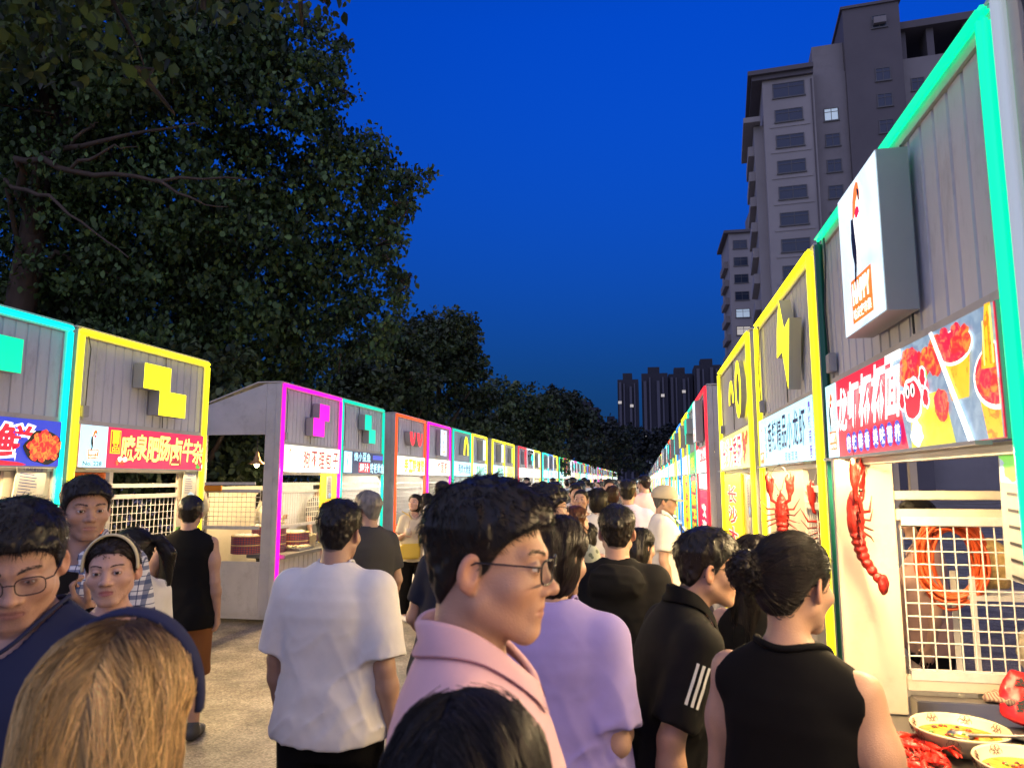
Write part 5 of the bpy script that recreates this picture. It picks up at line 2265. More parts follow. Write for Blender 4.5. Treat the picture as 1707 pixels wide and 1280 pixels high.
def build_collar(fig, ring, ax, m, parent, s):
    """a stand round the neck with the leaf turned down over the shirt, open at the throat"""
    n = len(ring)
    cen = ring.mean(0)
    rows = []
    ids = list(range(3, n - 2))
    for q, i in enumerate(ids):
        p = ring[i]
        rad = p - cen
        rad = rad - ax * float(rad @ ax)
        rad = rad / np.linalg.norm(rad)
        fr = abs(q / (len(ids) - 1) * 2 - 1)            # 1 at the throat, 0 at the nape
        tip = .036 + .034 * max(0, (fr - .72) / .28) ** 1.5
        st = .034 - .010 * fr
        top = p + ax * st - rad * .006
        out = top + rad * .013 - ax * .002
        low = p + rad * (tip * .75) - ax * tip * .25
        pts = np.array([low, p + rad * tip * .45 + ax * .010], np.float32)
        for _ in range(8):                                # lay the leaf on the shirt
            g = grad(fig.top_d, pts, .004)
            pts = pts - g * (np.clip(fig.top_d(pts), -.02, .02) - np.array([.007, .011]))[:, None]
        t2 = unit(low - p) * .004
        rows.append([p - rad * .002, p - rad * .004 + ax * st * .6, top, top + rad * .006 + ax * .004, out, pts[1] + ax * .003, pts[0] + ax * .003, pts[0] - ax * .002, pts[1] - ax * .004, p + rad * .004])
    k = len(rows[0])
    vs = [c * s for r in rows for c in r]
    m2 = len(rows)
    fs = [[i * k + j, i * k + (j + 1) % k, (i + 1) * k + (j + 1) % k, (i + 1) * k + j] for i in range(m2 - 1) for j in range(k)]
    fs += [list(range(k))[::-1], [(m2 - 1) * k + j for j in range(k)]]
    MB().add(vs, fs, 0, True).build('collar', m, parent)


def make_person(sp, name='person'):
    fig = Figure(sp)
    s = sp.get('H', 1.70) / 1.75
    lod = sp.get('lod', 1)
    hb = (.013, .016, .024)[lod]
    hh = (.0032, .0055, .012)[lod]
    hf = (.0048, .0062, .02)[lod]
    fig.hands = lod < 2
    # extents
    pts = [p for a in fig.arm for p in (a[0], a[1], a[2], a[2] + a[3] * .2)] + [p for l in fig.leg for p in l] + [fig.hc]
    pts = np.array(pts)
    lo = np.minimum(pts.min(0) - .12, [-.26, -.24, -.02])
    hi = np.maximum(pts.max(0) + .14, [.26, .24, 1.6])
    lo[2] = -.02
    for l in fig.leg:
        hi[1] = max(hi[1], l[2][1] + .22)
    fx, fy, fz = [], [], []
    for k, fl in enumerate((fx, fy, fz)):
        fl.append((fig.hc[k] - .125, fig.hc[k] + .125 + (.01 if k == 2 else 0), hh))
        if lod < 2 and sp.get('finehands', lod == 0):
            for a in fig.arm:
                c = a[2] + a[3] * .085
                fl.append((c[k] - .085, c[k] + .085, hf))
    X, Y, Z = axis_coords(lo[0], hi[0], hb, fx), axis_coords(lo[1], hi[1], hb, fy), axis_coords(lo[2], hi[2], hb, fz)
    V, Q = surface(fig.body, X, Y, Z)
    V = relax(V, Q, 1, .35)
    cols = skin_cols(fig, V, sp.get('skin', (.50, .30, .21)))
    me = np_mesh('person', V * s, [Q], cols=cols)
    body = link_mesh(name, me, [mat('skin', rough=.46, attr=True, bump=.20, bscale=420, var=.035, vscale=55, rvar=.10, spec=.5)])

    def part(nm, fn, lo, hi, h, m, space=None, smooth_it=1, roots=None):
        V, Q = surface(fn, *seal(lo, hi, h))
        if len(V) == 0:
            return None, None, None
        V = relax(V, Q, smooth_it, .4)
        W = V if space is None else (V * fig.hs) @ fig.Mh.T + fig.hc
        o = link_mesh(nm, np_mesh(nm, W * s, [Q]), [m], body)
        return o, V, Q

    lo0, hi0 = lo - .03, hi + .03
    if sp.get('top'):
        tp = sp['top']
        h = (.0070, .0120, .022)[lod]
        t_lo = np.array([lo0[0], -.30, .70])
        t_hi = np.array([hi0[0], .34, 1.60])
        if lod < 2 or fig.lean:
            ends = np.array([a[1] for a in fig.arm] + [a[0] for a in fig.arm] + [a[2] for a in fig.arm])
            t_lo = np.minimum(t_lo, ends.min(0) - .09)
            t_hi = np.maximum(t_hi, ends.max(0) + .09)
            t_hi[1] += max(0, math.sin(fig.lean)) * .5
        so, _, _ = part(tp.get('name', 'shirt'), fig.top_d, t_lo, t_hi, h, tp['mat'], smooth_it=2)
        if lod < 2 and tp['style'] != 'tank' and so:
            nr = tp.get('neck', .066)
            ring, ax = neck_ring(fig, nr)
            if tp['style'] in ('tee', 'sleeveless', 'long'):
                MB().tube([p * s for p in ring], tp.get('rim', .0050) * s, 6, closed=True).build('neckband', tp.get('band', tp['mat']), so)
            elif sp.get('collar'):
                build_collar(fig, ring, ax, sp['collar'], so, s)
    if sp.get('bottom'):
        bt = sp['bottom']
        h = (.014, .016, .024)[lod]
        part(bt.get('name', 'trousers'), fig.bottom_d, np.array([-.34, min(lo0[1], -.34), .02]), np.array([.34, max(hi0[1], .34), 1.06]), h, bt['mat'])
    if sp.get('shoes'):
        for k in (0, 1):
            fn, a, b = fig.shoe_d(k)
            part('shoe', fn, a, b, (.010, .012, .02)[lod], sp['shoes'])
    # hair
    st = sp.get('hair')
    if st:
        fn, a, b = hair_field(fig, st)
        h = (.0040, .0060, .013)[lod]
        V, Q = surface(fn, *seal(a, b, h))
        V = relax(V, Q, 1, .4)
        hc = np.asarray(sp.get('hair_col', (.012, .010, .009)), np.float32)
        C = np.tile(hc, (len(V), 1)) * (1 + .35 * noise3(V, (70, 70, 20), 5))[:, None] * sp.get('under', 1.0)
        fl = [Q]
        n_st = sp.get('strands', (2600, 700, 0)[lod])
        if n_st:
            rs = np.random.RandomState(len(V))
            ix = rs.randint(0, len(V), n_st)
            P0 = V[ix]
            N = grad(fn, P0, .004)
            if st in ('short', 'curly'):
                cw = np.array([0, -.055, .125], np.float32)
                T = P0 - cw
                front = np.clip((P0[:, 1] - .0) / .06, 0, 1) * np.clip((P0[:, 2] - .07) / .03, 0, 1)
                T = T + front[:, None] * np.array(sp.get('sweep', (.05, .06, .05)), np.float32)
                ln = rs.uniform(.014, .030, n_st) * np.interp(P0[:, 2], [-.07, 0, .06, .12], [.2, .45 * fade_of(sp), .9, 1.15])
                T = T - N * np.einsum('ij,ij->i', T, N)[:, None]
                T /= np.maximum(_len(T), 1e-5)[:, None]
                T = T + N * .30 + rs.normal(0, .22, (n_st, 3))
                T /= _len(T)[:, None]
                SV, SF, SCl = strands((P0 - N * .003).astype(np.float32), T.astype(np.float32), N, ln, sp.get('strand_w', .0011), 3, 0, rs,
                                      np.tile(hc, (n_st, 1)) * rs.uniform(.6, 2.2, (n_st, 1)), curve=.25)
            else:
                SV, SF, SCl = traced_hair(fn, P0, st, hc, sp, rs, (12, 7)[lod])
            fl.append(SF + len(V))
            V = np.concatenate([V, SV])
            C = np.concatenate([C, SCl])
        W = (V * fig.hs) @ fig.Mh.T + fig.hc
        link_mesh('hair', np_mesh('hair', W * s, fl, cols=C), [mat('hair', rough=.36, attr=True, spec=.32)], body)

    def hpos(p):
        return (fig.hc + fig.Mh @ (np.asarray(p, np.float32) * fig.hs)) * s
    fig.hpos, fig.s, fig.obj = hpos, s, body
    if sp.get('face') and lod < 2:
        fwid = sp.get('facew', 1.0)
        for sx in (1, -1):
            c = np.array([.0315 * fwid * sx, .0715, .0035])
            n = 20
            th = np.linspace(0, math.pi, n)
            ph = np.linspace(0, 2 * math.pi, 25)[:-1]
            g = sp.get('gaze', (0, 0))
            G = rot_z(R(g[0])) @ rot_x(R(g[1]))
            loc = np.array([(math.sin(t) * math.cos(p), math.cos(t), math.sin(t) * math.sin(p)) for t in th for p in ph])
            ev = (loc @ G.T) * .0124 + c
            ec = np.array([((.006, .005, .005) if t < .20 else (.030, .014, .008) if t < .50 else (.62, .58, .55)) for t in th for p in ph])
            k = len(ph)
            ef = np.array([[i * k + j, i * k + (j + 1) % k, (i + 1) * k + (j + 1) % k, (i + 1) * k + j] for i in range(n - 1) for j in range(k)])
            W = np.array([hpos(p) for p in ev])
            link_mesh('eye', np_mesh('eye', W, [ef], cols=ec), [mat('eye', rough=.08, attr=True, spec=.6)], body)
        # eyebrows
        rs = np.random.RandomState(5)
        nb = 170 if lod == 0 else 90
        t = rs.rand(nb * 2)
        sg = np.where(np.arange(nb * 2) % 2 == 0, 1, -1)
        px = (.012 + t * .036) * sg * fwid
        pz = .0245 + .006 * np.sin(t * 2.2) + rs.normal(0, .0013 if fig.sex == 'f' else .0020, nb * 2)
        P0 = np.stack([px, np.full(nb * 2, .11), pz], 1).astype(np.float32)
        for _ in range(14):
            P0[:, 1] -= np.clip(fig.head_d(P0), -.02, .03) * .8
        N = grad(fig.head_d, P0, .002)
        T = np.stack([sg * .9, np.full(nb * 2, -.1), .35 - t * .5], 1).astype(np.float32)
        T = T - N * np.einsum('ij,ij->i', T, N)[:, None] + N * .12
        T /= _len(T)[:, None]
        bc = np.asarray((.035, .026, .021), np.float32) if not sp.get('brow') else np.asarray(sp['brow'])
        for g in (1, -1):
            k = sg == g
            SV, SF, SCl = strands(P0[k], T[k].astype(np.float32), N[k], .0080, .00042, 2, 0, rs, np.tile(bc, (int(k.sum()), 1)))
            Wv = (SV * fig.hs) @ fig.Mh.T + fig.hc
            link_mesh('eyebrow', np_mesh('eyebrow', Wv * s, [SF], cols=SCl), [mat('hair', attr=True)], body)
    if sp.get('glasses'):
        gc = mat('spectacle_frame', sp['glasses'] if isinstance(sp['glasses'], tuple) else (.01, .01, .012), rough=.25)
        mb = MB()
        fwid = sp.get('facew', 1.0)
        lens = MB()
        for sx in (1, -1):
            loop = []
            for k in range(20):
                a = 2 * math.pi * k / 20
                ca, sa = math.cos(a), math.sin(a)
                ex = .0255 * math.copysign(abs(ca) ** .65, ca)
                ez = .0185 * math.copysign(abs(sa) ** .65, sa)
                loop.append((sx * (.0345 * fwid) + ex, .1005 - abs(sx * .0345 + ex) ** 2 * 2.6, .001 + ez))
            W = [hpos(p) for p in loop]
            mb.tube(W, .0013 * s * sp.get('rim', 1.0), 6, closed=True)
            lens.add(W, [list(range(20))] if sx < 0 else [list(range(20))[::-1]])
            mb.tube([hpos((sx * .0600 * fwid, .0905, .010)), hpos((sx * .0725 * fwid, .082, .011)), hpos((sx * .0775 * fwid, .040, .012)), hpos((sx * .0800 * fwid, -.005, .012)),
                     hpos((sx * .0800 * fwid, -.022, .004)), hpos((sx * .079 * fwid, -.034, -.018))], .0016 * s, 6)
        mb.tube([hpos((-.010, .100, .006)), hpos((0, .1035, .009)), hpos((.010, .100, .006))], .0014 * s, 6)
        gl = mb.build('glasses', gc, body)
        lens.build('lens', glass_mat('lens_glass'), gl)
    x, y = sp['pos'][:2]
    body.location = (x, y, sp['pos'][2] if len(sp['pos']) > 2 else 0)
    body.rotation_euler = (0, 0, R(sp.get('heading', 0)))
    tag(body, sp.get('label'), 'person', sp.get('group'))
    return fig


def fade_of(sp):
    return sp.get('fade', 1.0)

# ------------------------------------------------------------------ the people in the street
def cloth(key, c, **kw):
    a = dict(rough=.85, bump=.05, bscale=350, var=.06, vscale=9, spec=.25)
    a.update(kw)
    return mat('cloth_' + key, c, **a)


C_WHITE = cloth('white', (.74, .72, .68))
C_CREAM = cloth('cream', (.70, .62, .44))
C_PINK = cloth('pink', (.74, .47, .50))
C_LAV = cloth('lavender', (.40, .33, .66))
C_PLAV = cloth('pale_lavender', (.58, .54, .78))
C_BLACK = cloth('black', (.006, .006, .0065), spec=.12)
C_CHAR = cloth('charcoal', (.045, .045, .047))
C_GREY = cloth('grey', (.13, .13, .125))
C_NAVY = cloth('navy', (.020, .026, .065))
C_DKNAVY = cloth('dark_navy', (.010, .014, .032))
C_BROWN = cloth('rust_brown', (.19, .075, .022))
C_BEIGE = cloth('beige', (.52, .45, .34))
C_ROSE = cloth('dusty_rose', (.45, .28, .24))
C_SHOE = mat('shoe_white', (.68, .67, .64), .6)
C_DSHOE = mat('shoe_dark', (.03, .03, .03), .5)


def pattern_cloth(key, kind):
    if key in MATS:
        return MATS[key]
    m = bpy.data.materials.new(key)
    m.use_nodes = True
    nt = m.node_tree
    b = nt.nodes['Principled BSDF']
    b.inputs['Roughness'].default_value = .85
    b.inputs['Specular IOR Level'].default_value = .25
    tc = _n(nt, 'ShaderNodeTexCoord')
    sp_ = _n(nt, 'ShaderNodeSeparateXYZ')
    nt.links.new(tc.outputs['Object'], sp_.inputs[0])

    def stripes(sock, period, duty, ph=0.0):
        a = _n(nt, 'ShaderNodeMath', operation='MULTIPLY_ADD')
        a.inputs[1].default_value = 1 / period
        a.inputs[2].default_value = ph + 50
        nt.links.new(sock, a.inputs[0])
        f = _n(nt, 'ShaderNodeMath', operation='FRACT')
        nt.links.new(a.outputs[0], f.inputs[0])
        g = _n(nt, 'ShaderNodeMath', operation='LESS_THAN')
        g.inputs[1].default_value = duty
        nt.links.new(f.outputs[0], g.inputs[0])
        return g.outputs[0]

    def over(base, fac, colr, k=1.0):
        mx = _n(nt, 'ShaderNodeMix', data_type='RGBA')
        ml = _n(nt, 'ShaderNodeMath', operation='MULTIPLY')
        ml.inputs[1].default_value = k
        nt.links.new(fac, ml.inputs[0])
        nt.links.new(ml.outputs[0], mx.inputs[0])
        if isinstance(base, tuple):
            mx.inputs[6].default_value = (*base, 1)
        else:
            nt.links.new(base, mx.inputs[6])
        mx.inputs[7].default_value = (*colr, 1)
        return mx.outputs[2]
    if kind == 'plaid':
        c = over((.72, .72, .70), stripes(sp_.outputs['X'], .052, .30), (.03, .06, .16), .75)
        c = over(c, stripes(sp_.outputs['Z'], .052, .30), (.03, .06, .16), .75)
        c = over(c, stripes(sp_.outputs['X'], .052, .07, .45), (.03, .05, .12), .8)
        c = over(c, stripes(sp_.outputs['Z'], .052, .07, .45), (.03, .05, .12), .8)
    elif kind == 'bars':
        c = over((.015, .015, .015), stripes(sp_.outputs['Z'], .06, .35), (.65, .50, .05), 1)
    else:
        vo = _n(nt, 'ShaderNodeTexVoronoi')
        vo.inputs['Scale'].default_value = 26
        nt.links.new(tc.outputs['Object'], vo.inputs['Vector'])
        lt = _n(nt, 'ShaderNodeMath', operation='LESS_THAN')
        lt.inputs[1].default_value = .34
        nt.links.new(vo.outputs['Distance'], lt.inputs[0])
        c = over((.012, .011, .011) if kind == 'floral' else (.30, .33, .28), lt.outputs[0], (.30, .17, .14) if kind == 'floral' else (.05, .07, .06), .8)
    nt.links.new(c, b.inputs['Base Color'])
    MATS[key] = m
    return m


C_PLAID = pattern_cloth('plaid', 'plaid')
C_BARS = pattern_cloth('bars', 'bars')
C_FLORAL = pattern_cloth('floral', 'floral')
C_MOTTLE = pattern_cloth('mottle', 'mottle')


def tee(m, **k):
    return dict(style=k.pop('style', 'tee'), mat=m, **k)


def pants(m, **k):
    return dict(style='trousers', mat=m, **k)


def shorts(m, **k):
    return dict(style='trousers', mat=m, length=k.pop('length', .50), wide=.03, name='shorts', **k)


def skirt(m, **k):
    return dict(style='skirt', mat=m, name='skirt', **k)


def who(px, py, d, label, **sp):
    """px, py = top of the head in the photograph, d = distance up the street"""
    p = at_y(px, py, d)
    sp.setdefault('H', float(p[2]) - .012)
    # the head sits ahead of the hips when the body leans
    h = R(sp.get('heading', 0))
    off = math.sin(R(sp.get('lean', 0))) * .62 + .02
    sp['pos'] = (p[0] + math.sin(h) * off, p[1] - math.cos(h) * off)
    sp['label'] = label
    return make_person(sp)


A_HANG = ((.14, -.06, -1), (.06, .22, -1), .5)
A_HANGL = ((-.14, -.06, -1), (-.06, .22, -1), .5)
P = {}
# -- nearest
P['pink'] = who(820, 808, 1.12, 'man in a pink polo shirt and dark glasses, in profile, closest to the viewer', lod=0, heading=-78, head=(-14, -3, 0), hair='short', fade=.42, hair_thick=.98, quiff=.012,
                face=True, glasses=(.008, .008, .010), rim=1.5, top=tee(C_PINK, style='polo', loose=.020, neck=.070), collar=C_PINK, bottom=pants(C_CHAR), shoes=C_SHOE, strands=5200,
                skin=(.52, .30, .20), gaze=(-4, 0), facew=1.0)
P['white'] = who(569, 834, 2.62, 'man in a plain white T-shirt seen from behind, walking down the street', lod=0, heading=-3, head=(3, -2, 0), hair='short', fade=.75, w=1.06,
                 top=tee(C_WHITE, loose=.028, hem=.865, low=.022, sl=.026, flare=.014, fold=.0065, sleeve=.88, straight=.9), bottom=pants(C_BLACK, wide=.022), shoes=C_DSHOE, strands=4200,
                 r=((.20, -.12, -1), (.10, .18, -1), .55), l=((-.20, -.02, -1), (-.06, .30, -1), .5), legs=((10, 6), (-9, 14)), skin=(.42, .25, .17))
P['polo'] = who(1178, 868, 2.28, 'man in a black polo with three white sleeve stripes, leaning towards the stalls', lod=0, heading=-74, lean=16, head=(-8, -4, 0), neckfwd=.035, hair='short', fade=.55, face=True,
                glasses=(.22, .19, .15), rim=.7, top=tee(cloth('black_polo', (.008, .008, .0085), spec=.18), style='polo', loose=.018, sleeve=.84, fold=.008), collar=C_BLACK, bottom=pants(C_BLACK), shoes=C_DSHOE,
                belly=.04, r=((.12, -.42, -1), (.05, -.02, -1), .5), strands=4200, skin=(.50, .28, .18), mouth=.002)
P['bun'] = who(1318, 886, 1.74, 'woman in a black sleeveless top with her hair in a bun, looking at the stalls', lod=0, sex='f', heading=-32, head=(-16, -6, 0), hair='bun', face=True,
               top=tee(C_BLACK, style='sleeveless', loose=.012, straight=.45, neck=.080, fold=.004, armhole=.018, rim=.0085), bottom=pants(C_BLACK), shoes=C_DSHOE, w=1.06, strands=5200,
               r=((.22, .02, -1), (.02, .35, -1), .5), l=((-.16, .06, -1), (-.02, .32, -1), .5), skin=(.56, .33, .21), hair_col=(.016, .013, .011))
P['lav'] = who(926, 862, 2.08, 'person in a loose lavender T-shirt standing just beyond the man in pink', lod=0, sex='f', heading=-8, head=(-25, -8, 0), hair='bob', w=1.10, hair_col=(.020, .014, .011),
               top=tee(C_LAV, loose=.026, hem=.76, low=.022, sl=.020, sleeve=.84, flare=.012, fold=.010, straight=.9), bottom=pants(C_BEIGE), shoes=C_SHOE, strands=2400,
               r=((.13, -.16, -1), (-.10, 1.0, .10), .5))
P['hood'] = who(1028, 844, 3.25, 'young man in a black hooded top seen from behind', lod=0, heading=-2, head=(2, 0, 0), hair='short', fade=.7, top=tee(cloth('hoodie_black', (.008, .008, .008), spec=.18), style='hoodie', loose=.024, fold=.009, hem=.82),
                bottom=pants(C_BLACK), shoes=C_DSHOE, strands=3400, skin=(.52, .30, .20))
P['navytee'] = who(40, 846, 1.28, 'man in glasses and a navy T-shirt with white lettering, looking down at left', lod=0, heading=188, head=(30, -20, 4), hair='short', fade=.7, H=1.675, headdrop=.03, neckfwd=.03, face=True, eyes=.45, gaze=(0, -20),
                   glasses=(.02, .018, .016), rim=.9, top=tee(C_NAVY, loose=.022, neck=.074), bottom=pants(C_BLACK), shoes=C_SHOE, strands=3800, skin=(.52, .30, .21), facew=1.02)
P['plaid'] = who(144, 797, 2.50, 'man in a blue and white plaid shirt facing the viewer, raising a phone', lod=0, heading=198, head=(34, -3, 0), hair='short', fade=.8, face=True, facew=1.05,
                 top=tee(C_PLAID, style='shirt', loose=.020, sleeve=.85), collar=C_PLAID, bottom=pants(C_CHAR), shoes=C_DSHOE, belly=.03, strands=3000,
                 l=((-.26, .12, -1), (.62, .62, .62), .9), r=((.16, -.02, -1), (.04, .4, -1), .6), skin=(.46, .26, .17), palm=(0, 0, 1))
P['band'] = who(192, 892, 2.04, 'woman with a cream headband and a dark floral dress facing the viewer', lod=0, sex='f', heading=204, head=(2, 0, 3), hair='ponytail', tail=(.03, -.14, -.16), face=True, gaze=(8, 0),
                top=tee(C_FLORAL, style='tee', loose=.012, straight=.4, neck=.092, sleeve=.4), bottom=skirt(C_FLORAL), shoes=C_DSHOE, strands=3000, skin=(.58, .34, .24), lip=(.42, .13, .12),
                mouth=.001, brow=(.03, .02, .015), facew=1.03, hair_col=(.020, .013, .010))
P['pony'] = who(222, 878, 2.95, 'dark-haired girl with a ponytail and white shirt behind the woman with the headband', lod=1, sex='f', heading=72, head=(25, -8, 0), hair='ponytail', tail=(.05, -.17, -.20),
                top=tee(C_WHITE, loose=.018), bottom=pants(C_CHAR), shoes=C_SHOE, r=((.2, .1, -1), (-.2, .9, .1), .7), skin=(.5, .3, .2))
P['blonde'] = who(202, 1046, .81, 'blonde woman with a navy hairband, head seen from behind at the lower left', lod=0, sex='f', heading=18, head=(0, -4, 0), hair='long', hair_len=.30,
                  hair_col=(.68, .45, .175), streaks=(.07, .04, .02), part=.012, strands=30000, strand_w=.00050, hair_step=.024, under=.45, wave=.06, top=tee(C_CREAM, loose=.016), bottom=pants(C_CHAR), shoes=C_SHOE)
P['dark'] = who(782, 1160, .76, 'dark-haired girl at the bottom centre, only the crown of her head in view', lod=0, sex='f', heading=4, head=(0, -3, 0), hair='long', hair_len=.26, part=-.02,
                hair_col=(.010, .008, .008), strands=14000, strand_w=.0006, hair_step=.022, wave=.06, top=tee(C_WHITE, loose=.016), bottom=pants(C_CHAR), shoes=C_SHOE)
# -- a few steps away
P['vest'] = who(321, 828, 4.55, 'man in a black sleeveless shirt and brown shorts seen from behind', lod=1, heading=14, head=(6, 0, 0), hair='short', fade=1.1, finehands=True,
                top=tee(C_BLACK, style='sleeveless', loose=.026, hem=.80, neck=.066, armhole=-.004), bottom=shorts(C_BROWN, length=.46), shoes=C_DSHOE, skin=(.46, .27, .18),
                l=((-.42, .0, -1), (.35, .8, .25), .7), r=((.16, -.05, -1), (.05, .2, -1), .6), legs=((3, 2), (-2, 3)))
P['old'] = who(612, 820, 4.55, 'grey-haired man in glasses and a charcoal T-shirt behind the man in white', lod=1, heading=58, head=(8, 0, 0), hair='short', hair_col=(.16, .155, .15), face=True, glasses=(.05, .05, .05),
               top=tee(C_CHAR, loose=.03, hem=.78), bottom=pants(C_GREY), shoes=C_DSHOE, belly=.03, r=((.22, -.12, -1), (.02, .5, -.8), .6), skin=(.46, .28, .19))
P['snack'] = who(692, 823, 8.65, 'woman in a cream T-shirt with a yellow bag, eating in front of the orange stall', lod=1, sex='f', heading=-150, head=(-40, 16, 0), hair='bob', face=True, finehands=True,
                 top=tee(C_CREAM, loose=.026), bottom=pants(C_BLACK), shoes=C_SHOE, r=((.34, .1, -1), (-.25, .9, .35), .9), l=((-.3, .35, -1), (.45, .6, .85), 1.0), legs=((-8, 2), (12, 4)), skin=(.58, .36, .26))
P['skirt'] = who(713, 822, 9.5, 'long-haired woman in a pale dress behind the woman with the yellow bag', lod=1, sex='f', heading=-20, head=(0, 0, 0), hair='long', hair_len=.34, top=tee(C_WHITE), bottom=skirt(C_WHITE, length=.36), shoes=C_SHOE)
P['wt2'] = who(738, 803, 8.3, 'man in a white T-shirt, back turned, left of the man in pink', lod=1, heading=-14, hair='short', top=tee(C_WHITE, loose=.026), bottom=pants(C_CHAR), shoes=C_SHOE)
P['gt'] = who(757, 807, 6.4, 'man in a grey-brown T-shirt looking down, coming towards the viewer', lod=1, heading=176, head=(8, -24, 0), hair='short', face=True, glasses=(.03, .03, .03), top=tee(cloth('taupe', (.10, .085, .075))), bottom=pants(C_BLACK), shoes=C_SHOE,
              r=((.2, .0, -1), (0, .5, -.7), .6))
P['navy'] = who(772, 832, 3.45, 'person in a long dark navy dress, half hidden by the man in pink', lod=1, sex='f', heading=-12, hair='long', hair_len=.2, w=1.12, top=tee(C_DKNAVY, loose=.03, hem=.70, low=.04), bottom=skirt(C_DKNAVY, length=.40, hemr=.25), shoes=C_SHOE,
                l=((-.34, -.1, -1), (.1, .8, -.6), .6))
P['curly'] = who(918, 811, 4.2, 'curly-haired young man in glasses looking right beyond the man in pink', lod=1, heading=-48, head=(-30, -4, 0), hair='curly', face=True, glasses=(.05, .045, .04), top=tee(C_BLACK), bottom=pants(C_CHAR), shoes=C_SHOE)
P['brown'] = who(961, 844, 4.9, 'woman with reddish brown hair and a mottled green top seen from behind', lod=1, sex='f', heading=-26, head=(-25, 0, 0), hair='bob', hair_col=(.10, .035, .015), top=tee(C_MOTTLE, loose=.022), bottom=pants(C_CHAR), shoes=C_SHOE)
P['rose'] = who(980, 872, 5.6, 'short woman in a dusty rose top between the crowd in the middle', lod=1, sex='f', heading=-10, hair='bob', top=tee(C_ROSE, loose=.022), bottom=pants(C_BEIGE), shoes=C_SHOE)
P['strap'] = who(968, 815, 7.6, 'woman in a white top with a black bag strap walking towards the viewer', lod=1, sex='f', heading=172, head=(0, 6, 0), hair='ponytail', face=True, top=tee(C_WHITE, style='tank', loose=.014), bottom=pants(C_BEIGE), shoes=C_SHOE)
P['bobw'] = who(997, 814, 6.7, 'woman with a black bob, white T-shirt and black trousers seen from behind', lod=1, sex='f', heading=2, hair='bob', top=tee(C_WHITE, loose=.02), bottom=pants(C_BLACK), shoes=C_SHOE, w=1.08,
                l=((-.3, .0, -1), (.1, .5, -.8), .6))
P['tall'] = who(1046, 801, 7.2, 'tall man in a pale lavender T-shirt seen from behind', lod=1, heading=-4, hair='short', fade=.6, w=1.1, top=tee(C_PLAV, loose=.03), bottom=pants(C_CHAR), shoes=C_SHOE)
P['kid'] = who(1068, 880, 4.05, 'child with long dark hair beside the hooded young man', lod=1, sex='f', heading=-34, head=(-10, -6, 0), hair='long', hair_len=.24, top=tee(C_CHAR), bottom=pants(C_BLACK), shoes=C_SHOE)
P['bars'] = who(1021, 810, 9.6, 'person in a black and yellow striped top in the middle distance', lod=1, sex='f', heading=0, hair='bob', hair_col=(.05, .028, .015), top=tee(C_BARS), bottom=pants(C_BLACK), shoes=C_SHOE)
P['cap'] = who(1109, 812, 6.3, 'older man in a pale cap, white shirt and beige trousers facing the stalls', lod=1, heading=-84, head=(-8, -4, 0), hair='short', face=True, hair_col=(.10, .10, .10), finehands=True,
               top=tee(C_WHITE, style='shirt', loose=.03, hem=.80), collar=C_WHITE, bottom=pants(cloth('stone', (.50, .47, .42)), wide=.026), shoes=C_SHOE, belly=.03, r=((.12, -.08, -1), (.02, .25, -1), .8))
P['long'] = who(1262, 893, 2.75, 'long-haired girl in a black strap top, mostly hidden behind the woman with the bun', lod=0, sex='f', heading=-30, head=(-15, -2, 0), hair='long', hair_len=.33, hair_col=(.013, .010, .009),
                top=tee(C_BLACK, style='tank', loose=.010, straight=.3), bottom=pants(C_BLACK), shoes=C_SHOE, strands=2600, strand_w=.0009, hair_step=.018, skin=(.58, .34, .22))
P['vendor'] = make_person(dict(lod=1, sex='f', H=1.56, pos=(-5.02, 9.05), heading=-70, head=(-30, -18, 0), hair='ponytail', face=True, top=tee(C_CREAM, style='long', loose=.03), bottom=pants(C_CHAR), shoes=C_SHOE,
                               r=((.2, .35, -1), (-.5, .9, .25), .8), l=((-.2, .4, -1), (.4, .8, .9), .8), label='vendor in a cream long-sleeved shirt behind the steamers'))

# -- the crowd farther down the street
arche = []
rsC = random.Random(12)
for i, (sex, hair, bt) in enumerate([('m', 'short', 0), ('f', 'long', 1), ('m', 'short', 2), ('f', 'bob', 0), ('f', 'ponytail', 0), ('m', 'curly', 0)]):
    for hd in (0, 1):
        sp = dict(lod=2, sex=sex, hair=hair, H=1.70 if sex == 'm' else 1.60, pos=(0, 0), heading=0, head=(rsC.uniform(-20, 20), rsC.uniform(-8, 4), 0), w=rsC.uniform(.95, 1.1), legs=((14, 8), (-12, 16)) if hd else ((-8, 10), (10, 4)),
                  top=tee(C_WHITE, loose=.026), bottom=(pants(C_CHAR), skirt(C_CHAR), shorts(C_CHAR))[bt], shoes=C_SHOE, hair_len=.3,
                  r=((.16, rsC.uniform(-.2, .3), -1), (0, rsC.uniform(.2, .9), -.8), .5), l=((-.16, rsC.uniform(-.3, .2), -1), (0, rsC.uniform(.1, .6), -.9), .5))
        fg = make_person(sp)
        arche.append(fg.obj)
TOPS = [('white', C_WHITE), ('white', C_WHITE), ('cream', C_CREAM), ('black', C_BLACK), ('grey', C_GREY), ('pale lavender', C_PLAV), ('pink', C_PINK), ('navy', C_NAVY), ('beige', C_BEIGE), ('white', C_WHITE), ('white', C_WHITE), ('charcoal', C_CHAR)]
spots = []
y = 8.6
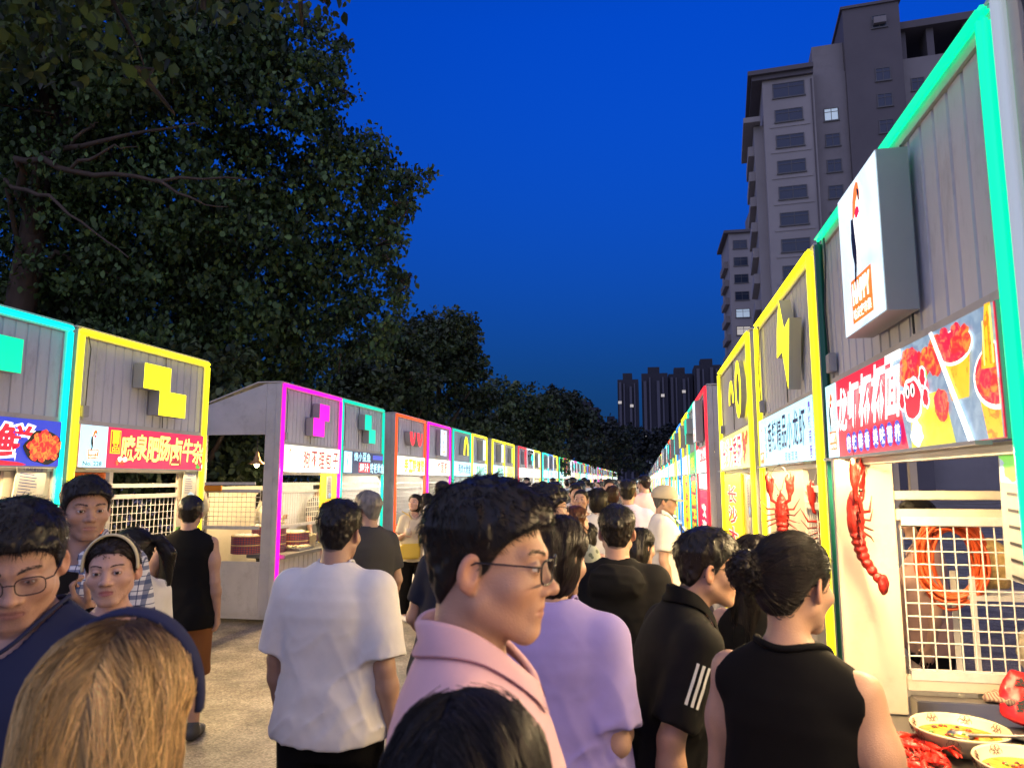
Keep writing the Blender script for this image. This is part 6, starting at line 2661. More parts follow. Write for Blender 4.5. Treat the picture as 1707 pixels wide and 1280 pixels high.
while y < 62:
    row = 3.0 if y < 14 else 2.6
    for k in range(3 if y < 16 else 4):
        x = rsC.uniform(-3.5, .05)
        yy = y + rsC.uniform(-.4, .4)
        if all((x - a) ** 2 + (yy - b) ** 2 > .36 for a, b in spots) and all((x - f.obj.location.x) ** 2 + (yy - f.obj.location.y) ** 2 > .45 for f in P.values()):
            # leave the gaps where the photograph shows open paving
            if yy < 12 and x < -2.6:
                continue
            spots.append((x, yy))
    y += .85 if y < 30 else 1.5
cnt = {}
for i, (x, yy) in enumerate(spots):
    src = arche[i % len(arche)]
    o = src.copy()
    COL.objects.link(o)
    kids = []
    wn, wm = TOPS[rsC.randrange(len(TOPS))]
    toward = rsC.random() < .35
    for ch in src.children:
        c = ch.copy()
        COL.objects.link(c)
        c.parent = o
        if c.name.startswith('shirt'):
            c.material_slots[0].link = 'OBJECT'
            c.material_slots[0].material = wm
    o.location = (x, yy, 0)
    sc = rsC.uniform(.95, 1.05)
    o.scale = (sc, sc, sc)
    o.rotation_euler = (0, 0, R((180 if toward else 0) + rsC.uniform(-35, 35)))
    pose = 'walking towards the viewer' if toward else 'seen from behind'
    band = 'in the middle distance' if yy < 16 else 'in the distant crowd' if yy < 32 else 'at the far end of the crowd'
    o['label'] = 'person in %s top %s, %s' % (wn, pose, band)
    o['group'] = 'walkers in %s tops %s, %s' % (wn, pose, band)
for a in arche:
    for ch in list(a.children):
        bpy.data.objects.remove(ch)
    bpy.data.objects.remove(a)

# ------------------------------------------------------------------ worn and held things
def local_part(fig, mb, name, m, **k):
    return mb.build(name, m, fig.obj, **k)


def arc_band(fig, name, m, y, tilt, rx, rz, cz, width, thick, a0=-8, a1=188, parent=None):
    """a band over the head from ear to ear in head space, leaning back by tilt"""
    mb = MB()
    rows = []
    n = 40
    ct, st_ = math.cos(tilt), math.sin(tilt)
    for i in range(n + 1):
        a = R(a0 + (a1 - a0) * i / n)
        w = width * (.55 + .45 * math.sin(max(0, min(math.pi, a))))
        row = []
        for dy, dr in ((-w, 0), (-w * .6, thick), (w * .6, thick), (w, 0), (w * .6, -thick * .6), (-w * .6, -thick * .6)):
            x = (rx + dr) * math.cos(a)
            z = (rz + dr) * math.sin(a)
            yy = y + dy
            row.append(fig.hpos((x, yy * ct - z * st_, cz + yy * st_ + z * ct)))
        rows.append(row)
    k = 6
    vs = [p for r in rows for p in r]
    fs = [[i * k + j, i * k + (j + 1) % k, (i + 1) * k + (j + 1) % k, (i + 1) * k + j] for i in range(n) for j in range(k)]
    mb.add(vs, fs + [list(range(k))[::-1], [n * k + j for j in range(k)]], 0, True)
    return mb.build(name, m, fig.obj)


arc_band(P['blonde'], 'hairband', cloth('hairband_navy', (.022, .028, .075), bscale=200), .032, R(5), .1025, .1235, .022, .024, .006)
arc_band(P['band'], 'headband', cloth('headband_cream', (.70, .60, .34)), .030, R(4), .088, .107, .022, .016, .006)


def cap_for(fig):
    def fn(Q):
        d = ell(Q, (0, -.012, .050), (.104, .122, .102))
        d = np.maximum(d, .028 - Q[:, 2])
        b = np.maximum(np.abs(Q[:, 2] - .036 + (Q[:, 1] - .08) * .18 + Q[:, 0] ** 2 * 3) - .005, np.sqrt(Q[:, 0] ** 2 * 1.5 + (Q[:, 1] - .075) ** 2) - .098)
        b = np.maximum(b, .04 - Q[:, 1])
        return smin(d, b, .008)
    V, Q = surface(fn, *seal((-.12, -.15, .0), (.12, .20, .17), .005))
    Wd = np.array([fig.hpos(v) for v in V])
    link_mesh('cap', np_mesh('cap', Wd, [Q]), [C_BEIGE], fig.obj)


cap_for(P['cap'])
# pale clip in the long-haired girl's hair
mb = MB()
for k in range(9):
    a = k * 2.39
    p0 = P['long'].hpos((.030 + .018 * math.cos(a), -.105 + .006 * math.sin(a * 2), .050 + .018 * math.sin(a)))
    p1 = P['long'].hpos((.030 + .030 * math.cos(a + .4), -.122, .050 + .030 * math.sin(a + .4)))
    mb.tube([p0, p1], [.008, .004], 6)
mb.build('hair_clip', mat('pale_clip', (.65, .66, .70), .3), P['long'].obj)


def lay_on(fig, quads_fn, field, name, m, off=.004):
    """print on cloth: flat pieces given in body space are pushed onto the shirt"""
    V, Fc = quads_fn
    V = np.array(V, np.float32)
    for _ in range(10):
        d = field(V)
        g = grad(field, V, .004)
        V = V - g * (np.clip(d, -.03, .03) - off)[:, None]
    me = bpy.data.meshes.new(name)
    me.from_pydata([tuple(v * fig.s) for v in V], [], Fc)
    return link_mesh(name, me, [m], fig.obj)


def strip_grid(c0, c1, e, w, n=10, k=2):
    c0, c1, e = np.array(c0), np.array(c1), np.array(e)
    V, Fc = [], []
    for i in range(n + 1):
        for j in range(k + 1):
            V.append(c0 + (c1 - c0) * i / n + e * (j / k - .5) * w)
    for i in range(n):
        for j in range(k):
            a = i * (k + 1) + j
            Fc.append([a, a + 1, a + k + 2, a + k + 1])
    return V, Fc


# three white stripes down the sleeve of the black polo
f = P['polo']
sh, el_, wr = f.arm[0][0], f.arm[0][1], f.arm[0][2]
ax_ = unit(el_ - sh)
for k in (-1, 0, 1):
    e = unit(np.cross(ax_, np.array([1, 0, 0])))
    c0 = sh + ax_ * .045 + e * k * .020 + np.array([.08, 0, 0])
    lay_on(f, strip_grid(c0, c0 + ax_ * .12, e, .010), f.top_d, 'stripe', mat('print_white', (.75, .74, .72), .7))
# lettering on the navy T-shirt
f = P['navytee']


def chest_text(fig, txt, cx, cz, w, h, m, off=.02):
    V2, F2, gw, gh = glyph(txt, off, 1)
    V = [np.array([cx - p[0] / gw * w, .20, cz + p[1] / gh * h]) for p in V2]
    lay_on(fig, (V, [q[::-1] for q in F2]), fig.top_d, 'print', m, .005)


PW = mat('print_white', (.75, .74, .72), .7)
PGOLD = mat('print_gold', (.55, .36, .08), .6)
for i, ch in enumerate('UNITED'):
    chest_text(f, ch, .185 - i * .046, 1.372, .038, .055, PW, .05)
chest_text(f, 'BOARDWALK', .05, 1.325, .20, .018, PW)
chest_text(f, 'ALWAYS', .04, 1.295, .16, .024, PGOLD)
chest_text(f, 'FREE ST 99', .03, 1.262, .17, .018, PW)


def phone(loc, rot, label):
    t = thing('phone', label, 'phone', loc)
    t.rotation_euler = rot
    mb = MB().box(-.034, .034, -.004, .004, -.070, .070)
    mb.build('case', mat('phone_black', (.012, .012, .014), .3), t, bevel=.003)
    mb = MB()
    for q in ((-.022, .055), (-.022, .035)):
        mb.tube([(q[0], .004, q[1]), (q[0], .0065, q[1])], .007, 10)
    mb.build('camera_bump', mat('phone_lens', (.02, .02, .03), .1), t)


def hand_at(fig, k, along=.09):
    a = fig.arm[k]
    p = (a[2] + a[3] * along) * fig.s
    M = rot_z(fig.obj.rotation_euler.z)
    return np.array(fig.obj.location) + M @ p


h_ = hand_at(P['plaid'], 1)
phone((h_[0], h_[1] - .02, h_[2] + .02), (R(20), R(8), R(35)), 'black phone raised in the hand of the man in plaid')
h_ = hand_at(P['cap'], 0, .14)
phone(h_, (R(10), 0, R(80)), 'dark phone in the lowered hand of the man in the cap')
h_ = hand_at(P['snack'], 0, .10)
t = thing('food_skewer', 'small snack cup held by the woman with the yellow bag', 'snack', h_)
mb = MB().lathe([(.0, -.04), (.026, -.04), (.036, .04), (.033, .04), (.0, .03)], n=16)
mb.build('cup', mat('paper_cup', (.6, .55, .45), .7), t)
mb = MB().tube([(0, 0, .02), (.02, .01, .14)], .003, 6)
mb.build('stick', mat('bamboo', (.5, .35, .15), .6), t)
# the yellow bag
f = P['snack']
b0 = np.array(f.obj.location) + rot_z(f.obj.rotation_euler.z) @ (np.array([.09, .19, .98], np.float32) * f.s)
t = thing('shoulder_bag', 'yellow square shoulder bag hanging in front of the eating woman', 'bag', b0, f.obj.rotation_euler.z)
mb = MB().box(-.12, .12, -.035, .035, -.09, .09)
mb.build('pouch', mat('bag_yellow', (.75, .55, .08), .6, bump=.1, bscale=80), t, bevel=.02)
mb = MB()
mb.tube([(-.11, 0, .08), (-.10, -.06, .25), (.0, -.10, .42), (.08, -.16, .47)], .006, 6)
mb.build('strap', mat('bag_yellow'), t)
# white carrier bag hanging by the same people
t = thing('carrier_bag', 'white translucent carrier bag hanging beside the woman in the pale dress', 'bag', (-2.35, 9.0, .38))
V, Q = surface(lambda p: smax(smin(ell(p, (0, 0, .12), (.15, .09, .18)), cone(p, (0, 0, .28), (.0, 0, .40), .05, .02), .06), -(p[:, 2] + .04), .02) - .012 * noise3(p, 16, 2), *seal((-.2, -.14, -.08), (.2, .14, .46), .014))
link_mesh('bag', np_mesh('bag', V, [Q]), [mat('plastic_white', (.70, .70, .70), .35)], t)

# ------------------------------------------------------------------ lobsters hanging under the signs
M_LOB = mat('lobster_red', (.27, .010, .006), .48, var=.45, vscale=16, bump=.35, bscale=90, spec=.4)
M_LOBD = mat('lobster_dark', (.14, .012, .008), .40)


def lobster(label, loc, rz, rx=0.0, scale=1.0):
    """head up, claws raised on either side, tail curling forward below; facing -y, origin at the hook"""
    def body(Pp):
        d = smin(ell(Pp, (0, 0, -.235), (.048, .040, .085)), ell(Pp, (0, .0, -.165), (.030, .028, .050)), .03)
        z0 = -.30
        for k in range(7):
            q = ell(Pp, (0, -.006 - .0022 * k * k, z0 - .027 * k), (.043 - .0030 * k, .036 - .0022 * k, .0205))
            d = smin(d, q, .006)
        for sx in (-1, 0, 1):
            d = smin(d, ell(Pp, (sx * .024, -.108, -.492 + abs(sx) * .008), (.020, .020, .036)), .010)
        d = smin(d, cone(Pp, (0, -.010, -.120), (0, -.020, -.085), .010, .003), .01)
        return d - .0025 * noise3(Pp, 70, 3)

    def claw(sx):
        def fn(Pp):
            X = Pp * np.array([sx, 1, 1], np.float32)
            d = chain(X, [(.022, -.012, -.170), (.060, -.022, -.150), (.064, -.022, -.120)], [.010, .011, .013])
            d = smin(d, ell(X, (.068, -.022, -.072), (.027, .018, .050)), .012)
            d = smin(d, chain(X, [(.076, -.022, -.050), (.088, -.022, -.012), (.074, -.022, .018)], [.018, .014, .004]), .01)
            d = smin(d, chain(X, [(.052, -.022, -.060), (.044, -.024, -.020), (.058, -.024, .006)], [.012, .010, .003]), .008)
            return d - .002 * noise3(Pp, 80, 5)
        return fn
    t = thing('lobster', label, 'lobster', loc, rz, 'red lobsters hanging under the signs')
    t.scale = (scale * .88, scale * .82, scale)
    t.rotation_euler = (rx, 0, rz)
    link_mesh('shell', cached('lob_body', lambda: np_mesh('shell', *(lambda vq: (vq[0], [vq[1]]))(surface(body, *seal((-.08, -.19, -.55), (.08, .07, -.06), .0042))))), [M_LOB], t)
    for sx in (1, -1):
        link_mesh('claw', cached(('lob_claw', sx), lambda: np_mesh('claw', *(lambda vq: (vq[0], [vq[1]]))(surface(claw(sx), *seal((min(0, sx * .12), -.06, -.20), (max(0, sx * .12), .03, .04), .004))))), [M_LOB], t)
    for sx in (1, -1):
        for k, (z, l, u) in enumerate(((-.205, .090, .045), (-.235, .095, .020), (-.262, .085, -.012), (-.285, .075, -.035))):
            mb = MB()
            mb.tube([(sx * .035, -.02, z), (sx * (.05 + l * .45), -.045, z + u * .3 - .012), (sx * (.045 + l), -.05, z + u + (.02 if k < 2 else -.01))], [.008 if k < 1 else .0055, .0065 if k < 1 else .0045, .0015], 7)
            mb.build('leg', M_LOBD if k else M_LOB, t)
        mb = MB()
        mb.tube([(sx * .010, -.022, -.095), (sx * .04, -.05, -.02), (sx * .075, -.05, -.05), (sx * .11, -.03, .0)], [.0028, .002, .0015, .0008], 5)
        mb.build('feeler', M_LOBD, t)
        mb = MB().lathe([(0, -.007), (.005, -.005), (.007, 0), (.005, .005), (0, .007)], (sx * .016, -.032, -.118), 10)
        mb.build('eye', mat('eye_black', (.005, .005, .005), .1), t)
    mb = MB()
    mb.tube([(.062, -.022, .0), (.03, -.02, .045), (0, -.015, .06), (-.03, -.02, .045), (-.062, -.022, .0)], .0016, 5)
    mb.tube([(0, -.015, .06), (0, -.012, .085)], .0016, 5)
    mb.build('hanging_wire', M_DARKMETAL, t)


lobster('big red lobster on the cream panel under the noodle cup sign, seen side on', (.845, 3.20, 1.775), R(62), 0, 1.0)
lobster('red lobster half hidden behind the yellow post under the crayfish sign', (.96, 4.24, 1.68), R(-150), 0, 1.0)
lobster('red lobster seen from its back with both claws raised, farthest of the three', (.80, 4.58, 1.73), R(-25), 0, .98)

# ------------------------------------------------------------------ on the nearest counter
CZ = .752
M_BOWL = mat('enamel_cream', (.72, .62, .40), .18, spec=.6)
M_SOUP = mat('golden_broth', (.62, .30, .03), .08, spec=.7, var=.35, vscale=30)
M_RIMDARK = mat('bowl_print', (.10, .03, .02), .4)


def big_bowl(loc, r, label, ladle):
    t = thing('bowl', label, 'bowl', loc, 0, 'large cream serving bowls on the counter')
    h = r * .52
    prof = [(r * .42, .0), (r * .55, .004), (r * .82, h * .45), (r * .97, h * .9), (r, h), (r * .985, h + .004), (r * .955, h - .004), (r * .80, h * .48), (r * .5, .014), (0, .012)]
    MB().lathe(prof, n=48).build('vessel', M_BOWL, t)
    MB().add([(r * .86 * math.cos(2 * math.pi * k / 48), r * .86 * math.sin(2 * math.pi * k / 48), h * .62) for k in range(48)], [list(range(48))]).build('broth', M_SOUP, t)
    mb = MB()
    for k in range(8):
        a = 2 * math.pi * k / 8 + .3
        for (rr, zz, nx) in ((r * .915, h * .80, -1), (r * .935, h * .72, 1)):
            for j in range(6):
                b = 2 * math.pi * j / 6
                c = (rr * math.cos(a), rr * math.sin(a), zz)
                tx, ty = -math.sin(a), math.cos(a)
                pts = []
                for q in range(9):
                    w = 2 * math.pi * q / 8
                    du, dv = .013 * math.cos(b) + .009 * math.cos(w), .013 * math.sin(b) + .009 * math.sin(w)
                    rad = rr + nx * .004 + (dv * .33)
                    pts.append((rad * math.cos(a) + tx * du, rad * math.sin(a) + ty * du, zz + dv))
                mb.tube(pts, .0009, 4)
    mb.build('printed_motif', M_RIMDARK, t)['kind'] = 'stuff'
    mb = MB()
    rs = random.Random(int(loc[1] * 100))
    for k in range(26):
        a, q = rs.random() * 6.28, r * .72 * math.sqrt(rs.random())
        mb.lathe([(0, -.004), (rs.uniform(.006, .014), -.001), (rs.uniform(.003, .006), .005), (0, .006)], (q * math.cos(a), q * math.sin(a), h * .62 + .001), 7, k % 3)
    mb.build('garnish', [mat('chili_red', (.45, .03, .01), .3), mat('herb_green', (.10, .22, .03), .5), mat('pepper_dark', (.12, .04, .02), .5)], t)['kind'] = 'stuff'
    if ladle:
        l = thing('ladle', 'steel ladle resting in the far cream bowl', 'ladle', (loc[0], loc[1], loc[2]))
        mb = MB()
        mb.tube([(.02, -.02, h * .75), (.12, -.10, h * 1.1), (.30, -.22, h * 1.75)], [.006, .005, .006], 8)
        mb.build('handle', M_STEEL, l)
        mb = MB().lathe([(0, -.03), (.025, -.025), (.04, -.005), (.042, 0), (.038, -.004), (0, -.026)], (.0, -.005, h * .74), 20)
        mb.build('scoop', M_STEEL, l)


pb1 = at_z(1607, 1212, CZ + .07)
pb2 = at_z(1690, 1262, CZ + .07)
big_bowl((1.075, 2.93, CZ), .158, 'far cream bowl of broth on the counter, a ladle in it', True)
big_bowl((1.155, 2.615, CZ), .158, 'near cream bowl of orange broth at the lower right corner', False)
M_CRAY = mat('crayfish_red', (.62, .022, .012), .28, var=.3, vscale=30, bump=.25, bscale=160, spec=.6)


def crayfish(loc, rz, k, label):
    def body(Pp):
        d = ell(Pp, (0, 0, .017), (.014, .034, .015))
        for j in range(5):
            d = smin(d, ell(Pp, (0, -.036 - .010 * j, .015 - .001 * j), (.0125 - .001 * j, .008, .011)), .003)
        d = smin(d, ell(Pp, (0, -.094, .006), (.018, .012, .004)), .006)
        return smin(d, cone(Pp, (0, .03, .02), (0, .047, .024), .006, .001), .006)
    t = thing('crayfish', label, 'crayfish', loc, rz, 'red crayfish heaped beside the bowls')
    link_mesh('shell', cached('cray_body', lambda: np_mesh('shell', *(lambda vq: (vq[0], [vq[1]]))(surface(body, *seal((-.03, -.12, -.005), (.03, .055, .04), .0022))))), [M_CRAY], t)
    for sx in (1, -1):
        mb = MB()
        mb.tube([(sx * .010, .022, .016), (sx * .030, .032, .020), (sx * .034, .052, .017), (sx * .030, .072, .014), (sx * .020, .092, .010)], [.004, .005, .009, .0105, .002], 9)
        mb.tube([(sx * .030, .066, .016), (sx * .037, .084, .014), (sx * .031, .096, .012)], [.005, .0045, .001], 7)
        mb.build('claw', M_CRAY, t)
        for q in range(3):
            mb = MB()
            mb.tube([(sx * .011, .012 - q * .012, .014), (sx * .034, .010 - q * .016, .022), (sx * .046, .004 - q * .020, .001)], [.0026, .0022, .0008], 5)
            mb.build('leg', M_CRAY, t)
        mb = MB().tube([(sx * .004, .044, .023), (sx * .018, .075, .045), (sx * .045, .085, .020)], [.0014, .001, .0005], 4)
        mb.build('feeler', M_CRAY, t)


CPOS = [((1492, 1243), 20, .0, 'crayfish lying apart at the left of the heap, nearest the counter edge'), ((1505, 1228), 115, .0, 'crayfish at the back of the heap by the counter edge'), ((1520, 1250), 70, .012, 'crayfish on top of the left heap'),
        ((1545, 1262), -30, .0, 'crayfish in front of the far bowl, claws towards the street'), ((1560, 1275), 160, .014, 'crayfish at the bottom edge of the picture by the near bowl'), ((1530, 1278), 60, .0, 'crayfish cut by the bottom edge, left of the near bowl'),
        ((1478, 1236), 250, .0, 'crayfish with its tail over the counter edge'), ((1555, 1255), 200, .02, 'crayfish leaning on the far bowl')]
for (px, dg, dz, lb) in CPOS:
    c = at_z(px[0], px[1], CZ + .015)
    crayfish((max(c[0], .80), c[1], CZ + dz), R(dg), 0, lb)
# cloth, packet and tray
t0 = np.array([1.02, 2.95, CZ])
V, Q = surface(lambda p: smax(ell(p, (0, 0, .015), (.16, .07, .035)) - .012 * noise3(p, (22, 40, 10), 3) - .010 * (1 - np.abs(noise3(p, (14, 30, 8), 5))) ** 3, -p[:, 2], .003), *seal((-.20, -.11, -.004), (.20, .11, .07), .005))


def striped_cloth():
    m = mat('rag', (.30, .20, .16), .9)
    nt = m.node_tree
    w = _n(nt, 'ShaderNodeTexWave')
    w.inputs['Scale'].default_value = 22
    w.inputs['Distortion'].default_value = 3
    tc = _n(nt, 'ShaderNodeTexCoord')
    nt.links.new(tc.outputs['Object'], w.inputs['Vector'])
    mx = _n(nt, 'ShaderNodeMix', data_type='RGBA')
    mx.inputs[6].default_value = (.14, .07, .06, 1)
    mx.inputs[7].default_value = (.38, .28, .20, 1)
    nt.links.new(w.outputs['Color'], mx.inputs[0])
    nt.links.new(mx.outputs[2], nt.nodes['Principled BSDF'].inputs['Base Color'])
    return m


rag = link_mesh('rag', np_mesh('rag', V, [Q]), [striped_cloth()])
rag.location = (1.42, 3.27, .838)
rag.rotation_euler = (0, 0, R(4))
rag.scale = (.8, .8, .8)
tag(rag, 'crumpled brown striped rag lying behind the bowls below the wire grid', 'cloth')
sh_ = MB().box(-.18, .22, -.95, -.05, 0, .048)
p_ = rag.location
# the partition that ends the serving side of the first stall: cream upright, rails and wire grid, steel splashback
PY = .36                                            # local x of its near face
mb = MB().box(PY - .04, PY, -.090, .145, .752, 1.797)
mb.build('end_panel', M_CREAM, ST['r0'], bevel=.004)
eg = wire_grid(.165, .98, .93, 1.51, 0, .052, .0036).build('end_grid', M_WIRE, ST['r0'])
eg.rotation_euler = (0, 0, R(90))
eg.location = (PY - .012, 0, 0)
for (z0_, z1_) in ((1.618, 1.655), (1.532, 1.580), (.848, .908)):
    MB().box(PY - .034, PY - .002, .147, .99, z0_, z1_).build('rail', M_CREAM, ST['r0'], bevel=.003)
MB().box(PY + .002, PY + .09, .150, .895, .752, .835).build('splashback', M_STEEL, ST['r0'], bevel=.004)
pk = at_z(1700, 1172, CZ + .10)
t = thing('snack_packet', 'red plastic packet with black lettering standing at the right edge of the counter', 'packet', (pk[0], pk[1], CZ + .035), R(-75))
t.rotation_euler = (R(-26), R(16), R(-20))
t.scale = (.85, .85, .85)
V, Q = surface(lambda p: smax(ell(p, (0, 0, .10), (.10, .035, .16)), np.abs(p[:, 2] - .10) - .115, .012) - .004 * noise3(p, 30, 2), *seal((-.13, -.06, -.03), (.13, .06, .24), .006))
link_mesh('pouch', np_mesh('pouch', V, [Q]), [mat('packet_red', (.62, .015, .02), .22, bump=.3, bscale=25)], t)
mb = MB()
put_text(mb, '辣', -.01, .135, .075, .08, -.0385, 0, .04)
put_text(mb, '条', .0, .055, .06, .06, -.0385, 0, .04)
mb.build('lettering', mat('ink_black', (.01, .01, .01), .5), t)
t = thing('tray', 'shallow steel tray under the red packet', 'tray', (pk[0] + .02, pk[1] - .02, CZ + .002), R(-75))
mb = MB()
mb.lathe([(0, 0), (.13, 0), (.16, .028), (.166, .028), (.135, -.002), (0, -.002)], n=40)
mb.build('dish', M_STEEL, t)

# inside the nearest stall
t = thing('cable_coil', 'orange cable coil hanging behind the wire grid of the first right-hand stall', 'cable', (1.30, 3.47, 1.36), R(75))
mb = MB()
for k in range(16):
    rs = random.Random(k)
    c = (rs.uniform(-.02, .02), rs.uniform(-.03, .03), rs.uniform(-.03, .02))
    r1, r2 = rs.uniform(.10, .125), rs.uniform(.15, .19)
    mb.tube([(c[0] + .02 * math.sin(a * 2 + k), c[1] + r1 * math.cos(a), c[2] + r2 * math.sin(a)) for a in [2 * math.pi * j / 28 for j in range(28)]], .007, 6, closed=True)
mb.build('coil', mat('cable_orange', (.70, .10, .02), .45), t)


def bundle(loc, label, col, r, h, seed):
    t = thing('noodle_bag', label, 'bag', loc)
    V, Q = surface(lambda p: ell(p, (0, 0, h / 2), (r, r * .8, h / 2)) - .02 * noise3(p, (14, 14, 5), seed) - .006 * noise3(p, 50, seed), *seal((-r - .04, -r - .04, -.03), (r + .04, r + .04, h + .04), .012))
    link_mesh('bag', np_mesh('bag', V, [Q]), [mat('net_' + label[:8], col, .6, var=.4, vscale=40)], t)


def shelf(loc, label):
    t = thing('shelf_rack', label, 'rack', loc)
    t.scale = (1, .22, 1)
    for z in (.05, .45, .85, 1.2):
        MB().box(-.25, .25, -.45, .45, z, z + .02).build('shelf', M_WIRE, t)
    for x in (-.24, .24):
        for y_ in (-.44, .44):
            MB().box(x - .012, x + .012, y_ - .012, y_ + .012, 0, 1.3).build('upright', M_WIRE, t)


shelf((1.58, 3.50, 0), 'white wire rack inside the first right-hand stall')
bundle((1.46, 3.50, 1.223), 'bag of dried noodles on the upper shelf of the white rack', (.55, .36, .12), .075, .24, 3)
bundle((1.62, 3.50, .873), 'pale bag of packets on the middle shelf of the white rack', (.5, .42, .30), .09, .22, 6)


def stool(loc, label, c):
    t = thing('stool', label, 'stool', loc, 0, 'plastic stools behind the first right-hand stall')
    MB().box(-.16, .16, -.16, .16, .43, .46).build('seat', mat('plastic_' + label[:4], c, .4), t, bevel=.012)
    for x in (-1, 1):
        for y_ in (-1, 1):
            MB().tube([(x * .13, y_ * .13, .432), (x * .17, y_ * .17, 0)], [.022, .018], 8).build('leg', mat('plastic_' + label[:4]), t)


stool((2.6, 3.6, 0), 'blue plastic stool seen through the wire grid', (.05, .15, .35))
stool((2.9, 3.0, 0), 'grey plastic stool seen through the wire grid', (.25, .26, .28))
stool((3.2, 4.1, 0), 'red plastic stool farthest behind the wire grid', (.35, .03, .03))
mb = MB()
mb.box(-.008, .010, -.025, .025, -.05, .05)
t = thing('door_handle_grip', 'orange plastic grip clipped on the rail of the first right-hand stall', 'grip', (1.66, 3.30, 1.61), R(90))
mb.build('grip', mat('plastic_orange', (.75, .28, .02), .4), t, bevel=.006)
mb = MB()
t = thing('conduit', 'curved pale conduit hanging behind the noodle cup sign', 'conduit', (1.2, 2.62, 0))
mb.tube([(0, 0, 2.1), (0, -.01, 1.85), (.02, -.05, 1.72), (.05, -.14, 1.66)], .012, 8)
mb.build('pipe', M_WIRE, t)


# ------------------------------------------------------------------ banners, notices and menus
def local_board(name, label, cat, st, x0, x1, z0, z1, y, base, draw, thick=.012, tilt=0.0):
    """a flat board hung on the front of a stall but a thing of its own"""
    s_ = st
    M = s_.matrix_basis if False else Matrix.Translation(s_.location) @ Matrix.Rotation(s_.rotation_euler.z, 4, 'Z')
    c = M @ Vector(((x0 + x1) / 2, y, (z0 + z1) / 2))
    t = thing(name, label, cat, c, s_.rotation_euler.z)
    t.rotation_euler = (0, tilt, s_.rotation_euler.z)
    w, h = x1 - x0, z1 - z0
    bo = MB().box(-w / 2, w / 2, 0, thick, -h / 2, h / 2).build('board', base, t)
    mb = MB()
    mb.clip = (-w / 2 + .002, w / 2 - .002, -h / 2 + .002, h / 2 - .002)
    draw(mb, w, h)
    if mb.v:
        mats = used(mb)
        mb.build('artwork', mats, bo)
    return t


def vtext(txt, fg, out=None, hh=.2, frac=.7, top=.04):
    def draw(mb, w, h):
        z = h / 2 - top - hh / 2
        for ch in txt:
            if out:
                put_text(mb, ch, 0, z, w * frac, hh * .8, -.002, SI[out], .06)
            put_text(mb, ch, 0, z, w * frac, hh * .8, -.004, SI[fg], .03)
            z -= hh
    return draw


local_board('banner', 'tall yellow banner with red sausage lettering below the ring stall sign', 'banner', ST['r2'], .10, 1.50, .62, 1.76, -.012, YEL_G, vtext('长沙大香肠', 'red', 'warm', .20, .50, .10))
local_board('banner', 'tall red banner with white welcome lettering on the red neon stall', 'banner', ST['r3'], .10, 1.66, .60, 1.56, -.012, CRIM_G, vtext('欢迎品尝', 'warm', None, .22, .42, .16))
local_board('sign_panel', 'white panel with pale lettering above the red welcome banner', 'sign', ST['r3'], .10, 1.66, 1.585, 1.785, -.012, ICE_G, lambda mb, w, h: [put_text(mb, c, -.3 + i * .2, 0, .15, .12, -.003, SI['blue'], .02) for i, c in enumerate('免费试吃')])
local_board('banner', 'tall yellow banner with red pancake lettering beyond the red stall', 'banner', ST['r5'], .15, 1.60, .55, 1.78, -.012, YEL_G, vtext('大金烤饼子', 'red', None, .23, .62, .05))
local_board('banner', 'dark red banner with yellow lettering between the red and yellow stalls', 'banner', ST['r4'], .15, 1.60, .60, 1.76, -.012, DKRED_G, vtext('香酥鸡排王', 'yellow', None, .22, .62, .05))
local_board('banner', 'yellow banner with a red dog character below the bun sign', 'banner', ST['l2'], 1.17, 1.68, .86, 1.79, -.012, YEL_G, vtext('狗不理', 'red', None, .26, .45, .36))


def notice(mb, w, h):
    rs = random.Random(3)
    z = h / 2 - .03
    put_text(mb, '食品经营公示', 0, z - .01, w * .7, .03, -.002, SI['navy'], .01)
    z -= .05
    while z > -h / 2 + .07:
        ww = w * rs.uniform(.4, .75)
        mb.flat(rectp(-w * .4, -w * .4 + ww, z - .003, z + .003), -.002, SI['navy'])
        z -= .022
    mb.flat(blob(w * .15, -h / 2 + .05, .05, .035, 4), -.002, SI['slate'])


M_PAPER = mat('notice_paper', (.42, .42, .38), .5, var=.15, vscale=12)
local_board('notice_board', 'grey paper notice hanging on the right end of the seafood stall', 'notice', ST['l0'], 1.36, 1.62, 1.50, 1.82, -.02, M_PAPER, notice, tilt=R(6))
local_board('notice_board', 'small paper notice on the white panel of the stall numbered 228', 'notice', ST['l1'], 1.43, 1.62, 1.50, 1.79, -.02, M_PAPER, notice, tilt=R(2))
local_board('notice_board', 'dark narrow notice fixed to the yellow dog banner', 'notice', ST['l2'], 1.33, 1.48, 1.44, 1.76, -.028, M_PAPER, notice)
local_board('notice_board', 'dark notice hanging beside the yellow sausage banner', 'notice', ST['r2'], 1.95, 2.12, 1.40, 1.74, -.02, M_PAPER, notice, tilt=R(-4))
local_board('poster', 'green and white poster at the counter of the stall numbered 228', 'poster', ST['l1'], 1.36, 1.60, 1.02, 1.26, -.02, mat('poster_green', (.16, .42, .10), .5), vtext('卤味', 'warm', None, .1, .4, .02))


def menu(mb, w, h):
    mb.flat(rectp(-w / 2 + .01, w / 2 - .01, h * .22, h / 2 - .01), -.002, SI['slate'])
    for k in range(14):
        rs = random.Random(k)
        mb.flat(blob(-w / 2 + rs.random() * w, h * .30 + rs.random() * .07, .05, .03, k), -.0025 - k * .0001, SI['green'])
    rs = random.Random(9)
    for i in range(9):
        z = h * .14 - i * .045
        mb.flat(rectp(-w * .38, -w * .38 + w * rs.uniform(.3, .7), z - .004, z + .004), -.002, SI['black'])


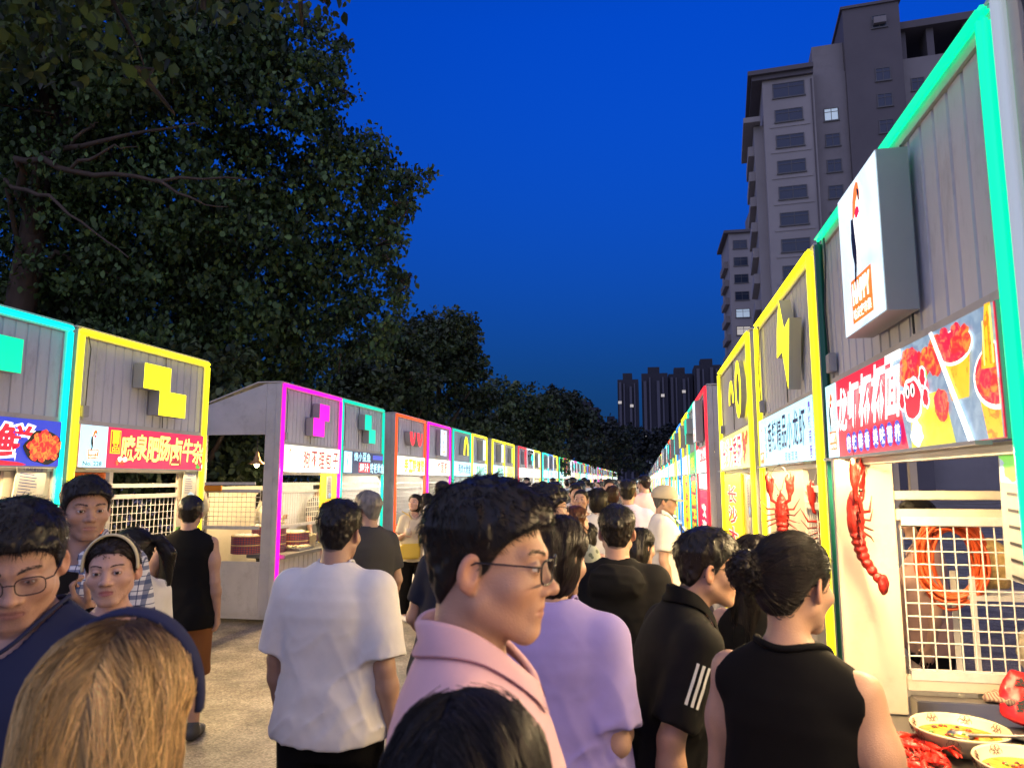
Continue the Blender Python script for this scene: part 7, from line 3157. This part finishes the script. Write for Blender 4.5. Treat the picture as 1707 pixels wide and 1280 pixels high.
t = local_board('menu_board', 'hanging menu board with a leafy picture at the right edge of the first stall', 'menu', ST['r0'], 1.40, 1.74, 1.42, 1.79, .10, mat('menu_grey', (.30, .29, .27), .35, var=.2, vscale=6), menu, tilt=R(3))
# orange tarp hung in the opening of the 228 stall
t = thing('tarpaulin', 'orange tarpaulin hanging in the left opening of the stall numbered 228', 'tarp', (XL - .09, 4.98, 0), R(90))
mb = MB()
n = 24
v = []
for j in range(9):
    z = 1.76 - j * .115
    for i in range(n + 1):
        x = .46 * i / n
        v.append((x, .02 * math.sin(i * 1.1 + j * .4) + .012 * math.sin(i * 2.7 - j), z - .02 * math.sin(i * .9) * (j > 7)))
mb.add(v, [[j * (n + 1) + i, (j + 1) * (n + 1) + i, (j + 1) * (n + 1) + i + 1, j * (n + 1) + i + 1] for j in range(8) for i in range(n)], 0, True)
mb.build('sheet', M_TARP, t)
t = thing('tarpaulin', 'orange tarpaulin across the back of the seafood stall at the left edge', 'tarp', (XL - .75, 3.1, 0), R(90))
v2 = [(p[0] * 3.6, p[1], p[2]) for p in v]
MB().add(v2, [[j * (n + 1) + i, (j + 1) * (n + 1) + i, (j + 1) * (n + 1) + i + 1, j * (n + 1) + i + 1] for j in range(8) for i in range(n)], 0, True).build('sheet', M_TARP, t)

# ------------------------------------------------------------------ the bun stall: steamers, trays, hanging lamp, side grid
M_BAND = bpy.data.materials.new('steamer_band')
M_BAND.use_nodes = True
_nt2 = M_BAND.node_tree
_b2n = _nt2.nodes['Principled BSDF']
_tc = _n(_nt2, 'ShaderNodeTexCoord')
_ck = _n(_nt2, 'ShaderNodeTexBrick')
_ck.inputs['Color1'].default_value = (.42, .05, .03, 1)
_ck.inputs['Color2'].default_value = (.45, .10, .06, 1)
_ck.inputs['Mortar'].default_value = (.035, .045, .12, 1)
_ck.inputs['Scale'].default_value = 7.0
_ck.inputs['Mortar Size'].default_value = .055
_ck.offset = 0
_nt2.links.new(_tc.outputs['UV'], _ck.inputs['Vector'])
_nt2.links.new(_ck.outputs['Color'], _b2n.inputs['Base Color'])
M_BAMBOO = mat('steamer_bamboo', (.50, .36, .16), .6, var=.2, vscale=20)
M_BUN = mat('bun_white', (.70, .66, .56), .6)


def steamer(loc, r, label, buns=True):
    t = thing('steamer', label, 'steamer', loc, 0, 'round steamers stacked on the bun stall counter')

    def band():
        me = MB().lathe([(r, .0), (r, .095)], n=36).mesh('band')
        uv = me.uv_layers.new(name='UVMap')
        for pl in me.polygons:
            k = pl.index % 36
            for li, (du, dv) in zip(pl.loop_indices, ((0, 0), (1, 0), (1, 1), (0, 1))):
                uv.data[li].uv = ((k + du) / 36 * 2.6, dv * .16 + .02)
        return me
    link_mesh('band', cached(('band', r), band), [M_BAND], t)
    MB().lathe([(0, .006), (r - .004, .004), (r - .002, .0)], n=36).build('base', M_BAMBOO, t)
    MB().lathe([(r + .001, .095), (r + .003, .108), (r - .018, .108), (r - .02, .085), (0, .085)], n=36).build('rim', M_BAMBOO, t)
    if buns:
        mb = MB()
        rs = random.Random(int(r * 1000) + int(loc[1] * 10))
        for k in range(14):
            a, q = k * 2.4, (r - .06) * math.sqrt(k / 14)
            mb.lathe([(.040, .0), (.045, .014), (.036, .032), (.014, .042), (0, .043)], (q * math.cos(a), q * math.sin(a), .086), 12)
        mb.build('buns', M_BUN, t)['kind'] = 'stuff'


for (x, y, n, r, where) in [(-4.72, 8.62, 3, .21, 'left stack by the magenta post'), (-4.62, 9.12, 2, .19, 'middle stack on the counter'), (-4.90, 8.42, 2, .19, 'shorter stack at the side opening')]:
    for k in range(n):
        pos = ('bottom', 'second', 'top')[k if n > 1 else 2] if n > 1 else 'only'
        steamer((x, y, .802 + k * .110), r, '%s steamer with red and blue band, %s' % (pos, where), k == n - 1)
t = thing('mushroom_bundle', 'bundle of pale enoki mushrooms standing on the bun stall counter', 'mushrooms', (-4.42, 9.22, .802))
mb = MB()
rs = random.Random(2)
for k in range(90):
    a, q = rs.random() * 6.28, .055 * math.sqrt(rs.random())
    x, y = q * math.cos(a), q * math.sin(a)
    h = rs.uniform(.15, .19)
    mb.tube([(x * .8, y * .8, 0), (x, y, h * .6), (x * 1.7, y * 1.7, h)], .003, 5)
    mb.lathe([(0, -.004), (.010, -.002), (.008, .005), (0, .008)], (x * 1.7, y * 1.7, h), 7)
sm_ = mb.build('stalks', mat('enoki', (.66, .58, .36), .6), t)
sm_['kind'] = 'stuff'
t = thing('food_tray', 'shallow tray of buns and greens on the bun stall counter', 'tray', (-4.50, 8.95, .802))
MB().box(-.14, .14, -.2, .2, 0, .03).build('tray', M_STEEL, t, bevel=.004)
mb = MB()
for k in range(24):
    mb.lathe([(.030, 0), (.033, .012), (.02, .026), (0, .03)], (rs.uniform(-.11, .11), rs.uniform(-.17, .17), .031), 8)
mb.build('food', mat('food_pale', (.55, .50, .28), .6, var=.3, vscale=30), t)['kind'] = 'stuff'
# lamp in the side opening
t = thing('pendant_lamp', 'warm bulb under a wide conical shade in the side opening of the bun stall', 'lamp', (-4.74, 8.28, 1.90))
MB().lathe([(.018, .15), (.022, .10), (.035, .085), (.045, .045), (.105, .0), (.108, -.004), (.100, .002), (.04, .043), (.0, .075)], n=28).build('shade', mat('lamp_shade_brass', (.42, .24, .10), .35, metal=.6), t)
MB().tube([(0, 0, .15), (.0, .0, .36)], .005, 6).build('cord', M_DARKMETAL, t)
MB().lathe([(0, -.045), (.022, -.036), (.030, -.010), (.022, .02), (.012, .04)], n=16).build('bulb', glow('bulb', (1.0, .80, .45), 30.0), t)
pl_ = bpy.data.lights.new('bulb_light', 'POINT')
pl_.energy = 30
pl_.color = (1.0, .76, .42)
pl_.shadow_soft_size = .04
plo = bpy.data.objects.new('bulb_light', pl_)
COL.objects.link(plo)
plo.parent = t
plo.location = (0, 0, -.06)
# rails and wire grid of the side opening belong to the stall: local x = along the front, y = depth
sg = wire_grid(.24, .98, 1.14, 1.55, 0, .062).build('side_grid', M_WIRE, ST['l2'])
sg.rotation_euler = (0, 0, R(90))
sg.location = (.028, 0, 0)
mb = MB().box(.006, .030, .31, .99, 1.64, 1.675)
mb.build('side_rail', M_WIRE, ST['l2'])
t = thing('orange_bar', 'orange plastic strip tied to the rail of the side opening', 'strip', (-5.28, 8.185, 1.60))
MB().box(-.14, .14, -.012, .012, -.035, .035).build('strip', mat('plastic_orange'), t, bevel=.004)
t = thing('carrier_bag', 'cream bag hanging from the rail at the corner of the side opening', 'bag', (-5.36, 8.12, 1.28))
V, Q = surface(lambda p: smin(ell(p, (0, 0, .10), (.10, .06, .15)), cone(p, (0, 0, .22), (0, 0, .36), .045, .02), .05) - .012 * noise3(p, 20, 6), *seal((-.15, -.1, -.08), (.15, .1, .40), .011))
link_mesh('bag', np_mesh('bag', V, [Q]), [mat('bag_cream', (.62, .54, .36), .5)], t)


# ------------------------------------------------------------------ clutter inside the nearest stall and behind the other counters
def box_thing(loc, sz, rz, label, c, lid=None, group=None):
    t = thing('storage_box', label, 'box', loc, rz, group)
    w, d, h = sz
    MB().box(-w / 2, w / 2, -d / 2, d / 2, 0, h).build('body', mat('box_%.2f_%.2f' % (c[0], c[2]), c, .5, var=.12, vscale=8), t, bevel=.008)
    MB().box(-w / 2 - .008, w / 2 + .008, -d / 2 - .008, d / 2 + .008, h + .002, h + .028).build('lid', mat('lid_%.2f_%.2f' % ((lid or c)[0], (lid or c)[2]), lid or c, .45), t, bevel=.006)


box_thing((2.06, 2.30, .45), (.36, .5, .30), .1, 'blue plastic box inside the first stall, under the orange grip', (.04, .12, .30), (.5, .5, .5))
box_thing((2.06, 2.30, 0), (.42, .56, .44), 0, 'brown carton under the blue plastic box inside the first stall', (.26, .17, .09))
box_thing((1.70, 3.52, 0), (.40, .40, .70), 0, 'tall dark chest at the far end inside the first stall', (.06, .06, .065))
box_thing((2.4, 2.5, 0), (.6, .8, .55), .3, 'red cooler standing behind the first stall', (.40, .03, .03), (.6, .58, .55))
P2 = make_person(dict(lod=1, H=1.62, pos=(2.35, 4.55), heading=100, head=(10, -14, 0), hair='short', top=tee(C_CHAR), bottom=pants(C_BLACK), shoes=C_DSHOE, label='dim figure in a charcoal shirt behind the wire grid of the first right-hand stall'))
make_person(dict(lod=1, sex='f', H=1.58, pos=(1.55, 4.55), heading=80, head=(0, -10, 0), hair='bob', face=True, top=tee(C_ROSE), bottom=pants(C_BLACK), shoes=C_DSHOE, label='vendor in a dusty pink top inside the pale blue crayfish stall'))
make_person(dict(lod=1, sex='m', H=1.68, pos=(-5.15, 13.3), heading=-80, head=(0, -10, 0), hair='short', face=True, top=tee(C_WHITE), bottom=pants(C_BLACK), shoes=C_DSHOE, label='vendor in a white shirt inside the orange half-moon eyes stall'))
make_person(dict(lod=1, sex='m', H=1.66, pos=(-5.15, 10.9), heading=-95, head=(0, -14, 0), hair='short', face=True, top=tee(C_GREY), bottom=pants(C_BLACK), shoes=C_DSHOE, label='vendor in a grey shirt inside the teal squid stall'))
for (x, y, k, lb) in ((-4.60, 10.5, 0, 'pan of browned squid on the teal stall counter, nearer one'), (-4.60, 11.1, 1, 'pan of browned squid on the teal stall counter, farther one'), (-4.62, 13.0, 2, 'pan of red noodles on the orange stall counter')):
    t = thing('food_pan', lb, 'pan', (x, y, .802))
    MB().lathe([(0, 0), (.15, 0), (.18, .06), (.186, .06), (.155, -.001), (0, -.001)], n=28).build('pan', M_STEEL, t)
    V, Q = surface(lambda p: ell(p, (0, 0, .03), (.16, .16, .06)) - .015 * noise3(p, 40, k), *seal((-.2, -.2, -.04), (.2, .2, .12), .010))
    link_mesh('food', np_mesh('food', V, [Q]), [mat('food_brown_%d' % k, ((.30, .13, .05), (.34, .16, .06), (.45, .08, .03))[k], .45, var=.5, vscale=40)], t)

# ------------------------------------------------------------------ tidy up
bpy.data.objects.remove(_to)
